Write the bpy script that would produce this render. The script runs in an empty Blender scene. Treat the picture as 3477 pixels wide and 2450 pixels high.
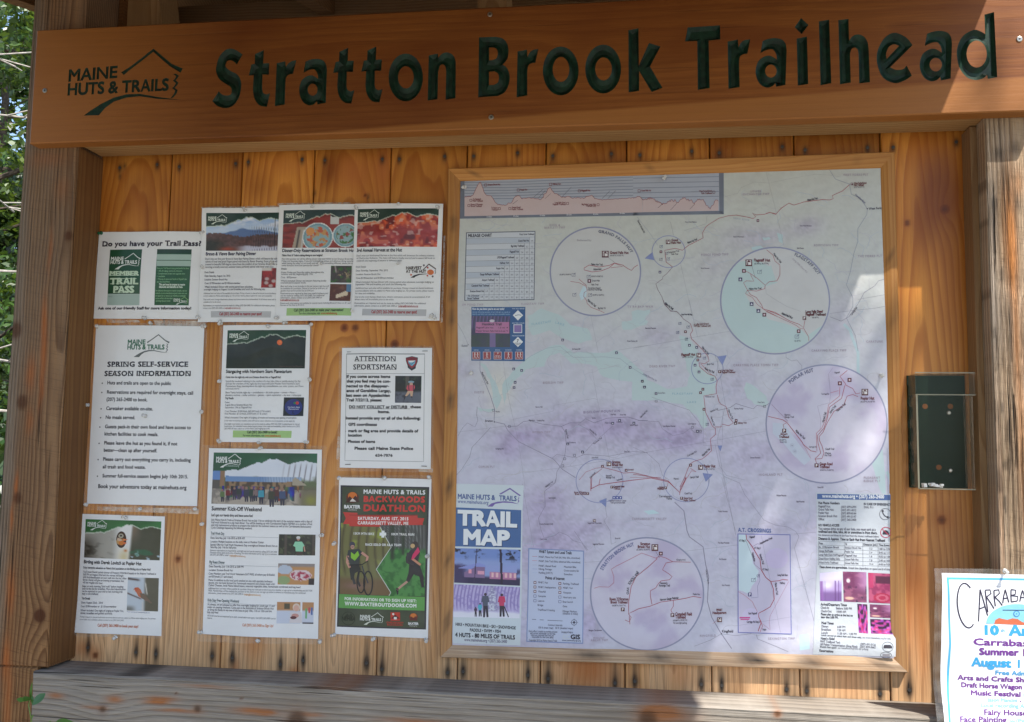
import bpy, bmesh, math, random
import numpy as np
from mathutils import Vector, Matrix
R_ = math.radians
sc = bpy.context.scene
COL = sc.collection

# ------------------------------------------------------------------ camera, sky, sun, exposure
FPX, PW, PH = 3209.2, 3477.0, 2450.0           # focal length and picture size in photo pixels
CAM = np.array([1.2232, -2.1322, 0.5171])
YAW, PITCH, ROLL = -0.141, 0.093, 0.0155
_f = np.array([math.sin(YAW)*math.cos(PITCH), math.cos(YAW)*math.cos(PITCH), math.sin(PITCH)])
_r = np.array([math.cos(YAW), -math.sin(YAW), 0.0])
_u = np.cross(_r, _f)
CR = _r*math.cos(ROLL) + _u*math.sin(ROLL)
CU = -_r*math.sin(ROLL) + _u*math.cos(ROLL)
cd = bpy.data.cameras.new('camera')
cam = bpy.data.objects.new('camera', cd)
COL.objects.link(cam)
cam.matrix_world = Matrix([[CR[i], CU[i], -_f[i], CAM[i]] for i in range(3)] + [[0, 0, 0, 1]])
cd.sensor_width = 36.0
cd.lens = FPX/PW*36.0
cd.clip_start, cd.clip_end = 0.05, 500.0
sc.camera = cam

SUN = np.array([1.05, -1.0, 2.38])             # towards the sun
SUN = SUN/np.linalg.norm(SUN)
sl = bpy.data.lights.new('sun', 'SUN')
sl.energy, sl.angle, sl.color = 4.3, R_(0.6), (1.0, 0.95, 0.88)
so = bpy.data.objects.new('sun', sl)
COL.objects.link(so)
so.rotation_euler = Vector(SUN).to_track_quat('Z', 'Y').to_euler()
so.location = (6, -6, 12)
w = bpy.data.worlds.new('World')
sc.world = w
w.use_nodes = True
wn = w.node_tree
sky = wn.nodes.new('ShaderNodeTexSky')
sky.sky_type = 'NISHITA'
sky.sun_disc = False
sky.sun_elevation = math.asin(SUN[2])
sky.sun_rotation = math.atan2(SUN[0], SUN[1])
sky.air_density, sky.dust_density = 1.0, 1.0
wn.links.new(sky.outputs[0], wn.nodes['Background'].inputs[0])
wn.nodes['Background'].inputs[1].default_value = 0.15
sc.view_settings.view_transform = 'Standard'
sc.view_settings.look = 'None'
sc.view_settings.exposure = 1.05
sc.view_settings.gamma = 1.0
sc.cycles.denoising_prefilter = 'ACCURATE'
sc.view_settings.use_curve_mapping = False

# ------------------------------------------------------------------ helpers
def P(px, py, y=0.0):
    """photo pixel -> world point on the vertical plane at this y"""
    px = np.asarray(px, float); py = np.asarray(py, float)
    d = _f*FPX + np.multiply.outer(px-PW/2, CR) - np.multiply.outer(py-PH/2, CU)
    t = (y-CAM[1])/d[..., 1]
    return CAM + d*t[..., None]

def lin(c):
    c = np.asarray(c, float)/255.0
    return np.where(c <= 0.04045, c/12.92, ((c+0.055)/1.055)**2.4)

def hash2(ix, iy, s):
    n = (ix.astype(np.int64)*374761393 + iy.astype(np.int64)*668265263 + int(s)*1442695) & 0xffffffff
    n = ((n ^ (n >> 13))*1274126177) & 0xffffffff
    return ((n ^ (n >> 16)) & 0xffff)/65535.0

def vnoise(x, y, s=0):
    x = np.asarray(x, float); y = np.asarray(y, float)
    ix = np.floor(x); iy = np.floor(y); fx = x-ix; fy = y-iy
    fx = fx*fx*(3-2*fx); fy = fy*fy*(3-2*fy)
    a = hash2(ix, iy, s); b = hash2(ix+1, iy, s); c = hash2(ix, iy+1, s); d = hash2(ix+1, iy+1, s)
    return a+(b-a)*fx+(c-a)*fy+(a-b-c+d)*fx*fy

def fbm(x, y, s=0, o=4):
    t = 0; a = 0.5
    for k in range(o):
        t = t+a*vnoise(x*2**k, y*2**k, s+k*17); a *= 0.5
    return t

def smooth(a, b, x):
    t = np.clip((x-a)/(b-a), 0, 1)
    return t*t*(3-2*t)

def thing(name, label, cat, loc=(0, 0, 0), group=None):
    o = bpy.data.objects.new(name, None)
    COL.objects.link(o)
    o.location = loc
    o.empty_display_size = 0.05
    o['label'] = label; o['category'] = cat
    if group: o['group'] = group
    return o

def tag(o, label, cat, group=None):
    o['label'] = label; o['category'] = cat
    if group: o['group'] = group
    return o

def wloc(o):
    v = Vector((0, 0, 0))
    while o is not None:
        v = v + o.location; o = o.parent
    return v

def mesh_obj(name, verts, faces, mat, parent=None, smooth_=False, attrs=None, cols=None, loc=None, label=None):
    """verts in world metres; the object sits at loc (default: its parent's place)"""
    base = wloc(parent) if parent is not None else Vector((0, 0, 0))
    origin = np.array(loc if loc is not None else base, float)
    v = np.asarray(verts, float).reshape(-1, 3)-origin
    me = bpy.data.meshes.new(name)
    me.from_pydata(v.tolist(), [], [tuple(int(i) for i in f) for f in faces])
    if cols is not None:
        a = me.attributes.new('Col', 'FLOAT_COLOR', 'POINT')
        c = np.ones((len(v), 4)); c[:, :3] = np.asarray(cols)[:, :3]
        a.data.foreach_set('color', c.ravel())
    for k, arr in (attrs or {}).items():
        a = me.attributes.new(k, 'FLOAT_COLOR', 'POINT')
        arr = np.asarray(arr, float)
        if arr.ndim == 1: arr = np.tile(arr, (len(v), 1))
        a.data.foreach_set('color', arr.ravel())
    if smooth_:
        me.polygons.foreach_set('use_smooth', [True]*len(me.polygons))
    me.materials.append(mat)
    me.update()
    o = bpy.data.objects.new(name, me)
    COL.objects.link(o)
    if parent is not None: o.parent = parent
    o.location = Vector(origin)-base
    if label: o['label'] = label
    return o

def box_geo(x0, x1, y0, y1, z0, z1):
    v = [(x, y, z) for x in (x0, x1) for y in (y0, y1) for z in (z0, z1)]
    f = [(0, 1, 3, 2), (4, 6, 7, 5), (0, 4, 5, 1), (2, 3, 7, 6), (0, 2, 6, 4), (1, 5, 7, 3)]
    return v, f

class Geo:
    def __init__(s): s.v = []; s.f = []; s.c = []
    def add(s, v, f, col=None):
        n = len(s.v)
        s.v += [tuple(q) for q in v]; s.f += [tuple(i+n for i in q) for q in f]
        if col is not None: s.c += [tuple(col)]*len(v)
        return s
    def box(s, *a, col=None): return s.add(*box_geo(*a), col=col)
    def tube(s, pts, rad, n=8, col=None, cap=True):
        pts = [Vector(p) for p in pts]
        rad = rad if hasattr(rad, '__len__') else [rad]*len(pts)
        b = len(s.v); ref = None
        for i, p in enumerate(pts):
            d = (pts[min(i+1, len(pts)-1)]-pts[max(i-1, 0)]).normalized()
            if ref is None:
                ref = d.orthogonal().normalized()
            ref = (ref-d*ref.dot(d)).normalized()
            e = d.cross(ref)
            for k in range(n):
                a = 2*math.pi*k/n
                q = p+(ref*math.cos(a)+e*math.sin(a))*rad[i]
                s.v.append(tuple(q))
                if col is not None: s.c.append(tuple(col))
        for i in range(len(pts)-1):
            for k in range(n):
                a = b+i*n+k; c = b+i*n+(k+1) % n
                s.f.append((a, c, c+n, a+n))
        if cap:
            s.f.append(tuple(b+k for k in range(n-1, -1, -1)))
            s.f.append(tuple(b+(len(pts)-1)*n+k for k in range(n)))
        return s
    def build(s, name, mat, parent=None, **k):
        return mesh_obj(name, s.v, s.f, mat, parent, cols=s.c if s.c else None, **k)

# ------------------------------------------------------------------ materials
def newmat(name):
    m = bpy.data.materials.new(name)
    m.use_nodes = True
    nt = m.node_tree
    return m, nt, nt.nodes, nt.links, nt.nodes['Principled BSDF']

def N(nt, kind, **k):
    n = nt.nodes.new(kind)
    for a, b in k.items(): setattr(n, a, b)
    return n

def M_(nt, op, a, b=None, c=None, clamp=False):
    n = nt.nodes.new('ShaderNodeMath'); n.operation = op; n.use_clamp = clamp
    for i, q in enumerate((a, b, c)):
        if q is None: continue
        if isinstance(q, (int, float)): n.inputs[i].default_value = q
        else: nt.links.new(q, n.inputs[i])
    return n.outputs[0]

def MixC(nt, fac, a, b):
    n = nt.nodes.new('ShaderNodeMix'); n.data_type = 'RGBA'
    for i, q in ((0, fac), (6, a), (7, b)):
        if isinstance(q, (int, float)): n.inputs[i].default_value = q
        elif isinstance(q, (tuple, list, np.ndarray)): n.inputs[i].default_value = (*[float(t) for t in q[:3]], 1)
        else: nt.links.new(q, n.inputs[i])
    return n.outputs[2]

def wood(name, early, late, freq=110.0, sharp=0.45, rough=0.6, bump=0.15, grey=(0.19, 0.18, 0.17),
         blot=0.35, fibre=0.25, spec=0.3, ringmix=1.0, orange=(0.42, 0.13, 0.03), fade=None, wob=0.006, check=0.0, saw=0.0):
    """sawn timber: growth rings cut by the face of the board, fibres, blotches, knots.
    gco = across, along, depth (m); gpar = heart offset, heart depth, slope, seed; stain = black, resin, grey, dark heartwood"""
    m, nt, nodes, L, bs = newmat(name)
    g = N(nt, 'ShaderNodeAttribute', attribute_name='gco'); gp = N(nt, 'ShaderNodeAttribute', attribute_name='gpar')
    st = N(nt, 'ShaderNodeAttribute', attribute_name='stain'); kn = N(nt, 'ShaderNodeAttribute', attribute_name='knot')
    s = N(nt, 'ShaderNodeSeparateXYZ'); L.new(g.outputs['Vector'], s.inputs[0])
    p = N(nt, 'ShaderNodeSeparateXYZ'); L.new(gp.outputs['Vector'], p.inputs[0])
    k = N(nt, 'ShaderNodeSeparateXYZ'); L.new(kn.outputs['Vector'], k.inputs[0])
    t = N(nt, 'ShaderNodeSeparateColor'); L.new(st.outputs['Color'], t.inputs[0])
    U, V, D = s.outputs
    seed = gp.outputs['Alpha']
    sv = M_(nt, 'MULTIPLY', seed, 37.7)
    def noise(su, svv, det=3.0, rgh=0.55, off=0.0):
        c = N(nt, 'ShaderNodeCombineXYZ')
        L.new(M_(nt, 'MULTIPLY', U, su), c.inputs[0]); L.new(M_(nt, 'MULTIPLY', V, svv), c.inputs[1])
        L.new(M_(nt, 'ADD', sv, off), c.inputs[2])
        n = N(nt, 'ShaderNodeTexNoise'); n.inputs['Scale'].default_value = 1.0
        n.inputs['Detail'].default_value = det; n.inputs['Roughness'].default_value = rgh
        L.new(c.outputs[0], n.inputs['Vector'])
        return n.outputs[0]
    n1 = noise(9.0, 1.6, 2.0)
    n2 = noise(30.0, 6.0, 2.0, 0.5, 5.0)
    # knot: the rings swerve round it
    du = M_(nt, 'SUBTRACT', U, k.outputs[0]); dv = M_(nt, 'SUBTRACT', V, k.outputs[1])
    q2 = M_(nt, 'ADD', M_(nt, 'MULTIPLY', du, du), M_(nt, 'MULTIPLY', M_(nt, 'MULTIPLY', dv, dv), 0.35))
    kr2 = M_(nt, 'ADD', M_(nt, 'MULTIPLY', k.outputs[2], k.outputs[2]), 1e-6)
    ke = M_(nt, 'POWER', 2.718, M_(nt, 'MULTIPLY', M_(nt, 'DIVIDE', q2, kr2), -0.16))
    kd = M_(nt, 'SQRT', M_(nt, 'DIVIDE', M_(nt, 'ADD', M_(nt, 'MULTIPLY', du, du), M_(nt, 'MULTIPLY', dv, dv)), kr2))
    kin = M_(nt, 'SUBTRACT', 1.0, M_(nt, 'MULTIPLY', M_(nt, 'SUBTRACT', kd, 0.75), 4.0), clamp=True)
    a = M_(nt, 'ADD', M_(nt, 'SUBTRACT', U, p.outputs[0]), M_(nt, 'MULTIPLY', M_(nt, 'SUBTRACT', n2, 0.5), wob))
    dd = M_(nt, 'ADD', M_(nt, 'ADD', p.outputs[1], D), M_(nt, 'ADD', M_(nt, 'MULTIPLY', V, p.outputs[2]), M_(nt, 'MULTIPLY', M_(nt, 'SUBTRACT', n1, 0.5), 0.05)))
    r = M_(nt, 'SQRT', M_(nt, 'ADD', M_(nt, 'MULTIPLY', a, a), M_(nt, 'MULTIPLY', dd, dd)))
    r = M_(nt, 'ADD', r, M_(nt, 'MULTIPLY', ke, M_(nt, 'MULTIPLY', k.outputs[2], 1.1)))
    ph = M_(nt, 'FRACT', M_(nt, 'MULTIPLY', r, freq))
    late_f = M_(nt, 'MULTIPLY', M_(nt, 'POWER', ph, 2.2), M_(nt, 'SUBTRACT', 1.0, M_(nt, 'POWER', ph, 14.0)))
    late_f = M_(nt, 'MULTIPLY', late_f, sharp*2.2*ringmix, clamp=True)
    fb = noise(420.0, 9.0, 3.0, 0.6, 9.0)
    bl = noise(7.0, 2.2, 3.0, 0.55, 3.0)
    col = MixC(nt, late_f, early, late)
    fbf = M_(nt, 'MULTIPLY', M_(nt, 'SUBTRACT', fb, 0.36), fibre*3.0, clamp=True)
    col = MixC(nt, fbf, col, np.asarray(late)*0.75)
    blf = M_(nt, 'MULTIPLY', M_(nt, 'SUBTRACT', bl, 0.42), blot*4.0, clamp=True)
    col = MixC(nt, blf, col, np.asarray(late)*np.array([0.8, 0.68, 0.6]))
    if check:
        ck = noise(150.0, 2.6, 2.0, 0.5, 21.0)
        ckf = M_(nt, 'MULTIPLY', M_(nt, 'SUBTRACT', 0.36, ck), check*14.0, clamp=True)
        col = MixC(nt, ckf, col, np.asarray(late)*0.28)
    col = MixC(nt, M_(nt, 'MULTIPLY', kin, 0.8), col, np.asarray(late)*np.array([0.55, 0.4, 0.35]))
    tone = M_(nt, 'ADD', 0.82, M_(nt, 'MULTIPLY', M_(nt, 'FRACT', M_(nt, 'MULTIPLY', seed, 7.31)), 0.36))
    broad = noise(3.0, 1.1, 2.0, 0.5, 33.0)
    tone = M_(nt, 'MULTIPLY', tone, M_(nt, 'ADD', 0.58, M_(nt, 'MULTIPLY', broad, 0.86)))
    tn_ = N(nt, 'ShaderNodeMix', data_type='RGBA', blend_type='MULTIPLY'); tn_.inputs[0].default_value = 1.0
    L.new(col, tn_.inputs[6]); L.new(tone, tn_.inputs[7]); col = tn_.outputs[2]
    if saw:                                    # band-saw marks across the grain
        sw = N(nt, 'ShaderNodeTexNoise'); sw.inputs['Scale'].default_value = 1.0; sw.inputs['Detail'].default_value = 2
        cs = N(nt, 'ShaderNodeCombineXYZ'); L.new(M_(nt, 'MULTIPLY', U, 14.0), cs.inputs[0]); L.new(M_(nt, 'ADD', M_(nt, 'MULTIPLY', V, 330.0), M_(nt, 'MULTIPLY', U, 60.0)), cs.inputs[1]); L.new(sv, cs.inputs[2]); L.new(cs.outputs[0], sw.inputs['Vector'])
        swf = M_(nt, 'MULTIPLY', M_(nt, 'SUBTRACT', sw.outputs[0], 0.55), 3.0*saw, clamp=True)
        col = MixC(nt, swf, col, np.asarray(late)*0.6)
    # wear with a shape of its own
    gr = M_(nt, 'ADD', t.outputs[2], M_(nt, 'MULTIPLY', M_(nt, 'SUBTRACT', fb, 0.5), M_(nt, 'MULTIPLY', t.outputs[2], 0.7)), clamp=True)
    greyc = MixC(nt, M_(nt, 'MULTIPLY', late_f, 0.9, clamp=True), grey, np.asarray(grey)*0.5)
    greyc = MixC(nt, M_(nt, 'MULTIPLY', M_(nt, 'SUBTRACT', fb, 0.45), 2.2, clamp=True), greyc, np.asarray(grey)*1.6)
    if check: greyc = MixC(nt, ckf, greyc, np.asarray(grey)*0.2)
    col = MixC(nt, gr, col, greyc)
    col = MixC(nt, M_(nt, 'MULTIPLY', t.outputs[1], M_(nt, 'ADD', 0.45, fb), clamp=True), col, orange)
    col = MixC(nt, M_(nt, 'MULTIPLY', st.outputs['Alpha'], 0.75, clamp=True), col, np.asarray(late)*np.array([0.5, 0.34, 0.25]))
    col = MixC(nt, M_(nt, 'MULTIPLY', t.outputs[0], M_(nt, 'ADD', 0.62, M_(nt, 'MULTIPLY', fb, 0.6)), clamp=True), col, (0.012, 0.011, 0.012))
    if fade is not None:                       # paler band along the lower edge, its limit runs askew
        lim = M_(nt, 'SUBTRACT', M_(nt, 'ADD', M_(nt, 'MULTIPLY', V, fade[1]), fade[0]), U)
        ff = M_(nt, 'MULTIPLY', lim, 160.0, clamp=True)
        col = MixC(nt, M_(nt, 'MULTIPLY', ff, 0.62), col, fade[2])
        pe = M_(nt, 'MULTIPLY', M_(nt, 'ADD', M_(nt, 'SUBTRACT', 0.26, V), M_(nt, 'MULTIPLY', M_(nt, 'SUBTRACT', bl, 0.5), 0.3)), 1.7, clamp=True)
        col = MixC(nt, pe, col, fade[2])       # paler towards the left end
    L.new(col, bs.inputs['Base Color'])
    bs.inputs['Roughness'].default_value = rough
    bs.inputs['Specular IOR Level'].default_value = spec
    h = M_(nt, 'ADD', M_(nt, 'MULTIPLY', late_f, -0.6), M_(nt, 'MULTIPLY', fb, 0.9))
    if check: h = M_(nt, 'SUBTRACT', h, M_(nt, 'MULTIPLY', ckf, 2.0))
    b = N(nt, 'ShaderNodeBump'); b.inputs['Strength'].default_value = bump; b.inputs['Distance'].default_value = 0.004
    L.new(h, b.inputs['Height']); L.new(b.outputs[0], bs.inputs['Normal'])
    return m

def plain(name, col, rough=0.5, spec=0.5, metal=0.0, trans=0.0, ior=1.45, noise=0.0, nscale=60):
    m, nt, nodes, L, bs = newmat(name)
    bs.inputs['Base Color'].default_value = (*col, 1)
    bs.inputs['Roughness'].default_value = rough
    bs.inputs['Specular IOR Level'].default_value = spec
    bs.inputs['Metallic'].default_value = metal
    bs.inputs['Transmission Weight'].default_value = trans
    bs.inputs['IOR'].default_value = ior
    if noise:
        tc = N(nt, 'ShaderNodeTexCoord'); n = N(nt, 'ShaderNodeTexNoise')
        n.inputs['Scale'].default_value = nscale; n.inputs['Detail'].default_value = 4
        L.new(tc.outputs['Object'], n.inputs['Vector'])
        f = M_(nt, 'MULTIPLY', M_(nt, 'SUBTRACT', n.outputs[0], 0.35), 2.5, clamp=True)
        L.new(MixC(nt, f, np.asarray(col)*(1-noise), np.asarray(col)*(1+noise)), bs.inputs['Base Color'])
    return m

def printmat(name, rough=0.45, spec=0.4, weave=0.0, coat=0.0):
    m, nt, nodes, L, bs = newmat(name)
    a = N(nt, 'ShaderNodeAttribute', attribute_name='Col')
    tc = N(nt, 'ShaderNodeTexCoord'); n = N(nt, 'ShaderNodeTexNoise')
    n.inputs['Scale'].default_value = 14.0; n.inputs['Detail'].default_value = 5
    L.new(tc.outputs['Object'], n.inputs['Vector'])
    f = M_(nt, 'MULTIPLY', M_(nt, 'SUBTRACT', n.outputs[0], 0.45), 0.25, clamp=True)
    L.new(MixC(nt, f, a.outputs['Color'], (0.36, 0.35, 0.32)), bs.inputs['Base Color'])
    bs.inputs['Roughness'].default_value = rough
    bs.inputs['Specular IOR Level'].default_value = spec
    if coat:
        bs.inputs['Coat Weight'].default_value = coat; bs.inputs['Coat Roughness'].default_value = 0.16
    n2 = N(nt, 'ShaderNodeTexNoise'); n2.inputs['Scale'].default_value = 22.0; n2.inputs['Detail'].default_value = 2
    L.new(tc.outputs['Object'], n2.inputs['Vector'])
    b = N(nt, 'ShaderNodeBump'); b.inputs['Strength'].default_value = 0.4; b.inputs['Distance'].default_value = 0.004
    L.new(n2.outputs[0], b.inputs['Height']); L.new(b.outputs[0], bs.inputs['Normal'])
    if coat: L.new(b.outputs[0], bs.inputs['Coat Normal'])
    return m

def filmmat(name, haze=0.10, tint=(0.9, 0.9, 0.86), wave=0.12, ior=1.45):
    m, nt, nodes, L, bs = newmat(name)
    nodes.remove(bs)
    tr = N(nt, 'ShaderNodeBsdfTransparent'); gl = N(nt, 'ShaderNodeBsdfGlossy'); df = N(nt, 'ShaderNodeBsdfDiffuse')
    gl.inputs['Roughness'].default_value = 0.12
    df.inputs['Color'].default_value = (*tint, 1)
    tc = N(nt, 'ShaderNodeTexCoord'); n = N(nt, 'ShaderNodeTexNoise')
    n.inputs['Scale'].default_value = 45.0; n.inputs['Detail'].default_value = 3
    L.new(tc.outputs['Object'], n.inputs['Vector'])
    b = N(nt, 'ShaderNodeBump'); b.inputs['Strength'].default_value = wave; b.inputs['Distance'].default_value = 0.004
    L.new(n.outputs[0], b.inputs['Height']); L.new(b.outputs[0], gl.inputs['Normal'])
    fr = N(nt, 'ShaderNodeFresnel'); fr.inputs['IOR'].default_value = ior; L.new(b.outputs[0], fr.inputs['Normal'])
    m1 = N(nt, 'ShaderNodeMixShader'); m2 = N(nt, 'ShaderNodeMixShader')
    gm = N(nt, 'ShaderNodeNewGeometry')
    hz = M_(nt, 'MULTIPLY', M_(nt, 'POWER', n.outputs[0], 2.0), haze*4.0, clamp=True)
    L.new(hz, m1.inputs[0]); L.new(tr.outputs[0], m1.inputs[1]); L.new(df.outputs[0], m1.inputs[2])
    L.new(M_(nt, 'MULTIPLY', fr.outputs[0], M_(nt, 'SUBTRACT', 1.0, gm.outputs['Backfacing'])), m2.inputs[0]); L.new(m1.outputs[0], m2.inputs[1]); L.new(gl.outputs[0], m2.inputs[2])
    L.new(m2.outputs[0], nodes['Material Output'].inputs[0])
    return m

def leafmat(name):
    m, nt, nodes, L, bs = newmat(name)
    nodes.remove(bs)
    a = N(nt, 'ShaderNodeAttribute', attribute_name='Col')
    df = N(nt, 'ShaderNodeBsdfDiffuse'); tl = N(nt, 'ShaderNodeBsdfTranslucent'); gl = N(nt, 'ShaderNodeBsdfGlossy')
    gl.inputs['Roughness'].default_value = 0.4
    L.new(a.outputs['Color'], df.inputs['Color'])
    L.new(MixC(nt, 0.5, a.outputs['Color'], (0.16, 0.22, 0.02)), tl.inputs['Color'])
    m1 = N(nt, 'ShaderNodeMixShader'); m1.inputs[0].default_value = 0.4
    L.new(df.outputs[0], m1.inputs[1]); L.new(tl.outputs[0], m1.inputs[2])
    m2 = N(nt, 'ShaderNodeMixShader'); m2.inputs[0].default_value = 0.06
    L.new(m1.outputs[0], m2.inputs[1]); L.new(gl.outputs[0], m2.inputs[2])
    L.new(m2.outputs[0], nodes['Material Output'].inputs[0])
    return m

MW = {}
MW['plank'] = wood('pine_planks', (0.55, 0.225, 0.036), (0.33, 0.098, 0.011), freq=95, sharp=0.5, rough=0.4, bump=0.15, blot=0.55, grey=(0.60, 0.365, 0.19))
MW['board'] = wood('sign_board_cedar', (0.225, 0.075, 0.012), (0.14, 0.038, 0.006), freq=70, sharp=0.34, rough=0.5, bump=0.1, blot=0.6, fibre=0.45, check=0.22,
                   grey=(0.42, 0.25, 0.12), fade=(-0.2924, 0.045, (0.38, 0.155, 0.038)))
MW['beam'] = wood('rough_beam', (0.42, 0.255, 0.105), (0.26, 0.13, 0.042), freq=120, sharp=0.5, rough=0.75, bump=0.3)
MW['post'] = wood('weathered_post', (0.37, 0.20, 0.085), (0.15, 0.066, 0.024), freq=130, sharp=0.65, rough=0.85, bump=1.0, saw=1.0, grey=(0.225, 0.17, 0.12),
                  blot=0.4, fibre=0.35, check=0.8, orange=(0.40, 0.115, 0.025))
MW['post2'] = wood('rough_sawn_post', (0.56, 0.37, 0.20), (0.27, 0.145, 0.06), freq=120, sharp=0.6, rough=0.9, bump=1.6, saw=1.3, grey=(0.46, 0.37, 0.28),
                   blot=0.4, fibre=0.4, check=0.9, orange=(0.50, 0.20, 0.06))
MW['sill'] = wood('silvered_sill', (0.30, 0.235, 0.165), (0.11, 0.08, 0.055), freq=80, sharp=0.5, rough=0.85, bump=0.8, grey=(0.33, 0.295, 0.25),
                  blot=0.5, fibre=0.6, check=1.6, orange=(0.34, 0.13, 0.045))
MW['frame'] = wood('map_frame_pine', (0.47, 0.225, 0.062), (0.34, 0.13, 0.028), freq=130, sharp=0.4, rough=0.5, bump=0.12, grey=(0.46, 0.36, 0.26), blot=0.25)
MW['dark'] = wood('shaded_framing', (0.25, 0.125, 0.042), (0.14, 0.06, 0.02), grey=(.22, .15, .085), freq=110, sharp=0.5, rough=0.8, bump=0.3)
PAPER = printmat('printed_paper', 0.5, 0.35, coat=0.5)
GLOSS = printmat('printed_vinyl', 0.42, 0.4, coat=0.35)
FILM = filmmat('laminate_film', 0.06, (0.9, 0.86, 0.76))
TAPE = filmmat('tape', 0.35, (0.8, 0.72, 0.6))
STEEL = plain('nail_steel', (0.10, 0.095, 0.09), 0.5, 0.5, 0.8, noise=0.3)
SCREW = plain('screw_steel', (0.45, 0.42, 0.36), 0.35, 0.5, 1.0, noise=0.2)
GREEN = plain('carved_green_paint', (0.005, 0.027, 0.014), 0.5, 0.4, noise=0.5, nscale=70)
PINMAT = plain('clear_plastic_pin', (0.93, 0.93, 0.9), 0.12, 0.6, 0.0, 0.55, 1.49)
PINGREEN = plain('green_plastic_pin', (0.01, 0.10, 0.04), 0.25, 0.5)
ACRYL = filmmat('clear_acrylic', 0.0, (0.8, 0.85, 0.8), 0.01, 1.22)
HOLD = plain('dark_green_plastic', (0.007, 0.020, 0.010), 0.45, 0.2)
ASIDE = filmmat('clear_side_wall', 0.16, (0.5, 0.38, 0.26), 0.01, 1.3)
LEAF = leafmat('leaves')
BARK = plain('bark', (0.085, 0.065, 0.05), 0.9, 0.2, noise=0.45, nscale=30)
DEADW = plain('bleached_twigs', (0.42, 0.38, 0.33), 0.8, 0.2, noise=0.3, nscale=40)

# ------------------------------------------------------------------ boards
rnd = random.Random(7)

def board(name, mat, corners_front, y_front, thick, parent, along='z', nu=10, nv=40, par=None, knot=(9, 9, 0.001), stain=None, seed=None, wav=0.0, label=None, bevel=0.0025):
    """a sawn board: front face is a fine grid between four world (x,z) corners TL TR BR BL at y_front, with sides and back"""
    tl, tr, br, bl = [np.array(c, float) for c in corners_front]
    seed = rnd.random() if seed is None else seed
    us = np.linspace(0, 1, nu+1); vs = np.linspace(0, 1, nv+1)
    uu, vv = np.meshgrid(us, vs)
    top = tl+(tr-tl)*uu[..., None]; bot = bl+(br-bl)*uu[..., None]
    xz = bot+(top-bot)*vv[..., None]
    x = xz[..., 0]; z = xz[..., 1]
    y = np.full_like(x, y_front)
    if wav: y = y-wav*(fbm(x*9+seed*50, z*9, 3)-0.5)
    edge = np.minimum(np.minimum(uu*np.linalg.norm(tr-tl), (1-uu)*np.linalg.norm(tr-tl)), np.minimum(vv*np.linalg.norm(tl-bl), (1-vv)*np.linalg.norm(tl-bl)))
    front = np.stack([x, y, z], -1).reshape(-1, 3)
    W = nu+1; H = nv+1
    F = []
    for j in range(nv):
        for i in range(nu):
            a = j*W+i; F.append((a, a+1, a+1+W, a+W))
    ring = [i for i in range(W)]+[j*W+nu for j in range(1, H)]+[nv*W+i for i in range(nu-1, -1, -1)]+[j*W for j in range(nv-1, 0, -1)]
    cen = front.mean(0)
    fr = front.copy()
    side1 = front[ring].copy()                # rounded arris: the front rim is pulled in a little, the sides start behind it
    side1[:, 1] += bevel
    pull = front[ring]-cen; 
    fr[ring] = front[ring]-np.sign(pull)*np.array([bevel*0.8, 0, bevel*0.8])*(np.abs(pull) > 0.45*np.abs(pull).max(0))
    n0 = len(fr); n = len(ring)
    side2 = side1.copy(); side2[:, 1] = y_front+thick
    V = np.concatenate([fr, side1, side2])
    for i in range(n):
        j = (i+1) % n
        F.append((ring[j], ring[i], n0+i, n0+j))
        F.append((n0+j, n0+i, n0+n+i, n0+n+j))
    F.append(tuple(n0+n+i for i in range(n)))
    X = V[:, 0]; Z = V[:, 2]; Y = V[:, 1]
    u0 = min(tl[0], bl[0]) if along == 'z' else min(bl[1], br[1])
    if along == 'z': g = np.stack([X, Z, Y-y_front, np.ones_like(X)], -1)
    else: g = np.stack([Z, X, Y-y_front, np.ones_like(X)], -1)
    mid = g[:, :2].mean(0)
    if par is None: par = (mid[0]+rnd.uniform(-.04, .04), rnd.uniform(.02, .07), rnd.uniform(-.05, .05))
    S = np.zeros((len(V), 4))
    if stain is not None: S = np.clip(stain(X, Z, S), 0, 1)
    return mesh_obj(name, V, F, mat, parent, attrs={'gco': g, 'gpar': np.array([*par, seed]), 'knot': np.array([*knot, 1.0]), 'stain': S}, label=label)

def boxwood(name, mat, b, parent, along=2, par=None, knot=(9, 9, .001), stain=(0, 0, 0, 0), label=None):
    v, f = box_geo(*b); v = np.array(v, float)
    ax = [(1, 0, 2), (0, 1, 2), (0, 2, 1)][along]
    g = np.stack([v[:, ax[0]], v[:, ax[1]], v[:, ax[2]], np.ones(8)], -1)
    if par is None: par = (g[:, 0].mean()+rnd.uniform(-.05, .05), rnd.uniform(.03, .1), rnd.uniform(-.04, .04))
    return mesh_obj(name, v, f, mat, parent, attrs={'gco': g, 'gpar': np.array([*par, rnd.random()]), 'knot': np.array([*knot, 1.]), 'stain': np.array(stain, float)}, label=label)

def streak(X, Z, x, z, w, up, dn, k=1.0):
    dz = Z-z
    e = np.where(dz > 0, np.clip(1-dz/up, 0, 1), np.clip(1+dz/dn, 0, 1))
    ww = w*(0.55+0.45*np.abs(e))*(0.8+0.5*vnoise(Z*60, X*0+x*90, 3))
    return k*np.exp(-((X-x)/ww)**2)*e**0.7

def blob(X, Z, x, z, rx, rz, k=1.0):
    return k*np.exp(-((X-x)/rx)**2-((Z-z)/rz)**2)
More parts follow.
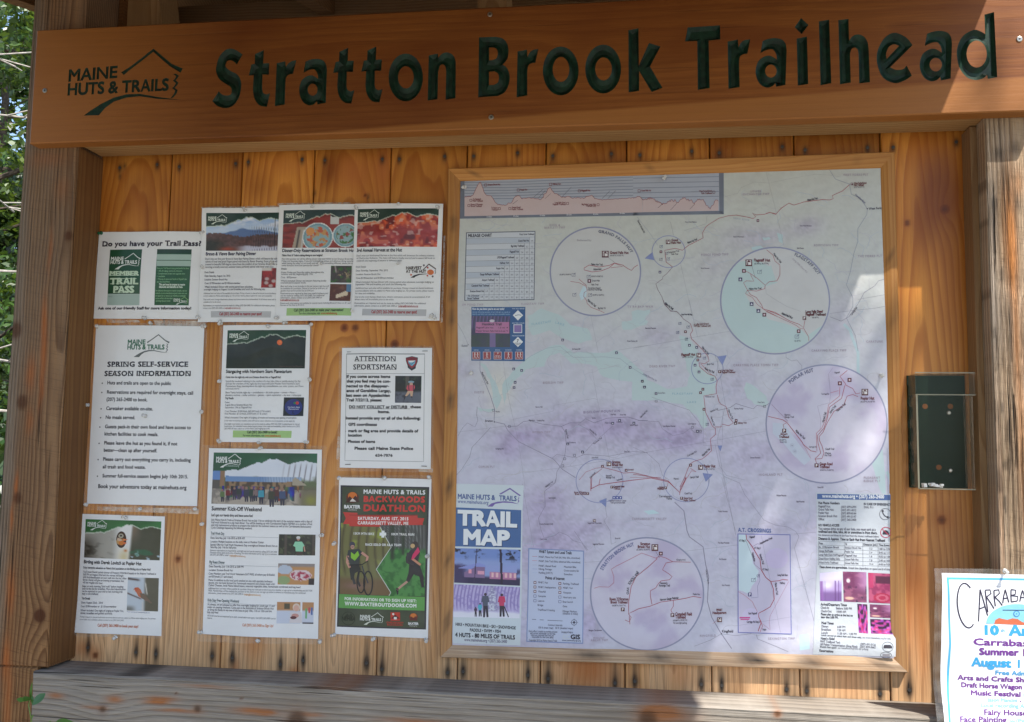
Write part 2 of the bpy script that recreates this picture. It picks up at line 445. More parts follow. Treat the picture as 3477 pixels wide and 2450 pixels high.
# ------------------------------------------------------------------ the setting: ground and sky-lit clearing
GZ = -1.08
def make_ground():
    n = 90
    xs = np.concatenate([-np.geomspace(90, 3, 30), np.linspace(-2.9, 2.9, 30), np.geomspace(3, 90, 30)])
    X, Y = np.meshgrid(xs, xs)
    Z = GZ+0.05*(fbm(X*0.5+30, Y*0.5+9, 5)-0.5)+np.where(np.hypot(X, Y) > 12, 0.5*(fbm(X*.06+7, Y*.06, 2)-0.45), 0)
    W = len(xs)
    F = [(j*W+i, j*W+i+1, (j+1)*W+i+1, (j+1)*W+i) for j in range(W-1) for i in range(W-1)]
    m, nt, nodes, L, bs = newmat('gravel_ground')
    tc = N(nt, 'ShaderNodeTexCoord')
    a = N(nt, 'ShaderNodeTexNoise'); a.inputs['Scale'].default_value = 1.3; a.inputs['Detail'].default_value = 6
    b = N(nt, 'ShaderNodeTexVoronoi'); b.inputs['Scale'].default_value = 38
    L.new(tc.outputs['Object'], a.inputs['Vector']); L.new(tc.outputs['Object'], b.inputs['Vector'])
    c1 = MixC(nt, b.outputs['Distance'], (0.31, 0.285, 0.25), (0.15, 0.14, 0.12))
    c2 = MixC(nt, M_(nt, 'MULTIPLY', M_(nt, 'SUBTRACT', a.outputs[0], 0.52), 6.0, clamp=True), c1, (0.16, 0.13, 0.07))
    L.new(c2, bs.inputs['Base Color']); bs.inputs['Roughness'].default_value = 0.95
    bp = N(nt, 'ShaderNodeBump'); bp.inputs['Strength'].default_value = 0.6; L.new(b.outputs['Distance'], bp.inputs['Height']); L.new(bp.outputs[0], bs.inputs['Normal'])
    o = mesh_obj('ground', np.stack([X, Y, Z], -1).reshape(-1, 3), F, m, smooth_=True)
    o['kind'] = 'structure'
make_ground()

# ------------------------------------------------------------------ the kiosk
XL, XR, ZT = -0.118, 1.921, 1.219              # inner faces of the posts, top of the planking
D1 = -0.105                                    # front of posts and lintel
kiosk = thing('trail_kiosk', 'timber kiosk of weathered posts, orange pine planks and a grey sill, holding all the notices', 'kiosk', (0.9, 0, GZ))

seams_t = [350, 583, 825, 1068, 1328, 1587, 1854, 2128, 2409, 2695, 2989, 3290]
seams_b = [244, 493, 747, 1008, 1276, 1552, 1833, 2122, 2417, 2717, 3025, 3345]
seam = []
for i in range(12):
    a = P(seams_t[i], 540-8*i)[0]; b = P(seams_b[i], 2238+13.3*i)[0]
    seam.append((a, b))
seam[0] = (XL-0.01, XL-0.012); seam[-1] = (XR+0.012, XR+0.012)
tn = [(407, 569), (534, 558), (608, 565), (800, 554), (844, 550), (1027, 541), (1103, 543), (1298, 539), (1356, 539), (1510, 530), (1609, 530), (1758, 519),
      (1877, 528), (2076, 521), (2173, 526), (2349, 513), (2442, 519), (2656, 498), (2734, 508), (2946, 500), (3032, 500), (3246, 482)]
bn = [(299, 2198), (462, 2214), (529, 2220), (720, 2227), (790, 2232), (953, 2254), (1029, 2242), (1244, 2251), (1297, 2271), (1520, 2283), (1573, 2279), (1793, 2291),
      (1861, 2304), (2088, 2319), (2156, 2312), (2381, 2322), (2451, 2326), (2671, 2339), (2740, 2345), (2989, 2355), (3087, 2341), (3260, 2350)]
TN = [P(*q) for q in tn]; BN = [P(*q) for q in bn]
rs = random.Random(3)
NS = [(rs.uniform(.0055, .0085), rs.uniform(.06, .10), rs.uniform(.02, .05), rs.uniform(.75, 1.0)) for _ in BN]
MIDN = [P(x, y) for x, y in ((1068, 655), (1250, 668), (407, 600), (424, 563))]

def plank_stain(X, Z, S):
    for q in TN:
        S[:, 0] += blob(X, Z, q[0], q[2]-.002, .006, .011, .85)+blob(X, Z, q[0], q[2], .011, .02, .12)
    for q in MIDN:
        S[:, 0] += blob(X, Z, q[0], q[2], .004, .008, .8)
    for q, (ww, up, dn, k) in zip(BN, NS):
        S[:, 0] += streak(X, Z, q[0], q[2], ww, up, dn, k)*0.95+blob(X, Z, q[0], q[2], .006, .012, .5)
    # iron bleed dots down the map's left side
    for px, py in ((1538, 1062), (1533, 1357), (1528, 1640), (1532, 1870), (1510, 1900), (1516, 2110)):
        q = P(px, py); S[:, 0] += streak(X, Z, q[0], q[2], .006, .04, .03, .9)
    # bleached at the foot of the wall where rain reaches
    zz = Z+0.05*(fbm(X*9, Z*3, 8)-0.5)
    S[:, 2] += 0.72*smooth(0.40, 0.02, zz)*(0.55+0.7*vnoise(X*24, Z*2.5, 4))
    S[:, 2] += 0.26*smooth(0.95, 0.45, zz)*(.4+.9*vnoise(X*16, Z*1.5, 14))  # second, milder paling that starts at mid height
    # resin and dark heartwood on single boards
    q = P(1120, 575); S[:, 3] += blob(X-.2*(Z-q[2]), Z, q[0], q[2], .022, .05, 1.1)
    q = P(1170, 590); S[:, 1] += blob(X, Z, q[0]+.02, q[2], .04, .05, .9)
    q = P(1300, 570); S[:, 1] += blob(X, Z, q[0], q[2], .02, .06, .8)
    q = P(980, 560); S[:, 1] += blob(X, Z, q[0], q[2], .04, .03, .5)
    q = P(1250, 650); S[:, 2] -= 0
    for px, py, a, b, k in ((3190, 620, .05, .10, .75), (3200, 760, .07, .12, .45), (3130, 760, .03, .09, .4), (560, 640, .012, .05, .5), (460, 620, .03, .03, .35),
                            (1560, 600, .02, .05, .4), (2650, 500, .04, .03, .5), (2450, 500, .03, .03, .4), (3180, 1750, .03, .03, .3), (505, 720, .012, .05, .6), (430, 700, .02, .03, .4), (850, 610, .04, .05, .3), (880, 640, .03, .03, .35)):
        q = P(px, py); S[:, 3] += blob(X, Z, q[0], q[2], a, b, k)
    for px, py, a, b, k in ((2000, 2270, .06, .05, .9), (1640, 2270, .03, .04, .35), (2310, 2290, .03, .03, .4), (285, 2200, .03, .02, .6), (860, 2190, .03, .03, .5), (560, 1990, .012, .05, .25),
                            (3080, 2050, .014, .12, .6), (3130, 2150, .012, .12, .6), (2880, 2310, .03, .04, .35), (3110, 1950, .02, .06, .4), (800, 2260, .012, .02, .6), (1000, 2280, .015, .012, .7)):
        q = P(px, py); S[:, 1] += blob(X, Z, q[0], q[2], a, b, k)
    for px, py, rr in ((3207, 710, .009), (3080, 757, .006), (604, 1897, .0065), (324, 2224, .007), (1169, 1112, .007), (1206, 1112, .009), (1340, 1168, .009), (3197, 1765, .009), (1240, 660, .004)):
        q = P(px, py)
        d = np.hypot(X-q[0], Z-q[2])
        S[:, 3] += 1.3*np.exp(-(d/rr)**4); S[:, 0] += .5*np.exp(-(d/(rr*.7))**4); S[:, 1] += .5*np.exp(-(d/(rr*2.2))**2)
    return S

nail_me = None
boxwood('seam_light_blocker', MW['dark'], (XL-.01, XR+.01, .0225, .032, -.2, ZT+.01), kiosk, 2)  # unseen sheet added behind the planks to stop light leaking through the seams
pars = [None, (.03, .03, -.04), (.36, .02, .06), (.52, .012, -.11), (.70, .03, .10), None, None, None, None, None, (1.81, .012, .055)]
knots = {0: (324, 2224, .010), 1: (604, 1897, .012), 3: (1169, 1112, .012), 10: (3207, 710, .012), 4: (1340, 1168, .012)}
for i in range(11):
    (t0, b0), (t1, b1) = seam[i], seam[i+1]
    g = 0.0011
    yf = 0.0015*math.sin(i*2.3)
    mid = (t0+t1)/2
    par = pars[i] if pars[i] else (mid+rnd.uniform(-.06, .06), rnd.uniform(.01, .05), rnd.choice((-1, 1))*rnd.uniform(.03, .10))
    kn = (9, 9, .001)
    if i in knots:
        q = P(*knots[i][:2]); kn = (q[0], q[2], knots[i][2])
    zb = -0.012-0.003*(i % 2)
    zt = ZT+0.02
    pl = board('plank', MW['plank'], [(t0+g, zt), (t1-g, zt), (b1-g, zb), (b0+g, zb)], yf, 0.019, kiosk, 'z', 64, 200, par, kn, plank_stain, seed=0.1+i*0.083)
    for q, isb in [(a, 0) for a in TN]+[(a, 1) for a in BN]:
        f = (ZT-q[2])/ZT
        if t0+(b0-t0)*f < q[0] < t1+(b1-t1)*f:
            if nail_me is None:
                gg = Geo(); gg.tube([(0, .012, 0), (0, -.0008, 0)], [.0022, .0036], 10)
                nl = gg.build('nail', STEEL, pl); nail_me = nl.data
                nl.location = Vector((q[0], yf-.0006, q[2]))-wloc(pl)
                nail_me.transform(Matrix.Translation(wloc(pl)))
            else:
                nl = bpy.data.objects.new('nail', nail_me); COL.objects.link(nl); nl.parent = pl
                nl.location = Vector((q[0]+.0, yf-.0006, q[2]))-wloc(pl)

def post_stain(kind):
    def f(X, Z, S):
        if kind == 'L':
            e = X-(-0.262)
            S[:, 2] = 0.20+0.7*smooth(0.045, 0.012, e+0.015*(fbm(Z*7, X*30, 2)-.5))
            S[:, 2] += 0.35*smooth(0.3, 0.8, Z)*vnoise(X*40, Z*4, 5)-0.25*smooth(0.45, -.1, Z)
            for px, py, a, b, k in ((150, 1080, .007, .05, .9), (150, 1200, .008, .06, .9), (105, 1270, .012, .04, .8), (140, 1330, .006, .05, .7), (55, 1650, .005, .03, 1), (40, 1760, .004, .03, 1), (35, 2010, .010, .05, 1),
                                    (20, 2240, .010, .05, 1), (170, 850, .005, .05, .6), (25, 2400, .008, .08, .8), (210, 640, .02, .03, .3), (165, 540, .05, .02, .35), (100, 1430, .01, .03, .6)):
                q = P(px, py, D1); S[:, 1] += blob(X+.006*(fbm(Z*30, X*0, 3)-.5), Z, q[0], q[2], a, b, k*.85)
            for px, py, rr in ((60, 1690, .011), (135, 2090, .014), (52, 1120, .016), (75, 1365, .014), (232, 800, .010)):
                q = P(px, py, D1); d = np.hypot(X-q[0], (Z-q[2])*.8); S[:, 3] += 1.2*np.exp(-(d/rr)**4)
        else:
            S[:, 2] = 0.12+0.5*vnoise(X*40, Z*6, 8)+0.35*smooth(1.95, 1.92, X); S[:, 0] += .5*smooth(.72, .80, vnoise(X*110, Z*26, 4))*smooth(.4, .6, vnoise(X*30, Z*4, 9))+.35*np.exp(-((X-1.955-.004*np.sin(Z*9))/.003)**2)
            for px, py, a, b, k in ((3430, 760, .012, .10, .9), (3440, 900, .010, .08, .7), (3460, 620, .008, .03, .5), (3472, 1500, .01, .2, .5), (3400, 1750, .004, .2, .3), (3450, 1150, .007, .09, .5)):
                q = P(px, py, D1); S[:, 1] += blob(X, Z, q[0], q[2], a, b, k)
            for px, py in ((3447, 500), (3455, 690), (3390, 520)):
                q = P(px, py, D1); S[:, 0] += blob(X, Z, q[0], q[2], .010, .014, .55)
        return S
    return f

# posts run from the ground to the roof; the left one is housed for the sill
q = P(135, 2090, D1)
pL = board('post', MW['post'], [(-0.2545, 1.78), (XL, 1.78), (XL, 0.008), (-0.262, 0.008)], D1, 0.14, kiosk, 'z', 50, 260, (-0.13, .02, .010), (q[0], q[2], .016), post_stain('L'), .31, wav=.003, bevel=.004)
pl2 = board('post', MW['post'], [(-0.262, 0.0075), (-0.142, 0.0075), (-0.142, GZ-.05), (-0.264, GZ-.05)], D1+.0006, 0.139, kiosk, 'z', 20, 60, (-0.13, .02, .010), (9, 9, .01), post_stain('L'), .31, wav=.003, bevel=.004)
pl2.name = 'post_foot'
pR = board('post', MW['post2'], [(XR, 1.78), (XR+.142, 1.78), (XR+.142, GZ-.05), (XR, GZ-.05)], D1, 0.14, kiosk, 'z', 60, 420, (1.99, .02, .006), (9, 9, .01), post_stain('R'), .72, wav=.012, bevel=.004)
# lining strip between the right post and the planks
boxwood('post_side_strip', MW['beam'], (XR-.014, XR-.0005, -0.055, -0.002, 0.004, ZT-.002), kiosk, 2, stain=(0, 0, .15, .25))
boxwood('post_side_strip', MW['dark'], (XL+.0004, XL+.003, D1+.007, -.0005, .012, ZT-.001), kiosk, 2, stain=(0, 0, 0, .25))  # thin strip added over the left post's inner side to darken it
boxwood('lintel', MW['beam'], (XL+.012, XR-.001, D1+.001, -0.0225, ZT+.0008, ZT+.14), kiosk, 0, par=(1.26, .045, .012))
boxwood('lintel', MW['dark'], (XL+.012, XR-.001, 0.034, 0.07, ZT-.1, ZT+.14), kiosk, 0).name = 'rear_rail'

def sill_stain(X, Z, S):
    S[:, 2] = 0.75+0.3*smooth(-.03, -.004, Z)*vnoise(X*8, Z*40, 2)-0.25*vnoise(X*6, Z*30, 6)
    S[:, 0] += .25*smooth(-.028, -.004, Z)*vnoise(X*5, Z*60, 9)
    for px, py, a, b, k in ((190, 2362, .02, .006, 1), (390, 2373, .02, .008, 1), (545, 2373, .035, .006, 1.1), (530, 2385, .03, .004, 1), (600, 2412, .05, .004, .9), (860, 2413, .045, .007, 1), (905, 2420, .02, .005, 1),
                            (700, 2330, .06, .003, .7), (1150, 2335, .06, .003, .8), (1420, 2450, .08, .006, .9), (2270, 2425, .05, .02, .9), (2230, 2410, .03, .012, .8), (320, 2400, .03, .004, .7), (1060, 2425, .03, .004, .7), (2640, 2423, .007, .007, .8), (520, 2285, .1, .003, .7)):
        q = P(px, py, -.118); S[:, 1] += blob(X, Z+.004*(fbm(X*30, Z*50, 4)-.5), q[0], q[2], a, b, k)
    for px, py, rr in ((350, 2407, .008), (672, 2405, .009), (1010, 2440, .022), (2640, 2424, .006), (598, 2354, .003), (820, 2370, .003), (2200, 2440, .02)):
        q = P(px, py, -.118); d = np.hypot(X-q[0], (Z-q[2])*1.2); S[:, 3] += 1.0*np.exp(-(d/rr)**4); S[:, 1] += .35*np.exp(-(d/(rr*1.5))**2)
    return S
q = P(350, 2407, -.118)
sb = board('sill', MW['sill'], [(-0.1415, 0.002), (XR-.0005, 0.0045), (XR-.0005, -0.245), (-0.1415, -0.245)], -.119, 0.117, kiosk, 'x', 480, 64, (-0.16, .03, .006), (q[2], q[0], .018), sill_stain, .55, wav=.010, bevel=.005)
# lower skirt boards under the sill, closing the kiosk to the ground
for i in range(6):
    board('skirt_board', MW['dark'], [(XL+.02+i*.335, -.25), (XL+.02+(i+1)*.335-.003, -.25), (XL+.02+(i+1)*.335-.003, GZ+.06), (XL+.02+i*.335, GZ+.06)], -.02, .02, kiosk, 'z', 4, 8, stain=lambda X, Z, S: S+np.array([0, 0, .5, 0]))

# above the lintel: header, knee brace, gable boarding, rafters and roof
boxwood('tie_beam', MW['dark'], (-0.25, XL+.012, .036, .9, 1.30, 1.72), kiosk, 1, stain=(0, 0, 0, .5))
a0, a1 = P(432, 100, .10), P(418, -60, .10)
br = Geo()
def brace(pxa, pxb, pya, pyb, y0, y1):
    c = [P(pxa[0], pya, y0), P(pxa[1], pya, y0), P(pxb[1], pyb, y0), P(pxb[0], pyb, y0)]
    v = [tuple(k) for k in c]+[(k[0], y1, k[2]) for k in c]
    f = [(0, 1, 2, 3), (7, 6, 5, 4), (0, 4, 5, 1), (1, 5, 6, 2), (2, 6, 7, 3), (3, 7, 4, 0)]
    v = np.array(v); g = np.stack([v[:, 0], v[:, 2], v[:, 1]-y0, np.ones(8)], -1)
    return mesh_obj('knee_brace', v, f, MW['beam'], kiosk, attrs={'gco': g, 'gpar': np.array([g[:, 0].mean(), .05, .05, rnd.random()]), 'knot': np.array([9, 9, .01, 1.]), 'stain': np.array([0, 0, .1, 0.])})
brace((428, 556), (395, 524), 140, -160, .055, .16)
boxwood('roof_beam', MW['beam'], (-0.24, XR+.10, .30, .40, 1.62, 1.76), kiosk, 0, stain=(0, 0, .2, .1))
for i in range(9):
    boxwood('gable_board', MW['dark'], (-.24+i*.25, -.24+(i+1)*.25-.004, .66, .68, 1.0, 1.95), kiosk, 2, stain=(0, 0, .25, .2))
# end post head seen above the board near the middle
brace((1622, 1720), (1622, 1720), 60, -120, .06, .16)
RX0, RX1 = -0.60, 2.022
def roof_slab(y0, z0, y1, z1, t, name, mat):
    v = [(x, y, z+k) for x in (RX0, RX1) for (y, z) in ((y0, z0), (y1, z1)) for k in (0, t)]
    f = [(0, 2, 3, 1), (4, 5, 7, 6), (0, 4, 6, 2), (1, 3, 7, 5), (0, 1, 5, 4), (2, 6, 7, 3)]
    v = np.array(v); g = np.stack([v[:, 0], v[:, 1], v[:, 2]*0, np.ones(8)], -1)
    return mesh_obj(name, v, f, mat, kiosk, attrs={'gco': g, 'gpar': np.array([.5, .05, .02, .4]), 'knot': np.array([9, 9, .01, 1.]), 'stain': np.array([0, 0, .2, 0.])})
roof_slab(-1.35, 1.75-.25*1.35, .45, 1.75+.25*.45, .03, 'roof_deck', MW['dark'])
roof_slab(.4501, 1.75+.25*.45, 1.7, 1.55, .03, 'roof_deck', MW['dark'])
for i in range(4):
    x = -.40+i*.72
    v = []
    rf = [(x+dx, y, 1.75+.25*y-dz-.001) for dx in (0, .045) for (y, dz) in ((-1.30, 0), (.44, 0)) for dz in (0, .11)]
    v = np.array(rf); f = [(0, 1, 3, 2), (4, 6, 7, 5), (0, 4, 5, 1), (2, 3, 7, 6), (0, 2, 6, 4), (1, 5, 7, 3)]
    g = np.stack([v[:, 0], v[:, 1], v[:, 2], np.ones(8)], -1)
    mesh_obj('rafter', v, f, MW['dark'], kiosk, attrs={'gco': g, 'gpar': np.array([x, .05, .02, .4]), 'knot': np.array([9, 9, .01, 1.]), 'stain': np.array([0, 0, .2, 0.])})
# stub of the rear beam past the left post
boxwood('beam_end', MW['post'], (P(72, 430, .02)[0], -.2, .04, .12, P(72, 505, .04)[2], P(80, 365, .04)[2]), kiosk, 0, stain=(0.1, 0, .9, 0))
# ------------------------------------------------------------------ lettering
_tc = {}
def glyphs(s, bold=0.0, shear=0.0, res=3, space=1.0):
    """string -> (verts Nx2 with cap height 1, faces, width, boundary loops); bold swells the outline"""
    key = (s, bold, shear, res, space)
    if key in _tc: return _tc[key]
    cu = bpy.data.curves.new('t', 'FONT'); cu.body = s; cu.resolution_u = res; cu.fill_mode = 'FRONT'; cu.space_character = space
    o = bpy.data.objects.new('t', cu); COL.objects.link(o)
    bpy.context.view_layer.update()
    me = bpy.data.meshes.new_from_object(o.evaluated_get(bpy.context.evaluated_depsgraph_get()))
    bm = bmesh.new(); bm.from_mesh(me)
    bmesh.ops.remove_doubles(bm, verts=bm.verts, dist=1e-5)
    for f in bm.faces:
        if f.normal.z < 0: f.normal_flip()
    v = np.array([q.co[:2] for q in bm.verts]) if len(bm.verts) else np.zeros((1, 2))
    bm.verts.index_update()
    F = [tuple(q.index for q in f.verts) for f in bm.faces]
    loops = []; seen = set()
    for f in bm.faces:
        for l in f.loops:
            if len(l.edge.link_faces) != 1 or l in seen: continue
            lp = []; c = l
            while c not in seen:
                seen.add(c); lp.append(c.vert.index); c = c.link_loop_next
                while len(c.edge.link_faces) != 1: c = c.link_loop_radial_next.link_loop_next
            if len(lp) > 2: loops.append(lp)
    CAPH = 0.685
    if bold: v = offset_loops(v, loops, bold*CAPH)
    v = v/CAPH
    v[:, 0] += shear*v[:, 1]
    x0 = v[:, 0].min(); v[:, 0] -= x0
    r = (v, F, v[:, 0].max(), loops)
    bm.free(); bpy.data.objects.remove(o); bpy.data.curves.remove(cu); bpy.data.meshes.remove(me)
    _tc[key] = r
    return r

def offset_loops(v, loops, d):
    v = v.copy(); src = v.copy()
    for lp in loops:
        p = src[lp]
        a = p-np.roll(p, 1, 0); b = np.roll(p, -1, 0)-p
        a /= np.maximum(np.linalg.norm(a, axis=1), 1e-9)[:, None]; b /= np.maximum(np.linalg.norm(b, axis=1), 1e-9)[:, None]
        na = np.stack([a[:, 1], -a[:, 0]], -1); nb = np.stack([b[:, 1], -b[:, 0]], -1)
        m = na+nb; L2 = np.maximum((m*m).sum(1), 1e-6)
        s = np.minimum(2.0/L2, 0.75)           # clamp the mitre of sharp corners
        v[lp] = p+m*s[:, None]*d
    return v

class Sheet:
    """a printed sheet hung on a vertical plane; everything on it is given in photo pixels"""
    def __init__(s, quad, y, root, curl=None, step=0.00016):
        s.q = np.array(quad, float); s.y = y; s.root = root; s.step = step
        w = P(s.q[:, 0], s.q[:, 1], y); s.w = w[:, [0, 2]]
        s.o = s.w[3]; s.ex = s.w[2]-s.w[3]; s.ez = s.w[0]-s.w[3]
        s.curl = curl
        s.upl = s.q[0]-s.q[3]; s.upr = s.q[1]-s.q[2]
    def uv(s, X, Z):
        m = np.linalg.inv(np.stack([s.ex, s.ez], 1))
        return np.tensordot(np.stack([X-s.o[0], Z-s.o[1]], -1), m.T, 1)
    def lift(s, X, Z):
        if s.curl is None: return 0.0
        q = s.uv(X, Z)
        return s.curl(np.clip(q[..., 0], -.05, 1.05), np.clip(q[..., 1], -.05, 1.05))
    def world(s, pts, layer=0):
        pts = np.asarray(pts, float)
        w = P(pts[..., 0], pts[..., 1], s.y)
        w[..., 1] = s.y-s.lift(w[..., 0], w[..., 2])-layer*s.step
        return w
    def up(s, x):
        t = (x-s.q[3, 0])/max(1, s.q[2, 0]-s.q[3, 0]); d = s.upl*(1-t)+s.upr*t
        return d/abs(d[1])

LW = 1.0
class Ink:
    def __init__(s, sh, fr=(0, 0, 1)):
        s.sh = sh; s.v = []; s.f = []; s.c = []; s.fr(fr)
    def fr(s, fr):
        s.ox, s.oy, s.k = fr; return s
    def px(s, p):
        p = np.asarray(p, float)
        return p*s.k+np.array([s.ox, s.oy])
    def raw(s, pts, faces, col, layer, cut=0):
        """pts already in photo pixels; cut: longest edge allowed, so that large shapes follow the buckled sheet"""
        if cut:
            pts = [tuple(p) for p in np.asarray(pts, float)]; mid = {}; out = []; st = [(f[0], f[i], f[i+1]) for f in faces for i in range(1, len(f)-1)]
            while st:
                t = st.pop(); L = [math.dist(pts[t[i]], pts[t[(i+1) % 3]]) for i in range(3)]; i = L.index(max(L))
                if L[i] < cut: out.append(t); continue
                a, b, c = t[i], t[(i+1) % 3], t[(i+2) % 3]; key = (min(a, b), max(a, b))
                if key not in mid: mid[key] = len(pts); pts.append(((pts[a][0]+pts[b][0])/2, (pts[a][1]+pts[b][1])/2))
                m = mid[key]; st += [(a, m, c), (m, b, c)]
            pts, faces = np.array(pts), out
        w = s.sh.world(pts, layer).reshape(-1, 3); n = sum(len(a) for a in s.v)
        s.v.append(w); s.f += [tuple(i+n for i in f) for f in faces]
        col = np.asarray(col, float)
        if col.ndim == 1: col = np.tile(lin(col)*0.88, (len(w), 1))
        s.c.append(col)
    def poly(s, pts, col, layer=1):
        p = s.px(pts)
        from mathutils.geometry import tessellate_polygon
        tri = tessellate_polygon([[Vector((a, b, 0)) for a, b in p]])
        fs = []
        for t in tri:
            a, b, c = [p[i] for i in t]
            cr = (b[0]-a[0])*(c[1]-a[1])-(b[1]-a[1])*(c[0]-a[0])
            fs.append(t if cr < 0 else t[::-1])
        s.raw(p, fs, col, layer, 22); return s
    def rect(s, x0, y0, x1, y1, col, layer=1, dy=0.0, n=1):
        """dy: how much the right end sits lower"""
        if n == 1: return s.poly([(x0, y0), (x1, y0+dy), (x1, y1+dy), (x0, y1)], col, layer)
        for i in range(n):
            a, b = i/n, (i+1)/n
            s.poly([(x0+(x1-x0)*a, y0+dy*a), (x0+(x1-x0)*b, y0+dy*b), (x0+(x1-x0)*b, y1+dy*b), (x0+(x1-x0)*a, y1+dy*a)], col, layer)
        return s
    def line(s, pts, wd, col, layer=2, closed=False):
        p = s.px(pts)
        if closed: p = np.concatenate([p, p[:2]])
        o = [p[:1]]
        for a, b in zip(p[:-1], p[1:]):
            n = int(np.linalg.norm(b-a)//25)+1; o.append(a+np.multiply.outer(np.arange(1, n+1)/n, b-a))
        p = np.concatenate(o)
        d = np.gradient(p, axis=0); d /= np.maximum(np.linalg.norm(d, axis=1), 1e-6)[:, None]
        n = np.stack([-d[:, 1], d[:, 0]], -1)*(wd*LW*s.k/2)
        a, b = p-n, p+n
        k = len(p); q = np.concatenate([a, b])
        fs = [(i, i+k, i+1+k, i+1) for i in range(k-1)]
        s.raw(q, fs, col, layer); return s
    def frame(s, x0, y0, x1, y1, wd, col, layer=2, dy=0.0):
        s.line([(x0, y0), (x1, y0+dy)], wd, col, layer); s.line([(x1, y0+dy), (x1, y1+dy)], wd, col, layer)
        s.line([(x1, y1+dy), (x0, y1)], wd, col, layer); s.line([(x0, y1), (x0, y0)], wd, col, layer); return s
    def disc(s, x, y, r, col, layer=1, ry=None, n=28):
        ry = r if ry is None else ry
        a = np.linspace(0, 2*math.pi, n, endpoint=False)
        return s.poly(np.stack([x+r*np.cos(a), y+ry*np.sin(a)], -1), col, layer)
    def ring(s, x, y, r, wd, col, layer=2, ry=None, n=48):
        ry = r if ry is None else ry
        a = np.linspace(0, 2*math.pi, n, endpoint=False)
        return s.line(np.stack([x+r*np.cos(a), y+ry*np.sin(a)], -1), wd, col, layer, closed=True)
    def t(s, x0, y0, x1, y1, h, txt, col=(40, 38, 42), b=0.0, it=0.0, layer=3, res=2, sp=1.0):
        """text with its baseline from (x0,y0) to (x1,y1) and cap height h"""
        if txt.upper() != txt: h = h*1.1
        v, F, wdt, _ = glyphs(txt, b+(.02 if h*s.k > 6.5 else 0), it, res, sp)
        p0, p1 = s.px((x0, y0)), s.px((x1, y1))
        up = s.sh.up((p0[0]+p1[0])/2)
        if abs(p1[0]-p0[0]) < abs(p1[1]-p0[1])*1.2 or abs(math.atan2(p1[1]-p0[1], p1[0]-p0[0])) > 0.12:
            d = (p1-p0)/np.linalg.norm(p1-p0); up = np.array([d[1], -d[0]])
        q = p0+np.multiply.outer(v[:, 0]/wdt, p1-p0)+np.multiply.outer(v[:, 1]*h*s.k, up)
        s.raw(q, F, col, layer); return s
    def arc(s, cx, cy, rx, ry, a0, a1, h, txt, col, b=0.045, layer=9):
        """text along an arc, degrees clockwise from the top"""
        v, F, wdt, _ = glyphs(txt, b+.01, 0, 2, 1.12)
        a = np.radians(a0+(a1-a0)*v[:, 0]/wdt)
        rr = v[:, 1]*h
        q = np.stack([cx+(rx+rr)*np.sin(a), cy-(ry+rr)*np.cos(a)], -1)
        s.raw(s.px(q), F, col, layer); return s
    def para(s, x0, y0, x1, dy, h, lines, col=(70, 68, 74), slope=0.0, b=0.0, it=0.0, lead=0.0):
        """several lines; a line may carry its own right end: (text, x1)"""
        for i, ln in enumerate(lines):
            tx, xe = ln if isinstance(ln, tuple) else (ln, x1)
            if tx: s.t(x0+lead*i, y0+dy*i, xe+lead*i, y0+dy*i+slope*(xe-x0), h, tx, col, b, it)
        return s
    def pic(s, quad, nx, ny, fn, layer=1):
        """a printed photograph: fn(u, v down) -> sRGB 0-255"""
        q = s.px(quad)
        u, v = np.meshgrid(np.linspace(0, 1, nx), np.linspace(0, 1, ny))
        t = q[0]+(q[1]-q[0])*u[..., None]; bt = q[3]+(q[2]-q[3])*u[..., None]
        p = (t+(bt-t)*v[..., None]).reshape(-1, 2)
        c = np.clip(fn(u, v), 0, 255).reshape(-1, 3)
        fs = [(j*nx+i, (j+1)*nx+i, (j+1)*nx+i+1, j*nx+i+1) for j in range(ny-1) for i in range(nx-1)]
        s.raw(p, fs, lin(c)*0.88, layer); return s
    def build(s, name, mat=None, parent=None, label=None):
        if not s.v: return None
        return mesh_obj(name, np.concatenate(s.v), s.f, mat or PAPER, parent or s.sh.root, cols=np.concatenate(s.c), label=label)

def make_sheet(name, label, quad, y, cat='poster', curl=None, col=(240, 240, 238), nx=24, ny=32, mat=None, colfn=None, film=None, group=None):
    qd = np.array(quad, float)
    w = P(qd[:, 0], qd[:, 1], y)
    c = w.mean(0)
    root = thing(name, label, cat, (c[0], y, c[2]), group)
    sh = Sheet(quad, y, root, curl)
    k = Ink(sh)
    k.pic(quad, nx, ny, colfn if colfn else (lambda u, v: np.stack([np.full_like(u, q) for q in col], -1)), 0)
    o = k.build('paper', mat)
    o.data.polygons.foreach_set('use_smooth', [True]*len(o.data.polygons))
    if film is not None:
        f = Ink(sh)
        for i in range(4):
            j = (i+1) % 4; f.pic([film[i], film[j], quad[j], quad[i]], 16, 3, lambda u, v: np.stack([u*0+255]*3, -1), .5)
        f.build('laminate', FILM)
    return root, sh

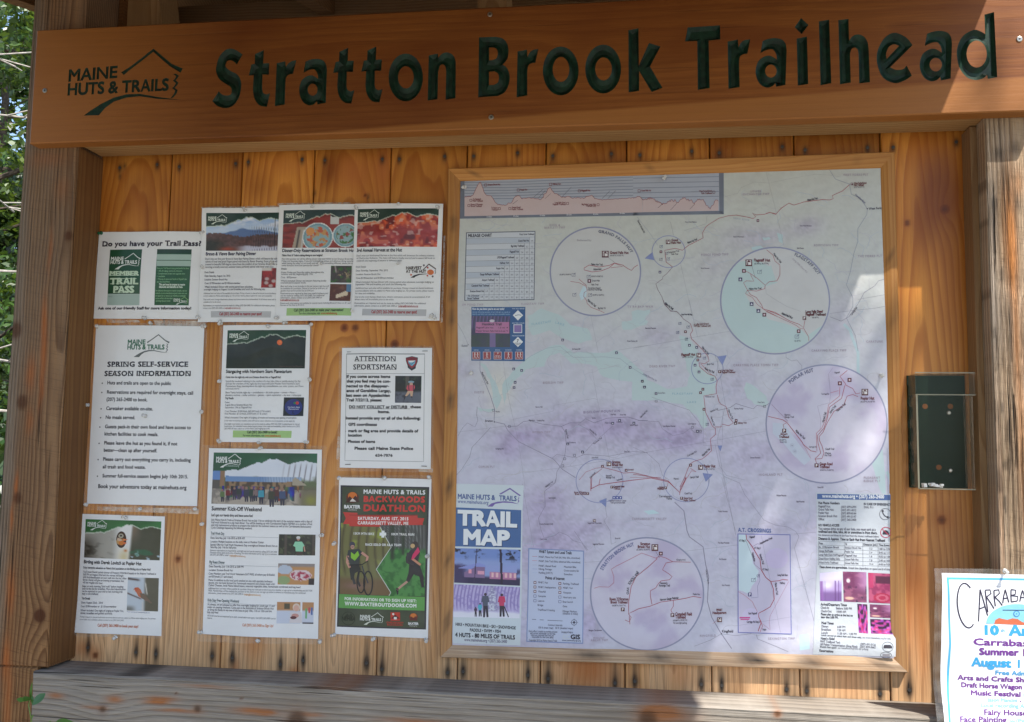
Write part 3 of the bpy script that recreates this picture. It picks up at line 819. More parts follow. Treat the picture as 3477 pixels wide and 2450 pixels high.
# the hut-and-trail emblem, in units of its lower text line
def base_pts(pts): return np.array(pts, float)
EM_ROOF = [(.522, .191), (.60, .235), (.70, .305), (.83, .402), (.93, .318), (1.02, .245), (1.126, .197), (1.107, .158), (1.0, .225), (.92, .292), (.83, .372), (.70, .275), (.60, .205), (.551, .165)]
EM_SW = [(.176, -.204), (.239, -.160), (.34, -.100), (.465, -.045), (.59, -.020), (.717, -.022), (.906, -.062), (1.12, -.097), (.906, -.080), (.717, -.045), (.59, -.052), (.465, -.085), (.385, -.14), (.327, -.207)]
def EM_BR():
    xs = [1.062, 1.092, 1.078, 1.062, 1.092, 1.078, 1.058, 1.088, 1.078, 1.048]
    vs = [.153, .130, .105, .090, .065, .040, .020, -.005, -.035, -.073]
    a = [(x, v) for x, v in zip(xs, vs)]
    return a+[(x-.026, v-.004) for x, v in reversed(a)]
def emblem(k, x0, y0, x1, y1, ctext, croof, csw=None, layer=3):
    """x0,y0 - x1,y1: base line of HUTS & TRAILS"""
    csw = csw or croof
    d = np.array([x1-x0, y1-y0]); L = abs(x1-x0)
    up = k.sh.up(k.px((x0, y0))[0])
    m = lambda pts: [tuple(np.array([x0, y0])+a*d+b*L*up) for a, b in pts]
    k.poly(m(EM_ROOF), croof, layer); k.poly(m(EM_SW), csw, layer); k.poly(m(EM_BR()), croof, layer)
    a = m([(.005, .132), (.49, .135)])
    k.t(*a[0], *a[1], .122*L, 'MAINE', ctext, .045, 0, layer)
    k.t(x0, y0, x1, y1, .122*L, 'HUTS & TRAILS', ctext, .045, 0, layer)

RIDGE = [(0, .36), (.12, .35), (.22, .32), (.25, .34), (.33, .27), (.40, .22), (.43, .18), (.48, .19), (.55, .11), (.58, .13), (.62, .11), (.66, .15), (.73, .22), (.80, .17), (.88, .14), (1, .19)]
def banner(k, quad, fn, green=(28, 66, 44), nx=90, ny=46, line=(215, 225, 205), glare=0.0):
    """header photograph below a green sky with the ridge line"""
    rx = [a for a, b in RIDGE]; ry = [b for a, b in RIDGE]
    def f(u, v):
        c = fn(u, v)
        r = np.interp(u, rx, ry)+.012*(vnoise(u*40, u*0, 4)-.5)
        m = (v < r)[..., None]
        g = np.array(green)*(0.85+0.3*vnoise(u*6, v*5, 3))[..., None]
        c = np.where(m, g, c)
        if line is not None:
            c = np.where((np.abs(v-r) < .014)[..., None], np.array(line)*.75+c*.25, c)
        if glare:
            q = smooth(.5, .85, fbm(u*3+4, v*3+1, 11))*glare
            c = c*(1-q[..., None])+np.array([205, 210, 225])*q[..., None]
        return c
    k.pic(quad, nx, ny, f, 1)

# ------------------------------------------------------------------ the carved sign board
DB = -0.143
sign = thing('carved_sign', 'long orange cedar board with dark green carved lettering across the top of the kiosk', 'sign', (0.9, DB, 1.355))
class Carve:
    def __init__(s): s.loops = []; s.depth = []
    def text(s, p0, p1, h, txt, bold, sp=1.0):
        v, F, wdt, loops = glyphs(txt, bold, 0, 5, sp)
        a, b = P(*p0, DB), P(*p1, DB)
        ex = (b-a)[[0, 2]]; 
        hz = h
        q = a[[0, 2]]+np.multiply.outer(v[:, 0]/wdt, ex)+np.multiply.outer(v[:, 1]*hz, np.array([0, 1.0]))
        for lp in loops: s.loops.append(q[lp])
    def pts(s, pts): s.loops.append(np.array(pts, float))
big, small = Carve(), Carve()
def capm(px, y0, y1): return P(px, y1, DB)[2]-P(px, y0, DB)[2]
def sm(pts, ox, oy, kk, hole=False):
    """traced outline: (x, y) runs smooth, (x, y, 1) is a corner"""
    n = len(pts); out = []
    for i in range(n):
        p0, p1, p2, p3 = pts[i-1], pts[i], pts[(i+1) % n], pts[(i+2) % n]
        a, b = np.array(p1[:2], float), np.array(p2[:2], float)
        if len(p1) > 2 and len(p2) > 2: out.append(a); continue
        ta = (b-np.array(p0[:2]))*.5 if len(p1) < 3 else (b-a)*.9; tb = (np.array(p3[:2])-a)*.5 if len(p2) < 3 else (b-a)*.9
        m = 6
        for j in range(m):
            t = j/m; out.append(a*(2*t**3-3*t*t+1)+ta*(t**3-2*t*t+t)+b*(3*t*t-2*t**3)+tb*(t**3-t*t))
    o = np.array(out); w_ = P(o[:, 0]*kk+ox, o[:, 1]*kk+oy, DB)[:, [0, 2]]
    c_ = ccw(w_); big.loops.append(c_[::-1] if hole else c_)
def ell(cx, cy, rx, ry, fr, hole=False):
    a = np.linspace(0, 2*math.pi, 36, endpoint=False); o = np.stack([cx+rx*np.cos(a), cy+ry*np.sin(a)], -1)
    w_ = ccw(P(o[:, 0]*fr[2]+fr[0], o[:, 1]*fr[2]+fr[1], DB)[:, [0, 2]]); big.loops.append(w_[::-1] if hole else w_)
G1, G2, G3, G4, G5, G6 = (700, 120, .19164), (1120, 120, .19164), (1600, 80, .19164), (2300, 60, .19164), (2680, 50, .16689), (3040, 20, .19033)
Z3_, Z4_ = (1650, 0, .4326), (2500, 0, .43268)
def ccw(p):
    p = np.array(p); ar = np.sum(p[:, 0]*np.roll(p[:, 1], -1)-np.roll(p[:, 0], -1)*p[:, 1])
    return p if ar > 0 else p[::-1]
sm([(645, 335, 1), (540, 262), (440, 230), (330, 262), (225, 390), (176, 570), (186, 680), (240, 780), (340, 852), (430, 910), (452, 985), (425, 1048), (340, 1062), (270, 1035), (225, 985, 1), (108, 1162, 1), (200, 1248), (335, 1286), (470, 1245), (580, 1100), (622, 890), (600, 760), (540, 680), (440, 630), (365, 575), (345, 520), (372, 455), (440, 440), (510, 475), (542, 516, 1)], *G1)
T_ = [(865, 330, 1), (1022, 255, 1), (1012, 492, 1), (1120, 490, 1), (1110, 692, 1), (998, 692, 1), (992, 950, 1), (1010, 1010), (1060, 1040), (1132, 1022, 1), (1078, 1262, 1), (960, 1245), (880, 1165), (840, 1060), (828, 940, 1), (842, 702, 1), (755, 708, 1), (800, 512, 1), (860, 500, 1)]
sm(T_, *G1); sm([(q[0]-697+.02*(1000-q[1])*0, (q[1]-1262)*.984+1205, *q[2:]) for q in T_], *G2); sm([(q[0]-199, (q[1]-1262)*.984+1184, *q[2:]) for q in T_], *G2)
R_L = [(1250, 488, 1), (1402, 455, 1), (1412, 560, 1), (1450, 500), (1520, 452), (1600, 435, 1), (1538, 680, 1), (1470, 690), (1420, 735), (1405, 830, 1), (1392, 1222, 1), (1218, 1252, 1)]
sm(R_L, *G1)
sm([(820, 490, 1), (990, 458, 1), (996, 585, 1), (1035, 510), (1100, 462), (1190, 445, 1), (1136, 692, 1), (1060, 702), (1008, 752), (994, 850, 1), (994, 1270, 1), (804, 1304, 1)], *G3)
sm([(890, 420, 1), (1072, 382, 1), (1084, 515, 1), (1125, 440), (1190, 395), (1292, 378, 1), (1240, 634, 1), (1160, 648), (1108, 695), (1094, 800, 1), (1104, 1225, 1), (906, 1258, 1)], *G4)
A_ = [(1760, 460, 1), (1850, 425), (1960, 412), (2070, 440), (2125, 515), (2140, 620, 1), (2120, 1192, 1), (1972, 1222, 1), (1960, 1165, 1), (1910, 1215), (1820, 1236), (1720, 1180), (1660, 1060), (1650, 930), (1690, 800), (1780, 722), (1880, 706), (1985, 768, 1), (1972, 680), (1930, 612), (1880, 598), (1800, 620), (1725, 662, 1)]
sm(A_, *G1); ell(1886, 960, 86, 106, G1, True)
sm([((q[0]-1650)*1.122+1388, (q[1]-1222)*1.065+1220, *q[2:]) for q in A_], *G4); ell(1657, 942, 101, 114, G4, True)
sm([((q[0]-1650)*1.172+437, (q[1]-1222)*1.092+1325, *q[2:]) for q in A_], *G6); ell(722, 1044, 110, 120, G6, True)
ell(1345, 742, 305, 424, G2); ell(1347, 740, 138, 196, G2, True)
sm([(1752, 352, 1), (1912, 318, 1), (1922, 392, 1), (1990, 320), (2085, 298), (2180, 345), (2225, 440), (2232, 560, 1), (2226, 1108, 1), (2050, 1140, 1), (2060, 640, 1), (2045, 550), (2000, 512), (1950, 540), (1918, 650, 1), (1908, 1128, 1), (1732, 1152, 1)], *G2)
sm([(138, 240, 1), (430, 228, 1), (560, 262), (635, 350), (662, 480), (640, 620), (560, 722, 1), (640, 790), (682, 930), (660, 1090), (590, 1215), (470, 1280, 1), (124, 1304, 1)], *G3); sm([(318, 422, 1), (400, 420, 1), (450, 450), (470, 530), (445, 610), (390, 642, 1), (318, 648, 1)], *G3, True); sm([(316, 852, 1), (410, 842, 1), (470, 880), (490, 960), (470, 1040), (400, 1082, 1), (316, 1086, 1)], *G3, True)
ell(587, 555, 141, 192, Z3_); ell(589, 543, 65, 98, Z3_, True); ell(920, 540, 141, 192, Z3_); ell(923, 539, 65, 90, Z3_, True)
sm([(1118, 235, 1), (1198, 220, 1), (1200, 513, 1), (1280, 335, 1), (1370, 363, 1), (1288, 520, 1), (1386, 688, 1), (1300, 720, 1), (1203, 556, 1), (1202, 712, 1), (1120, 724, 1)], *Z3_)
sm([(182, 168, 1), (755, 132, 1), (762, 382, 1), (556, 402, 1), (572, 1244, 1), (362, 1276, 1), (352, 410, 1), (136, 416, 1)], *G4)
sm([(108, 248, 1), (240, 62, 1), (392, 205, 1), (252, 390, 1)], *G5); sm([(150, 482, 1), (360, 438, 1), (386, 1405, 1), (174, 1438, 1)], *G5); sm([(602, 130, 1), (812, 96, 1), (856, 1388, 1), (636, 1430, 1)], *G5)
sm([(998, 105, 1), (1206, 78, 1), (1218, 520, 1), (1290, 430), (1400, 396), (1520, 440), (1595, 560), (1618, 720, 1), (1642, 1368, 1), (1424, 1392, 1), (1408, 780, 1), (1385, 700), (1330, 665), (1265, 700), (1236, 800, 1), (1252, 1375, 1), (1032, 1412, 1)], *G5)
sm([(1384, 352, 1), (1330, 290), (1240, 255), (1160, 300), (1108, 400), (1106, 500), (1150, 605), (1240, 650), (1320, 630), (1378, 592, 1), (1336, 512, 1), (1310, 540), (1255, 546), (1207, 526, 1)], *Z4_); sm([(1181, 460, 1), (1176, 420), (1200, 365), (1240, 346), (1277, 358, 1)], *Z4_, True)
sm([(1590, 150, 1), (1762, 106, 1), (1818, 1268, 1), (1650, 1300, 1), (1640, 1230, 1), (1560, 1290), (1430, 1318), (1280, 1270), (1150, 1110), (1098, 880), (1120, 690), (1220, 520), (1400, 424), (1520, 450), (1604, 500, 1)], *G6); ell(1452, 855, 180, 240, G6, True)
a, b = P(229, 322, DB), P(573, 305, DB)
E0 = a[[0, 2]]; EX = (b-a)[[0, 2]]; EL = np.linalg.norm(EX)
em = lambda pts: [tuple(E0+u*EX+np.array([0, v*EL])) for u, v in pts]
def ccw(p):
    p = np.array(p); ar = np.sum(p[:, 0]*np.roll(p[:, 1], -1)-np.roll(p[:, 0], -1)*p[:, 1])
    return p if ar > 0 else p[::-1]
small.text((229, 322), (573, 305), .108*EL, 'HUTS & TRAILS', .062)
small.text((232, 275), (398, 262), .108*EL, 'MAINE', .062)
for pts in (EM_ROOF, EM_SW, EM_BR()): small.pts(ccw(em(pts)))

def carve_geo(loops, d1, dep1, d2, dep2):
    g = Geo()
    V = np.concatenate(loops); idx = []; n = 0
    for l in loops: idx.append(list(range(n, n+len(l)))); n += len(l)
    A = offset_loops(V, idx, -d1); B = offset_loops(V, idx, -d2)
    lay = [(V, 0.0), (A, dep1), (B, dep2)]
    v = np.concatenate([np.stack([q[:, 0], np.full(len(q), DB+dp), q[:, 1]], -1) for q, dp in lay])
    f = []
    for ix in idx:
        for i in range(len(ix)):
            a, b = ix[i], ix[(i+1) % len(ix)]
            for k in range(2):
                f.append((a+k*n, b+k*n, b+(k+1)*n, a+(k+1)*n))
    return v, f, [B[i] for i in idx], [V[i] for i in idx]

def fill2d(loops, y):
    cu = bpy.data.curves.new('f', 'CURVE'); cu.dimensions = '2D'; cu.fill_mode = 'BOTH'
    for l in loops:
        sp = cu.splines.new('POLY'); sp.points.add(len(l)-1)
        for p, q in zip(sp.points, l): p.co = (q[0], q[1], 0, 1)
        sp.use_cyclic_u = True
    o = bpy.data.objects.new('f', cu); COL.objects.link(o); bpy.context.view_layer.update()
    me = bpy.data.meshes.new_from_object(o.evaluated_get(bpy.context.evaluated_depsgraph_get()))
    v = np.array([p.co[:] for p in me.vertices]); f = [tuple(p.vertices) for p in me.polygons]
    bpy.data.objects.remove(o); bpy.data.curves.remove(cu); bpy.data.meshes.remove(me)
    return np.stack([v[:, 0], np.full(len(v), y), v[:, 1]], -1), f

all_loops = []
for nm, C_, d in (('lettering', big, (.0052, .0048, .0094, .0082)), ('emblem', small, (.0008, .0012, .0013, .0018))):
    v, f, inner, outer = carve_geo(C_.loops, *d)
    bottom = fill2d(inner, DB+d[3])
    g = Geo().add(v, f).add(*bottom)
    me_o = mesh_obj(nm, g.v, g.f, GREEN, sign)
    all_loops += outer
bx0, bx1, bz0, bz1, th = -0.216, 2.022, 1.2165, 1.494, 0.0375
rim = np.array([(bx0, bz0), (bx1, bz0), (bx1, bz1), (bx0, bz1)])
e = .0025
rin = np.array([(bx0+e, bz0+e), (bx1-e, bz0+e), (bx1-e, bz1-e), (bx0+e, bz1-e)])
fv, ff = fill2d([rin]+all_loops, DB)
g = Geo().add(fv, ff)
ring = [np.stack([rin[:, 0], np.full(4, DB), rin[:, 1]], -1), np.stack([rim[:, 0], np.full(4, DB+e), rim[:, 1]], -1), np.stack([rim[:, 0], np.full(4, DB+th), rim[:, 1]], -1)]
rv = np.concatenate(ring); rf = []
for k in range(2):
    for i in range(4):
        j = (i+1) % 4; rf.append((k*4+i, k*4+4+i, k*4+4+j, k*4+j))
rf.append((8, 11, 10, 9))
g.add(rv, rf)
V = np.array(g.v); 
X, Z = V[:, 0], V[:, 2]
gco = np.stack([Z-1.494, X, V[:, 1]-DB, np.ones(len(V))], -1)
S = np.zeros((len(V), 4))
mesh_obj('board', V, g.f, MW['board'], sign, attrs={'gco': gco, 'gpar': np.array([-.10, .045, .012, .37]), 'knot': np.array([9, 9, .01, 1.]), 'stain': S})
for px, py in ((153, 307), (1664, 48), (1668, 397), (3461, 132)):
    q = P(px, py, DB)
    gg = Geo(); gg.tube([(q[0], DB+.004, q[2]), (q[0], DB-.0012, q[2]), (q[0], DB-.0016, q[2])], [.0058, .0058, .0045], 14)
    so_ = gg.build('screw', SCREW, sign)
    g2 = Geo(); g2.tube([(q[0], DB-.0010, q[2]), (q[0], DB-.0019, q[2])], [.0023, .0023], 6); g2.build('socket', STEEL, so_)
# ------------------------------------------------------------------ the notices
FA = (280, 680, .29617); FB = (920, 680, .27199); FC = (270, 1080, .42017); FD = (240, 1720, .29654); FE = (700, 1080, .27192)
FG = (670, 1500, .44489); FH = (1120, 1160, .28422); FI = (1110, 1600, .37072)
def S3(a, b, c): return np.stack([a, b, c], -1)
def mixc(c, col, m): return c*(1-m[..., None])+np.array(col, float)*m[..., None]
def const(u, col): return np.ones(u.shape+(3,))*np.array(col, float)
INK = (40, 36, 42); GREY = (112, 110, 116); RED = (170, 40, 40); LGRN = (168, 204, 128); DGRN = (24, 72, 44)
def curlA(a, b, ph):                             # gentle buckling of a sheet held by pins
    return lambda u, v: 1.5*a*np.sin(math.pi*u)*np.sin(2.3*v+ph)**2+b*(1-v)*np.sin(5*u+ph)**2*v*1.6+.006*np.exp(-((u-(ph*1.7)%1)/.25)**2-((v-(1 if ph < 1.5 else 0))/.2)**2)
pictures = []

# "Do you have your Trail Pass?"
root, sh = make_sheet('trail_pass_notice', 'landscape white notice asking about the trail pass, two dark green cards printed on it', [(337, 787), (697, 787), (680, 1084), (315.5, 1081)], -.0032, 'notice', curlA(.004, .003, .4))
k = Ink(sh, FA)
k.t(230, 526, 1366, 522, 50, 'Do you have your Trail Pass?', (52, 44, 56), .055, sp=1.05)
for x in (262, 1010, 1185): k.rect(x-30, 522, x+34, 528, (52, 44, 56), 3)
k.t(178, 1250, 1250, 1250, 26, 'Ask one of our friendly Staff for more information today!', (50, 42, 54), .055)
k.build('lettering')
for nm in (0, 1):
    k = Ink(sh, FA)
    if nm == 0:
        k.poly([(323, 567), (696, 564), (668, 1075), (296, 1073)], (22, 78, 48), 1); k.poly([(295, 1075), (667, 1077), (660, 1204), (287, 1202)], (168, 190, 180), 1)
        emblem(k, 330, 730, 640, 730, (235, 240, 232), (232, 238, 230))
        for y, h, x0, x1, tx in ((864, 48, 318, 664, 'MEMBER'), (962, 66, 322, 655, 'TRAIL'), (1058, 70, 362, 608, 'PASS')):
            k.t(x0, y, x1, y, h, tx, (205, 228, 198), .07)
            n = len(tx); 
            for i in range(n):
                xa = x0+(x1-x0)*(i+.5)/n; wd = (x1-x0)/n*.40
                if tx[i] not in 'S': k.rect(xa-wd, y-7, xa+wd*.9, y, (205, 228, 198), 3); k.rect(xa-wd, y-h, xa+wd*.5, y-h+7, (205, 228, 198), 3)
        k.t(305, 1110, 350, 1110, 12, 'Name', (110, 125, 118))
    else:
        k.poly([(870, 563), (1260, 563), (1222, 1204), (831, 1202)], (26, 86, 50), 1)
        k.rect(866, 622, 1254, 686, (172, 196, 182), 2); k.rect(864, 694, 1250, 757, (172, 196, 182), 2)
        k.rect(870, 566, 1256, 612, (18, 58, 40), 2)
        k.para(868, 790, 1230, 31, 17, ['Show your Trail Pass and enjoy great benefits like these:', ('  •  10% off lodging, lunches & minimums', 1155), ('  •  Complimentary private room upgrades when', 1185), ('  •  available', 960), ('  •  Free use of canoes and kayaks at Flagstaff Lake', 1205), ('     and the Dead River', 1015)], (150, 200, 150), b=.02)
        k.para(890, 978, 1185, 27, 20, ['This card must be present to receive', ('discounts and benefits at Huts.', 1160)], (225, 238, 220), b=.05)
        k.para(848, 1046, 1205, 29, 17, ['For additional information on member benefits, visit our', 'website at www.mainehuts.org and make sure you', ('are signed up to receive our monthly e-newsletter', 1192), ('and you will be in the know about', 1045), ('upcoming trips and events!', 1015)], (150, 200, 150), b=.02)
        emblem(k, 1052, 1163, 1200, 1167, (225, 235, 220), (160, 205, 130), (232, 238, 230))
    k.build('trail_pass_card')

# "Brews & Views Beer Pairing Dinner"
root, sh = make_sheet('event_poster', 'beer pairing dinner poster with bare trees under blue sky, left of three overlapping', [(690, 708), (992, 702), (972, 1094), (672, 1093)], -.0056, 'poster', curlA(.003, .003, 1.2), group='event posters')
def f_brews(u, v):
    c = mixc(const(u, (206, 222, 240)), (120, 160, 215), smooth(.6, .2, v)*fbm(u*6, v*9, 5))
    c = mixc(c, (240, 240, 245), smooth(.5, .7, fbm(u*5, v*8, 12))*smooth(.55, .2, v))
    hl = .46+.05*np.sin(u*6+1)+.03*vnoise(u*12, u*0, 2)-.06*np.exp(-((u-.48)/.08)**2)
    c = mixc(c, (95, 120, 165), smooth(hl, hl+.03, v))
    h2 = .52+.08*smooth(.2, .5, u)-.06*smooth(.5, .9, u)
    tr = np.array([70, 52, 50])+np.multiply.outer(fbm(u*30, v*20, 6), np.array([60, 40, 36.]))
    c = np.where((v > h2+.04*vnoise(u*60, v*0, 7))[..., None], tr, c)
    c = mixc(c, (40, 46, 30), smooth(.35, .1, u)*smooth(.6, .8, v)*.7)
    c = mixc(c, (205, 205, 222), smooth(.86, .9, v+.05*(vnoise(u*20, v*6, 1)-.5))*smooth(.35, .6, u))
    c = mixc(c, (170, 70, 40), np.exp(-((u-.3)/.1)**2-((v-.95)/.05)**2))
    tw = np.abs(np.sin(u*95+2*np.sin(v*6)))**18*smooth(.55, .75, u)*smooth(.25, .45, v)*.7
    return mixc(c, (40, 34, 40), np.clip(tw, 0, 1))
k = Ink(sh, FA); banner(k, [(1432, 150), (2258, 138), (2236, 578), (1418, 578)], f_brews, (26, 56, 42)); 
k.line([(2212, 195), (2208, 300), (2200, 570)], 7, (40, 30, 34), 2)
k.build('header_photo')
k = Ink(sh, FA); emblem(k, 1452, 238, 1640, 238, (225, 235, 220), (225, 235, 220)); k.build('emblem')
k = Ink(sh, FA)
k.t(1418, 632, 1995, 628, 34, 'Brews & Views Beer Pairing Dinner', (45, 40, 66), .035)
k.para(1412, 682, 2270, 31, 20, ["Don't miss our first-ever Brews & Views Beer Pairing Dinner, which will feature the culinary", 'talents of local chef Jared Frigon paired with beers by Baxter Brewing. Event guests will be', 'treated to beautiful 360-degree views from the comfort of our Stratton Brook Hut while', ('savoring a locally-sourced, summer menu perfectly paired with local craft beer.', 2200)], GREY, -.004, .012)
k.para(1405, 835, 1700, 42, 20, [('Event Details', 1515), ('Date: Saturday, August 1st, 2015', 1700), ('Location: Stratton Brook Hut', 1670), ('Cost: $130/member and $140/non-member', 1820), ("What's Included: Dinner with course-paired beer selections,", 1965)], GREY, 0, .02)
k.t(1395, 1033, 2105, 1030, 20, 'overnight lodging on August 1st and breakfast and lunch the following day.', GREY, .012)
k.para(1392, 1075, 2230, 29, 16, ['Additional beer and wine will be available for purchase. Pricing is based on shared bunkroom accommodations', ('and are subject to Maine state lodging tax. For private rooms, please inquire for rates and availability.', 2180)], GREY, 0, .01, .2)
k.para(1390, 1145, 2225, 29, 16, ['Due to this event having a fixed menu, dietary restrictions cannot be accommodated. A full dinner menu will be', ('available prior to the event.', 1595)], GREY, 0, .01, .2)
k.para(1388, 1215, 2210, 29, 16, ['Reservations are required and can be made by calling (207) 265-2400. For additional information, please'], GREY, 0, .02)
k.t(1386, 1244, 1630, 1244, 16, 'contact us at (207) 265-2400 or', GREY, .01); k.t(1638, 1244, 1820, 1244, 16, 'lodging@mainehuts.org', RED, .02)
k.poly([(1478, 1270), (2168, 1272), (2162, 1344), (1476, 1342)], (190, 190, 190), 1)
k.t(1575, 1318, 2062, 1318, 30, 'Call (207) 265-2400 to reserve your spot!', (165, 36, 42), .03)
k.build('lettering')
def f_cups(u, v):
    c = const(u, (165, 38, 34)); c = mixc(c, (90, 24, 24), smooth(.4, .6, fbm(u*5, v*5, 4))*.6)
    c = mixc(c, (220, 215, 205), smooth(.18, .1, v)*smooth(.8, .6, u)*1.0)
    for x, y in ((.38, .55), (.35, .75), (.85, .66), (.66, .9)): c = mixc(c, (205, 200, 195), np.clip(1.4-((u-x)/.16)**2-((v-y)/.09)**2, 0, 1)*.85)
    return c
k = Ink(sh, FA); k.pic([(2066, 778), (2226, 776), (2218, 1003), (2056, 1003)], 22, 30, f_cups, 2); k.build('photo')

# "Dinner-Only Reservations at Stratton Brook Hut"
root, sh = make_sheet('event_poster', 'dinner reservations poster with two plates on a red table and a green box', [(948.5, 696), (1252, 692), (1238, 1089), (935, 1089)], -.0082, 'poster', curlA(.003, .004, 2.2), group='event posters')
def plate(c, u, v, x, y, r, food, asp=1.9):
    d = np.hypot(u-x, (v-y)/asp)
    c = mixc(c, (235, 236, 232), (d < r)*1.0); c = mixc(c, (120, 160, 170), (d < r*.94)*1.0); c = mixc(c, (150, 178, 180), (d < r*.80)*1.0)
    n = fbm(u*26, v*14, 9); m = (d < r*.72)*smooth(.42, .5, n)
    cc = np.where((vnoise(u*20, v*11, 3) > .5)[..., None], np.array(food[0]), np.array(food[1]))
    return np.where((m > .5)[..., None], cc, c)
def f_dinner(u, v):
    c = const(u, (150, 48, 34)); c = mixc(c, (90, 30, 24), smooth(.4, .7, fbm(u*4, v*12, 2))*.6)
    c = mixc(c, (176, 160, 140), ((u > .13+.1*(1-v)) & (u < .27+.08*(1-v)) & (v > .45))*1.0)
    c = mixc(c, (60, 52, 50), np.exp(-((u-.20-.07*(.8-v))/.012)**2)*smooth(.5, .55, v)); c = mixc(c, (205, 205, 205), np.exp(-((u-.26-.05*(.8-v))/.008)**2)*smooth(.5, .55, v))
    c = plate(c, u, v, .46, .72, .20, ((196, 92, 60), (200, 150, 90))); c = plate(c, u, v, .82, .67, .165, ((70, 120, 60), (150, 70, 60)))
    c = mixc(c, (222, 150, 80), (np.hypot(u-.36, (v-.57)/1.9) < .055)*1.0)
    c = mixc(c, (205, 205, 200), ((np.abs(u-.67) < .055) & (v > .12) & (v < .38))*1.0); c = mixc(c, (40, 34, 32), (np.hypot(u-.67, (v-.15)/.9) < .05)*1.0)
    return c
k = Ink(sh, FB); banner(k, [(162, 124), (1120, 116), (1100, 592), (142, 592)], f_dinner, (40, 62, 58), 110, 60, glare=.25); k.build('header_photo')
k = Ink(sh, FB); emblem(k, 188, 220, 406, 218, (225, 235, 220), (225, 235, 220)); k.build('emblem')
k = Ink(sh, FB)
k.t(143, 645, 1046, 643, 36, 'Dinner-Only Reservations at Stratton Brook Hut', (40, 44, 60), .035)
k.t(140, 697, 648, 697, 22, 'Maine Huts & Trails is taking dining to new heights!', INK, .03)
k.para(138, 740, 1060, 27, 19, ['New this summer, we will be offering dinner-only reservations at our Stratton Brook Hut on', 'Friday and Saturday nights. If you are looking for a unique and delicious dining experience', 'while visiting the valley, or are locally and want to try something different, please join us for', ('some fantastic food and spectacular views!', 600)], GREY, 0, .015, lead=-1)
k.para(132, 863, 700, 36, 19, [('Details', 198), ('', 0)], INK, 0, .03)
k.para(130, 907, 665, 24, 19, ['Dates: Friday and Saturday nights throughout the', ('summer and fall, beginning July 17th.', 530)], GREY, 0, .02)
k.t(126, 970, 318, 970, 19, 'Cost:  $25/person', GREY, .02)
k.para(124, 1013, 695, 24, 19, ["What's Included: Dinner and dessert featuring locally", ('sourced and in-season foods.', 440)], GREY, 0, .02)
k.para(122, 1080, 728, 28, 18, ['Beer and wine is not included in the per person rate but will', ('be available for purchase. Dinner is served at 6:00 pm, all', 710), ('guests must arrive at the hut by 5:00 pm.', 540)], GREY, 0, .015, .2)
k.para(120, 1170, 720, 27, 18, ['Reservations are required at least one week in advance and', ('can be made by calling (207) 265-2400. For additional', 675), ('information, please contact us at (207) 265-2400 or', 645)], GREY, 0, .02, .2)
k.t(117, 1251, 355, 1251, 18, 'lodging@mainehuts.org', RED, .03); k.rect(117, 1255, 355, 1258, RED, 3)
k.para(116, 1292, 1000, 25, 18, ['Dinner-only reservations not available for special events including Brews & Views on 8/1 and', ('Harvest at the Hut on 9/19/15.', 420)], GREY, 0, .012, .2)
k.poly([(200, 1344), (1100, 1348), (1092, 1442), (194, 1438)], LGRN, 1)
k.t(288, 1386, 915, 1386, 30, 'Call (207) 265-2400 to make your reservation!', (36, 60, 40), .03)
k.t(358, 1424, 622, 1424, 24, 'For more information, visit', (60, 80, 56), .01); k.t(634, 1424, 840, 1424, 24, 'www.mainehuts.org', (190, 100, 40), .03)
k.build('lettering')
def f_salad(u, v):
    n = fbm(u*9, v*9, 7); c = const(u, (70, 60, 56)); c = mixc(c, (60, 96, 44), smooth(.45, .55, fbm(u*6, v*6, 3)))
    c = mixc(c, (196, 168, 120), smooth(.5, .6, n)*np.exp(-((u-.65)/.28)**2-((v-.5)/.25)**2)*1.6*.7)
    return mixc(c, (190, 176, 170), np.clip(np.exp(-((u-.2-.15*v)/.03)**2)*smooth(.5, .3, v), 0, 1))
def f_cake(u, v):
    c = const(u, (96, 52, 32)); c = mixc(c, (140, 90, 60), smooth(.4, .7, fbm(u*5, v*5, 3))*.7)
    m = ((v > .65-.55*(u-.3)) & (v < .95-.35*u) & (u > .3) & (u < .85)); c = mixc(c, (225, 205, 175), m*1.0)
    return mixc(c, (90, 130, 165), ((u > .78) & (v < .45))*1.0)
k = Ink(sh, FB); k.pic([(752, 816), (1010, 816), (1004, 1028), (745, 1026)], 26, 22, f_salad, 2); k.build('photo')
k = Ink(sh, FB); k.pic([(744, 1043), (1004, 1046), (996, 1258), (735, 1255)], 26, 22, f_cake, 2); k.build('photo')

# "3rd Annual Harvest at the Hut"
root, sh = make_sheet('event_poster', 'harvest dinner poster with a photo of orange red vegetables, right of three overlapping', [(1205, 691), (1505, 691), (1492.5, 1088), (1194, 1088)], -.0108, 'poster', curlA(.003, .004, 3.0), group='event posters')
def f_harv(u, v):
    n = fbm(u*8, v*4.2, 5); n2 = vnoise(u*16, v*8, 9)
    c = const(u, (150, 40, 28)); c = mixc(c, (222, 92, 46), smooth(.42, .62, n)); c = mixc(c, (232, 140, 90), smooth(.62, .75, n2)*.8)
    c = mixc(c, (90, 24, 26), smooth(.35, .2, n2)*.8); c = mixc(c, (190, 80, 90), smooth(.5, .7, fbm(u*3, v*2.5, 8))*smooth(.3, .5, v)*.55)
    return mixc(c, (225, 200, 190), smooth(.74, .8, vnoise(u*22, v*18, 4))*.6)
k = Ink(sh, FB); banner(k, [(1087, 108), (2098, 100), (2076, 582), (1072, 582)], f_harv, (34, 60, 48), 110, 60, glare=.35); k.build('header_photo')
k = Ink(sh, FB); emblem(k, 1114, 206, 1332, 203, (225, 235, 220), (225, 235, 220)); k.build('emblem')
k = Ink(sh, FB)
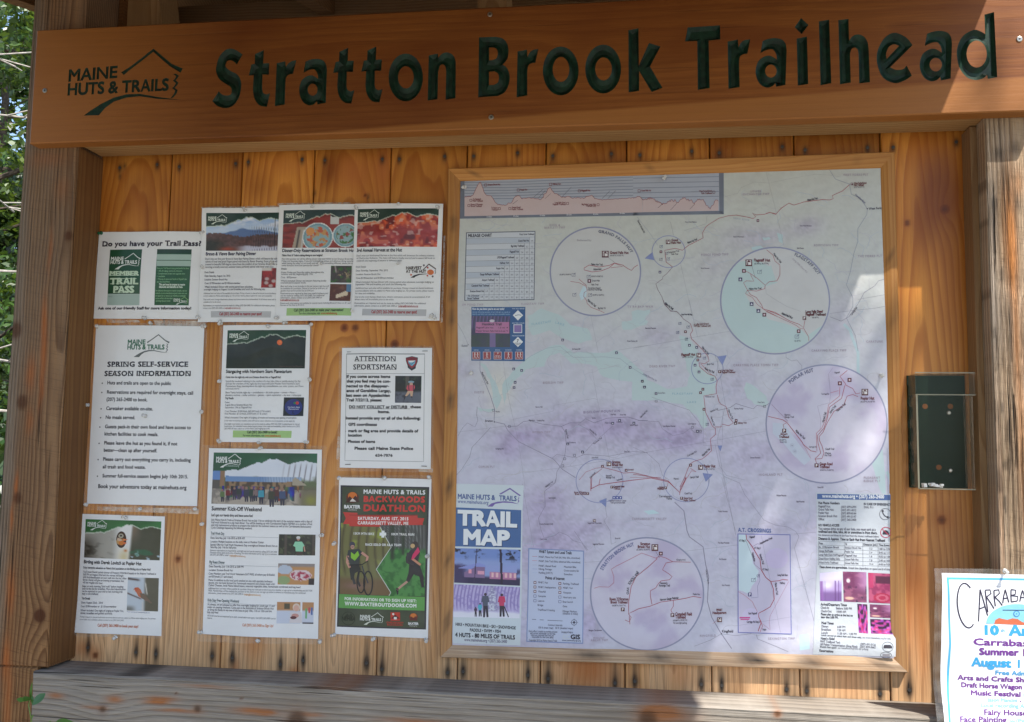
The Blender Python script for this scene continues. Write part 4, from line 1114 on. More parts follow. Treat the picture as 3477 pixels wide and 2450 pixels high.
k.t(1072, 643, 1643, 641, 36, '3rd Annual Harvest at the Hut', (40, 36, 52), .035)
k.para(1070, 700, 2042, 32, 19, ["Don't miss our third annual Harvest at the Hut which will showcase the culinary creations", ('of Chef Jordan Rolleston. The menu will feature locally sourced and in season fall foods to', 2050), ('celebrate the beginning of autumn in delicious style!', 1640)], GREY, 0, .015)
k.para(1062, 840, 1470, 46.5, 19, [('Event Details', 1190), ('Date: Saturday, September 19th, 2015', 1466), ('Location: Stratton Brook Hut', 1372), ('Cost: $140/member and $150/non-member', 1540)], GREY, 0, .02)
k.para(1058, 1030, 2036, 29, 19, ["What's Included: Harvest Dinner with course paired wine selections, overnight lodging on", ('September 19th and breakfast and lunch the following day.', 1692)], GREY, 0, .015)
k.para(1055, 1105, 2028, 33, 18, ['Additional beer and wine will be available for purchase. Pricing is based on shared bunkroom', ('accommodations and are subject to Maine state lodging tax. For private rooms, please inquire', 2034), ('for rates and availability.', 1305)], GREY, 0, .012, .2)
k.para(1052, 1215, 1988, 32, 18, ['Due to this event having a fixed menu, dietary restrictions cannot be accommodated. A full', ('dinner menu will be available prior to the event.', 1535)], GREY, 0, .012, .2)
k.para(1048, 1294, 1936, 33, 18, ['Reservations are required and can be made by calling (207) 265-2400. For additional', ('information, please contact us at (207) 265-2400 or', 1580)], GREY, 0, .02, .2)
k.t(1590, 1327, 1838, 1327, 18, 'lodging@mainehuts.org', RED, .03); k.rect(1590, 1332, 1838, 1335, RED, 3)
k.poly([(1150, 1356), (1942, 1360), (1936, 1442), (1146, 1438)], (188, 188, 188), 1)
k.t(1260, 1410, 1822, 1410, 34, 'Call (207) 265-2400 to reserve your spot!', (170, 40, 42), .03)
k.build('lettering')
k = Ink(sh, FB)
k.t(1690, 862, 1885, 862, 36, 'HARVEST', (60, 36, 26), .05); k.t(1688, 905, 1940, 905, 36, 'AT THE HUT', (60, 36, 26), .05)
k.poly([(1895, 868), (1975, 790), (2062, 850), (2062, 866), (1975, 806), (1905, 872)], (60, 36, 26), 2)
k.disc(1995, 898, 42, (226, 120, 44), 2, 34)
for dx in (-18, 0, 18): k.line([(1995+dx*.5, 866), (1995+dx*1.2, 898), (1995+dx*.5, 930)], 4, (190, 84, 30), 3)
k.poly([(1742, 966), (1790, 935), (1850, 918), (1950, 916), (1950, 922), (1860, 930), (1810, 950), (1790, 966)], (50, 34, 26), 2)
for x, y, c in ((1912, 812, (60, 44, 36)), (1960, 840, (176, 40, 40)), (1752, 930, (206, 90, 36)), (1956, 940, (190, 60, 40)), (2022, 950, (60, 40, 44))):
    k.poly([(x+18*math.cos(a)*(1 if i % 2 else .45), y+18*math.sin(a)*(1 if i % 2 else .45)) for i, a in enumerate(np.linspace(0, 6.283, 10, endpoint=False))], c, 2)
k.line([(2058, 866), (2050, 880), (2060, 895), (2050, 918)], 7, (60, 36, 26), 2)
k.build('harvest_emblem')

# the spring notice
root, sh = make_sheet('season_notice', 'tall white spring season notice with a bulleted list and green and grey emblem', [(326.7, 1104), (694, 1107), (669, 1718), (295, 1709)], -.0032, 'notice', curlA(.0035, .002, .9), film=[(318, 1097), (704, 1098), (683, 1740), (281, 1730)])
k = Ink(sh, FC); emblem(k, 391, 252, 694, 252, (46, 112, 84), (100, 108, 108)); k.build('emblem')
k = Ink(sh, FC)
for y, x0, x1, tx in ((391, 226, 880, 'SPRING SELF-SERVICE'), (466, 203, 900, 'SEASON INFORMATION')):
    k.t(x0, y, x1, y, 39, tx, (38, 38, 50), .045, sp=1.1)
    for i, ch in enumerate(tx):
        if ch in 'PRINFAMTLE':
            xa = x0+(x1-x0)*(i+.5)/len(tx); k.rect(xa-17, y-4.5, xa+14, y, (38, 38, 50), 3); k.rect(xa-17, y-39, xa+12, y-34.5, (38, 38, 50), 3)
bul = [(187, 534, 228, 745, 'Huts and trails are open to the public'), (184, 609, 226, 920, 'Reservations are required for overnight stays, call'), (None, 668, 223, 555, '(207) 265-2400 to book.'), (179, 741, 220, 600, 'Caretaker available on-site.'),
       (175, 813, 217, 457, 'No meals served.'), (169, 888, 211, 903, 'Guests pack-in their own food and have access to'), (None, 947, 208, 645, 'kitchen facilities to cook meals.'), (163, 1020, 205, 797, 'Please leave the hut as you found it, if not'),
       (None, 1078, 202, 636, 'better—clean up after yourself.'), (155, 1151, 196, 902, 'Please carry out everything you carry in, including'), (None, 1212, 192, 543, 'all trash and food waste.'), (149, 1285, 190, 880, 'Summer full-service season begins July 10th 2015.')]
for bx, y, x0, x1, tx in bul:
    if bx: k.disc(bx, y-9, 5.5, INK, 3, n=10)
    k.t(x0, y, x1, y+(x1-x0)*.012, 25, tx, (52, 50, 58), .022)
k.t(154, 1371, 868, 1383, 28, 'Book your adventure today at mainehuts.org', (52, 50, 58), .022)
k.build('lettering')

# stargazing
root, sh = make_sheet('event_poster', 'white stargazing poster with nearly black photo and small orange moon', [(758.5, 1104), (1053.5, 1102), (1045, 1502), (745.7, 1500)], -.0032, 'poster', curlA(.003, .003, 1.7), film=[(748, 1095), (1061, 1094), (1054, 1512), (740, 1510)], group='event posters')
def f_star(u, v):
    c = const(u, (34, 44, 46)); c = mixc(c, (22, 28, 26), smooth(.5, .9, v)); c = mixc(c, (48, 60, 60), smooth(.5, .7, fbm(u*4, v*5, 3))*.4)
    h = .75-.3*np.exp(-((u-.6)/.3)**2); return mixc(c, (24, 34, 26), smooth(h-.03, h+.03, v))
k = Ink(sh, FE); banner(k, [(270, 150), (1250, 146), (1232, 626), (250, 626)], f_star, (26, 66, 46), 100, 54); k.disc(922, 303, 33, (232, 108, 52), 3); k.disc(930, 296, 14, (240, 130, 70), 4)
k.t(918, 606, 1215, 606, 12, 'Photo by Northern Stars Planetarium', (110, 80, 80)); k.build('header_photo')
k = Ink(sh, FE); emblem(k, 294, 246, 512, 246, (228, 238, 226), (228, 238, 226)); k.build('emblem')
k = Ink(sh, FE)
k.t(250, 683, 1068, 683, 36, 'Stargazing with Northern Stars Planetarium', (34, 40, 46), .035)
k.t(247, 746, 935, 748, 22, 'Come view the night sky with us at Stratton Brook Hut or Flagstaff Hut!', INK, .025)
k.para(247, 796, 1180, 31, 20, ['Spend the weekend relaxing in the comfort of a hut, hike, bike or paddle during the day', ('and see the wonders of the night sky first hand with John Meader from Northern Stars', 1168), ('Planetarium. Enjoy learning about the night sky, constellations, our solar system, our Moon', 1216), ('and much more!', 415)], GREY, 0, .012)
k.para(243, 937, 1128, 33, 20, ['Show Topics Include: night sky ~ constellations ~ the solar system ~ comets ~ Moon ~', ('planetary motions ~ stellar evolution ~ galaxies ~ space exploration ~ sky lore ~ telescopes', 1188)], GREY, 0, .018)
k.t(240, 1010, 345, 1010, 22, 'Trip Details', INK, .03)
k.para(238, 1060, 580, 32, 20, [('Dates:', 298), ('August 8th at Stratton Brook Hut', 580), ('September 19th at Flagstaff Hut', 572)], GREY, 0, .015)
k.para(236, 1172, 812, 31, 20, ['Cost: Member: $100/Adult, $65.50/Youth (17 & under)', ('Non Member: $115/Adult, $70/Youth (17 & under)', 770)], GREY, 0, .015)
k.t(234, 1250, 1140, 1254, 20, "What's Included: One night of lodging, all meals and evening star gazing presentation.", GREY, .018)
k.t(232, 1287, 1118, 1293, 17, 'In the event of inclement weather, John will hold an indoor slideshow and presentation on the night sky.', GREY, .012, .2)
k.para(231, 1328, 1178, 29, 17, ['Overnight reservations are mandatory and can be made by calling (207) 265-2400. Lodging based on shared', 'bunkrooms. For individual rooms please inquire private room rates and availability, please contact us at (207)', ('265-2400. All rates subject to current Maine State lodging tax of 8%.', 808)], GREY, .003, .015, .2)
k.poly([(340, 1400), (1082, 1406), (1078, 1494), (337, 1488)], LGRN, 1)
k.t(517, 1436, 900, 1438, 30, 'Call (207) 265-2400 to book!', (36, 60, 40), .035); k.t(468, 1476, 738, 1478, 24, 'For more information, visit', (60, 80, 56), .012); k.t(744, 1478, 945, 1480, 24, 'www.mainehuts.org', (196, 104, 40), .03)
k.build('lettering')
k = Ink(sh, FE); k.poly([(975, 988), (1224, 988), (1217, 1222), (967, 1220)], (30, 30, 36), 1); k.disc(1095, 1108, 108, (36, 46, 120), 2, 100); k.disc(1110, 1058, 16, (40, 120, 70), 3); k.disc(1140, 1058, 20, (200, 60, 60), 3)
k.t(1025, 1118, 1172, 1118, 16, 'Northern Stars', (200, 205, 225), .03); k.t(1032, 1142, 1160, 1142, 16, 'Planetarium', (200, 205, 225), .03); k.line([(1090, 1150), (1088, 1190), (1110, 1195)], 8, (12, 12, 24), 3); k.build('planetarium_emblem')

# Attention Sportsman
root, sh = make_sheet('missing_person_notice', 'stapled white letter-size notice to sportsmen with a ruled black border and a shield', [(1162, 1181), (1467, 1180.5), (1462.5, 1592), (1153.5, 1587)], -.0030, 'notice', curlA(.002, .003, .2), film=[(1153, 1176), (1474, 1174), (1470, 1604), (1144, 1598)])
k = Ink(sh, FH)
k.frame(203, 148, 1134, 144, 3.5, (60, 60, 66), 2); k.line([(203, 148), (180, 1418), (1121, 1430), (1134, 144), (203, 148)], 3.5, (60, 60, 66), 2); k.line([(197, 381), (1130, 381)], 3.5, (60, 60, 66), 2)
for x0, y, x1, tx in ((300, 234, 790, 'ATTENTION'), (283, 332, 800, 'SPORTSMAN')):
    k.t(x0, y, x1, y, 60, tx, (40, 40, 50), .012, sp=1.06)
    for i, ch in enumerate(tx):
        xa = x0+(x1-x0)*(i+.5)/len(tx); 
        if ch not in 'OS': k.rect(xa-25, y-4, xa+24, y, (40, 40, 50), 3)
        if ch not in 'OSA': k.rect(xa-25, y-60, xa+22, y-56, (40, 40, 50), 3)
LN = [(203, 430, 728, 'If you come across items'), (202, 486, 730, 'that you feel may be con-'), (201, 543, 712, 'nected to the disappear-'), (200, 599, 735, 'ance of Geraldine Largay,'), (198, 655, 722, 'last seen on Appalachian'), (197, 711, 627, 'Trail 7/22/13, please:'),
      (233, 793, 930, 'DO NOT COLLECT or DISTURB'), (963, 793, 1093, 'these'), (578, 851, 720, 'items.'), (192, 926, 1085, 'Instead provide any or all of the following:'), (222, 1002, 568, 'GPS coordinates'), (221, 1078, 1060, 'mark or flag area and provide details of'),
      (219, 1131, 385, 'location'), (218, 1206, 545, 'Photos of items'), (297, 1288, 998, 'Please call Maine State Police'), (543, 1370, 752, '624-7076')]
for x0, y, x1, tx in LN: k.t(x0, y, x1, y+(x1-x0)*.004, 30, tx, (44, 44, 50), .055)
k.rect(233, 799, 963, 803, (44, 44, 50), 3)
for x, y in ((193, 992), (191, 1068), (190, 1198)): k.disc(x, y, 4, INK, 3, n=8)
k.build('lettering')
k = Ink(sh, FH); k.poly([(910, 190), (982, 172), (1054, 188), (1050, 240), (1030, 290), (1028, 318), (980, 345), (936, 312), (930, 280), (912, 230)], (40, 34, 48), 2); k.poly([(918, 196), (982, 180), (1046, 194), (1042, 240), (1020, 290), (982, 318), (944, 284), (920, 236)], (158, 48, 58), 3)
k.poly([(936, 228), (1026, 222), (1018, 260), (984, 292), (948, 264)], (120, 180, 205), 4); k.poly([(940, 226), (1020, 224), (1000, 244), (960, 246)], (235, 238, 240), 5); k.line([(945, 262), (980, 268), (1010, 240)], 7, (50, 90, 120), 6); k.t(928, 214, 1038, 212, 18, 'WARDEN', (60, 26, 36), .03, layer=5); k.build('shield_emblem')
def f_att(u, v):
    c = const(u, (28, 30, 30)); c = mixc(c, (50, 60, 44), smooth(.5, .65, fbm(u*8, v*8, 3))*smooth(.6, .4, v))
    c = mixc(c, np.array([96, 100, 112]), smooth(.55, .66, v+.06*fbm(u*6, v*4, 5))); c = mixc(c, (60, 62, 72), smooth(.5, .6, fbm(u*9, v*12, 8))*smooth(.6, .7, v))
    return mixc(c, (120, 110, 96), ((np.abs(u-.46) < .07) & (v < .5))*.6)
k = Ink(sh, FH); k.pic([(786, 407), (1098, 408), (1093, 730), (781, 728)], 30, 30, f_att, 1)
k.disc(975, 480, 36, (130, 160, 175), 2, 14); k.disc(975, 505, 20, (205, 160, 140), 2); k.poly([(930, 520), (1010, 515), (1022, 545), (1000, 590), (940, 588), (918, 560)], (206, 84, 100), 3); k.line([(945, 520), (950, 585)], 9, (40, 40, 50), 4); k.line([(1003, 515), (1000, 585)], 9, (40, 40, 50), 4)
k.poly([(935, 588), (1000, 590), (990, 655), (970, 655), (962, 610), (925, 650), (902, 648)], (208, 170, 140), 3); k.line([(905, 648), (892, 690)], 14, (60, 56, 60), 3); k.line([(978, 650), (985, 668)], 14, (60, 56, 60), 3); k.build('photo')

# Backwoods Duathlon
root, sh = make_sheet('race_poster', 'dark green duathlon race poster with a red ribbon, a cyclist and a runner', [(1154.5, 1620), (1465, 1626), (1453, 2167), (1138, 2152)], -.0030, 'poster', curlA(.004, .002, .6), film=[(1141, 1614), (1471, 1613), (1464, 2179), (1126, 2161)])
def f_dua(u, v):
    c = const(u, (70, 80, 60)); c = mixc(c, (56, 66, 50), smooth(.4, .7, fbm(u*5, v*8, 3))*.6); return mixc(c, (36, 66, 40), smooth(.55, .65, fbm(u*4+2, v*6, 9))*smooth(.3, .15, v))
k = Ink(sh, FI); k.poly([(133, 125), (938, 143), (908, 1448), (92, 1422)], (54, 54, 62), 1); k.pic([(150, 140), (922, 158), (893, 1435), (106, 1410)], 40, 60, f_dua, 2)
def f_wood(u, v):
    c = const(u, (120, 118, 72)); c = mixc(c, (150, 160, 70), smooth(.45, .65, fbm(u*6, v*7, 3))*smooth(.8, .5, v)); c = mixc(c, (76, 66, 48), np.clip(np.abs(np.sin(u*31+np.sin(v*5)))**10*smooth(.8, .6, v), 0, 1)*.8)
    c = mixc(c, (118, 96, 66), smooth(.72, .82, v)); return mixc(c, (150, 110, 110), np.exp(-((u-.2)/.15)**2-((v-.88)/.05)**2)*.6)
def f_grass(u, v):
    c = mixc(const(u, (78, 142, 72)), (52, 108, 54), smooth(.4, .6, fbm(u*12, v*16, 4))); m = smooth(.42, .36, v+.08*vnoise(u*12, u*0, 2))
    c = mixc(c, (74, 76, 72), m); c = mixc(c, (150, 152, 150), m*np.clip(np.abs(np.sin(u*44))**12, 0, 1)*.7)
    return mixc(c, (50, 62, 46), np.clip(np.exp(-((u-.34)/.04)**2)*smooth(.5, .46, v)+np.exp(-((u-.55)/.03)**2)*smooth(.44, .4, v), 0, 1))
k.pic([(132, 470), (880, 490), (868, 1140), (120, 1120)], 60, 60, f_wood, 3)
k.build('artwork')
k = Ink(sh, FI)
ch = [(490, 505), (596, 690), (460, 893), (592, 1105), (575, 1135), (896, 1145), (912, 480)]
xs = np.linspace(0, 1, 34)
def f_gpoly():
    nx, ny = 40, 60; v = np.linspace(0, 1, ny); yy = 490+v*650
    xl = np.interp(yy, [490, 690, 893, 1105, 1140], [490, 596, 460, 592, 570]); xr = 912-(yy-480)*.0245
    u = np.linspace(0, 1, nx); X = xl[:, None]+(xr-xl)[:, None]*u; Y = np.repeat(yy[:, None], nx, 1)
    c = f_grass((X-450)/460, np.repeat(v[:, None], nx, 1)); fs = [(j*nx+i, (j+1)*nx+i, (j+1)*nx+i+1, j*nx+i+1) for j in range(ny-1) for i in range(nx-1)]
    k.raw(k.px(np.stack([X, Y], -1).reshape(-1, 2)), fs, lin(np.clip(c, 0, 255)).reshape(-1, 3)*.88, 5)
f_gpoly(); k.line([(490, 505), (596, 690), (460, 893), (592, 1105), (575, 1135)], 5, (225, 228, 220), 7)
# cyclist
k.disc(238, 668, 26, (70, 70, 84), 6); k.disc(240, 690, 18, (196, 150, 130), 6)
k.poly([(200, 720), (300, 706), (340, 745), (310, 780), (300, 850), (225, 860), (188, 780)], (60, 66, 66), 6); k.poly([(226, 735), (258, 760), (290, 725), (304, 765), (262, 815), (226, 790)], (140, 196, 60), 7)
k.line([(196, 770), (190, 830), (215, 880)], 24, (205, 150, 130), 6); k.line([(325, 740), (380, 780), (372, 820)], 22, (205, 150, 130), 6); k.line([(205, 855), (330, 850), (385, 815)], 9, (30, 30, 34), 7)
k.poly([(212, 850), (300, 850), (318, 900), (262, 930), (250, 990), (225, 990), (212, 900)], (44, 46, 46), 6); k.line([(240, 960), (262, 1030)], 24, (60, 60, 62), 6); k.line([(300, 900), (290, 1000), (310, 1050)], 20, (50, 50, 52), 6)
k.ring(318, 1010, 36, 11, (34, 34, 36), 7, 98); k.ring(385, 1020, 40, 12, (36, 36, 38), 8, 108); k.line([(330, 860), (350, 930), (385, 1020)], 10, (60, 64, 80), 8)
# runner
k.disc(812, 672, 30, (60, 50, 50), 6, 34); k.disc(790, 680, 20, (205, 170, 120), 7)
k.poly([(768, 720), (850, 680), (858, 740), (830, 850), (760, 850), (730, 830), (728, 780)], (52, 46, 54), 6); k.poly([(838, 690), (856, 735), (800, 800), (776, 808), (790, 760)], (210, 50, 100), 7)
k.line([(790, 800), (862, 855)], 20, (200, 140, 110), 7); k.line([(745, 740), (740, 830), (800, 850)], 18, (60, 54, 60), 7)
k.poly([(760, 845), (852, 850), (888, 960), (892, 1060), (870, 1060), (850, 960), (800, 940), (760, 1010), (730, 1000), (752, 930)], (44, 42, 46), 6); k.line([(742, 1005), (690, 1045), (650, 1080)], 20, (190, 150, 130), 6); k.poly([(636, 1060), (664, 1068), (660, 1120), (648, 1128)], (40, 40, 44), 6)
k.build('artwork')
k = Ink(sh, FI)
k.poly([(152, 372), (285, 378), (283, 400), (832, 404), (832, 425), (895, 428), (878, 476), (893, 534), (760, 525), (762, 512), (210, 500), (210, 482), (150, 480), (178, 428)], (200, 62, 54), 4)
k.frame(214, 396, 832, 402, 3, (150, 40, 36), 5); k.line([(212, 500), (826, 512)], 3, (150, 40, 36), 5)
k.poly([(114, 1122), (898, 1148), (895, 1274), (108, 1248)], (98, 162, 82), 4)
k.poly([(507, 540), (534, 541), (533, 558), (550, 558), (550, 585), (533, 585), (532, 604), (506, 603), (506, 586), (489, 586), (490, 558), (507, 558)], (238, 240, 236), 9)
k.t(340, 202, 902, 210, 36, 'MAINE HUTS & TRAILS', (240, 240, 238), .045, sp=1.1, layer=5)
k.t(340, 276, 900, 282, 50, 'BACKWOODS', (210, 62, 54), .06, sp=1.12, layer=5); k.t(340, 360, 900, 368, 56, 'DUATHLON', (210, 62, 54), .06, sp=1.12, layer=5)
k.t(162, 336, 310, 338, 29, 'BAXTER', (238, 238, 236), .06, layer=5); k.t(196, 356, 280, 357, 13, 'Outdoors', (210, 210, 205), .02, layer=5)
k.disc(240, 238, 58, (96, 44, 30), 4, 50); k.disc(240, 222, 40, (214, 116, 44), 5, 34); k.poly([(175, 285), (215, 225), (240, 250), (268, 220), (305, 280)], (70, 34, 32), 6); k.poly([(215, 275), (240, 245), (275, 275)], (225, 215, 205), 7)
k.t(288, 442, 750, 446, 27, 'SATURDAY, AUG 1ST, 2015', (242, 238, 232), .045, sp=1.1, layer=6); k.t(286, 482, 750, 488, 27, 'CARRABASSETT VALLEY, ME', (242, 238, 232), .045, sp=1.1, layer=6)
k.t(250, 576, 440, 580, 20, '15KM MTN BIKE', (235, 235, 228), .045, sp=1.1, layer=8); k.t(596, 582, 804, 586, 20, '10KM TRAIL RUN', (235, 235, 228), .045, sp=1.1, layer=8); k.t(360, 676, 686, 682, 20, 'RACE SOLO OR AS A TEAM', (240, 240, 235), .045, sp=1.1, layer=8)
k.t(166, 1175, 822, 1196, 25, 'FOR INFORMATION OR TO SIGN UP VISIT:', (238, 242, 232), .045, sp=1.1, layer=6); k.t(166, 1222, 822, 1244, 31, 'WWW.BAXTEROUTDOORS.COM', (242, 244, 238), .045, sp=1.1, layer=6)
k.build('lettering')
k = Ink(sh, FI)
emblem(k, 307, 1360, 500, 1367, (232, 236, 226), (225, 230, 215), layer=5)
k.ring(200, 1345, 60, 5, (40, 48, 34), 5, 60); k.t(138, 1362, 264, 1366, 32, 'NEMBA', (36, 44, 30), .03, layer=6); k.poly([(160, 1330), (190, 1300), (205, 1318), (225, 1300), (245, 1332)], (44, 54, 38), 5)
k.rect(588, 1288, 674, 1365, (196, 56, 44), 4); k.disc(612, 1304, 10, (235, 230, 220), 5); k.poly([(590, 1345), (630, 1310), (672, 1345)], (60, 26, 26), 5); k.rect(618, 1330, 644, 1352, (235, 230, 220), 6); k.t(550, 1388, 706, 1394, 16, 'CARRABASSETT', (196, 56, 44), .05, layer=5); k.t(556, 1408, 700, 1414, 14, 'BACKCOUNTRY', (196, 56, 44), .05, layer=5)
k.disc(795, 1328, 40, (110, 50, 34), 4, 32); k.disc(795, 1318, 28, (214, 120, 48), 5, 20); k.poly([(758, 1362), (780, 1325), (795, 1345), (812, 1322), (834, 1364)], (100, 40, 34), 6); k.t(748, 1400, 840, 1404, 20, 'BAXTER', (238, 238, 236), .06, layer=5); k.t(760, 1416, 830, 1419, 9, 'Brewing Co.', (210, 210, 205), .02, layer=5)
k.build('sponsor_emblems')

# Summer Kick-Off Weekend
root, sh = make_sheet('event_poster', 'tall white summer kick-off poster, crowd before a long blue-roofed building in its photo', [(710, 1521), (1093, 1526), (1080, 2169), (688, 2152)], -.0030, 'poster', curlA(.004, .002, 2.6), film=[(688, 1511), (1109, 1513), (1096, 2188), (669, 2177)], group='event posters')
def f_sum(u, v):
    c = const(u, (226, 230, 236)); c = mixc(c, (205, 215, 228), fbm(u*4, v*4, 3)*.6)
    c = mixc(c, (96, 112, 76), smooth(.44, .5, v+.12*(fbm(u*14, v*8, 5)-.5)-.0)*((u < .45)*1.0))
    c = mixc(c, (104, 116, 84), smooth(.42, .55, v+.2*(fbm(u*12, v*7, 6)-.5))*((u > .84)*1.0))
    tw = np.clip(np.abs(np.sin(u*60+4*v))**20*smooth(.62, .8, u)*smooth(.15, .3, v), 0, 1)*smooth(.6, .5, v)*.8; c = mixc(c, (90, 80, 84), tw)
    roof = (u > .13) & (u < .86) & (v > .44+.02*np.sin(u*3)) & (v < .58-.02*u+.05*(u > .8)*(u-.8)*8)
    cr = mixc(const(u, (112, 146, 190)), (160, 180, 205), smooth(.45, .6, u)); cr = mixc(cr, (90, 110, 140), np.clip(np.abs(np.sin(u*120-8*v))**8, 0, 1)*smooth(.35, .5, u)*.5)
    c = np.where(roof[..., None], cr, c)
    wall = (u > .13) & (u < .88) & (v >= .565-.02*u) & (v < .74); cw = mixc(const(u, (150, 124, 96)), (70, 60, 54), smooth(.45, .55, vnoise(u*40, v*9, 3))*.8)
    c = np.where(wall[..., None], cw, c); c = mixc(c, (170, 160, 140), ((u > .77) & (u < .90) & (v > .46+(np.abs(u-.80))*1.4) & (v < .62))*1.0)
    c = np.where(((u < .07+.02*v) & (v > .34) & (v < .53))[..., None], np.array([104, 140, 196]), c); c = np.where(((u < .12) & (u >= .07) & (v > .36) & (v < .66))[..., None], np.array([146, 116, 90]), c); c = np.where(((u < .07) & (v > .53) & (v < .8))[..., None], np.array([92, 88, 84]), c)
    g = v > .70; cg = mixc(const(u, (176, 166, 152)), (110, 104, 100), smooth(.5, .6, fbm(u*20, v*10, 8))*.6); c = np.where(g[..., None], cg, c)
    pn = vnoise(u*46, v*3.2, 13); cols = np.stack([40+150*vnoise(u*46, v*9, 21)**2, 40+110*vnoise(u*46, v*9, 22)**2, 50+130*vnoise(u*46, v*9, 23)**2], -1)
    c = np.where(((pn > .45) & (v > .64) & (v < .93-.1*vnoise(u*23, u*0, 4)) & (u > .1) & (u < .86))[..., None], cols, c)
    c = mixc(c, (110, 104, 84), smooth(.8, .88, u)*smooth(.6, .7, v)*.8); return mixc(c, (160, 165, 60), np.exp(-((u-.95)/.06)**2-((v-.9)/.1)**2)*.6)
k = Ink(sh, FG); banner(k, [(127, 80), (917, 88), (908, 488), (108, 471)], f_sum, (44, 92, 66), 130, 70, None)
for x, y, s_, c in ((238, 400, 1, (120, 50, 56)), (290, 395, 1, (60, 50, 70)), (325, 390, 1.05, (50, 60, 60)), (383, 400, 1.2, (54, 60, 76)), (424, 400, 1.2, (46, 66, 60)), (495, 410, 1.3, (66, 150, 170)), (452, 400, 1.1, (130, 110, 110)), (575, 425, 1.5, (66, 70, 58)), (655, 420, 1.4, (70, 86, 120)), (610, 405, 1.2, (90, 56, 56)), (195, 410, 1., (96, 120, 76))):
    k.disc(x, y-42*s_, 9*s_, (150, 116, 100), 3, n=10); k.poly([(x-16*s_, y-32*s_), (x+16*s_, y-32*s_), (x+18*s_, y+8*s_), (x-18*s_, y+8*s_)], c, 3); k.poly([(x-13*s_, y+8*s_), (x+13*s_, y+8*s_), (x+10*s_, y+46*s_), (x+2*s_, y+46*s_), (x, y+16*s_), (x-3*s_, y+46*s_), (x-11*s_, y+46*s_)], (60, 60, 76), 3)
k.build('header_photo')
k = Ink(sh, FG); emblem(k, 146, 157, 322, 160, (236, 240, 234), (236, 240, 234)); k.t(200, 186, 326, 189, 13, 'www.mainehuts.org', (170, 190, 178), .02); k.build('emblem')
k = Ink(sh, FG)
k.t(110, 521, 498, 528, 27, 'Summer Kick-Off Weekend', (46, 44, 50), .03)
k.t(108, 566, 430, 572, 18, "Let's get our hands dirty and have some fun!", INK, .02)
k.para(107, 600, 878, 20, 14, ['Join Maine Huts & Trails at Stratton Brook Hut on July 11th to celebrate the start of the summer season with a day of', 'trail work followed by a pig roast dinner. You will be teaming up with Carrabassett Region NEMBA on a number of hut', ('and trail maintenance projects to prepare the trails for the summer season as well as the Carrabassett Backcountry', 872), ('Cycle Challenge happening the following weekend.', 425)], (112, 110, 116), .018, .012)
TEAL = (70, 92, 96)
k.t(104, 706, 208, 709, 19, 'Trail Work Day', TEAL, .015); k.line([(102, 716), (622, 730)], 2, (150, 152, 156))
k.para(102, 738, 365, 29, 14, [('Date: Saturday, July 11th 2015 at 8:30 AM', 365), ('Location: Multiple locations on the trails, meet at Outdoor Center', 512)], (112, 110, 116), .012, .015)
k.para(100, 790, 614, 19, 14, ['Special Offer for Trail Work Volunteers: Stay overnight at Stratton Brook Hut on', ('Saturday, July 11th for half price', 300)], (112, 110, 116), .02, .015)
k.para(97, 832, 612, 17, 12, ['Advance reservations are required for overnight stay and can be made by calling (207) 265-2400.', 'Discount will be taken at the time of booking. For more information and to sign up as a volunteer,', ('call (207) 265-2400 or email', 240)], (120, 118, 124), .025, .015, .2); k.t(248, 872, 370, 878, 12, 'lodging@mainehuts.org', (214, 150, 70), .02)
k.t(93, 926, 211, 929, 19, 'Pig Roast Dinner', TEAL, .015); k.line([(91, 936), (615, 952)], 2, (150, 152, 156))
k.para(90, 956, 355, 28, 14, [('Date: Saturday, July 11th 2015 at 5:00 PM', 355), ('Location: Stratton Brook Hut', 272)], (112, 110, 116), .015, .015)
k.para(87, 1011, 592, 22, 14, ['Cost: Members and Trail Work Volunteers EAT FREE, all others pay $15/adult', ('and $7/youth (17 and under)', 272)], (112, 110, 116), .02, .015)
k.para(86, 1060, 575, 20, 14, ['Menu: In addition to the local pork smoked on site with specialty barbeque', ('sauces, you can look forward to: homemade macaroni and cheese made with', 592), ('Cabot Cheeses, local Maine baked beans, seasonal vegetable sides, homemade cornbread and keg beer!', 790)], (112, 110, 116), .022, .012)
k.para(84, 1122, 878, 18, 12, ['Additional beer and wine will be available for purchase. Bring your trail pass to show you are a member or sign up for a membership and EAT FOR', ('FREE. Memberships will be available for purchase at the event or you can sign up online in advance at mainehuts.org. For additional', 828), ('information, please contact us at (207) 265-2400 or', 355)], (120, 118, 124), .025, .012, .2); k.t(360, 1168, 486, 1173, 12, 'lodging@mainehuts.org', (214, 150, 70), .02)
k.t(80, 1216, 322, 1224, 19, 'Kids Stay Free Opening Weekend', TEAL, .015); k.line([(78, 1226), (608, 1244)], 2, (150, 152, 156))
k.para(78, 1246, 592, 20, 14, ['As always, we are pleased to offer free overnight lodging for youth age 17 and', ('under on opening weekend. Come join in the festivities at Stratton Brook Hut', 586), ('or bring the family to any one of the huts on July 10th, 11th or 12th and the', 572), ('kids stay free!', 162)], (112, 110, 116), .022, .012)
k.t(77, 1330, 602, 1352, 12, 'All youth must be accompanied by an adult, normal adult rates apply. Call (207) 265-2400 now to', (120, 118, 124), .01, .2)
k.t(76, 1348, 116, 1350, 12, 'reserve.', (120, 118, 124), .01, .2)
k.t(352, 1402, 585, 1410, 18, 'Call (207) 265-2400 to Sign Up!', (222, 150, 110), .02)
k.build('lettering')
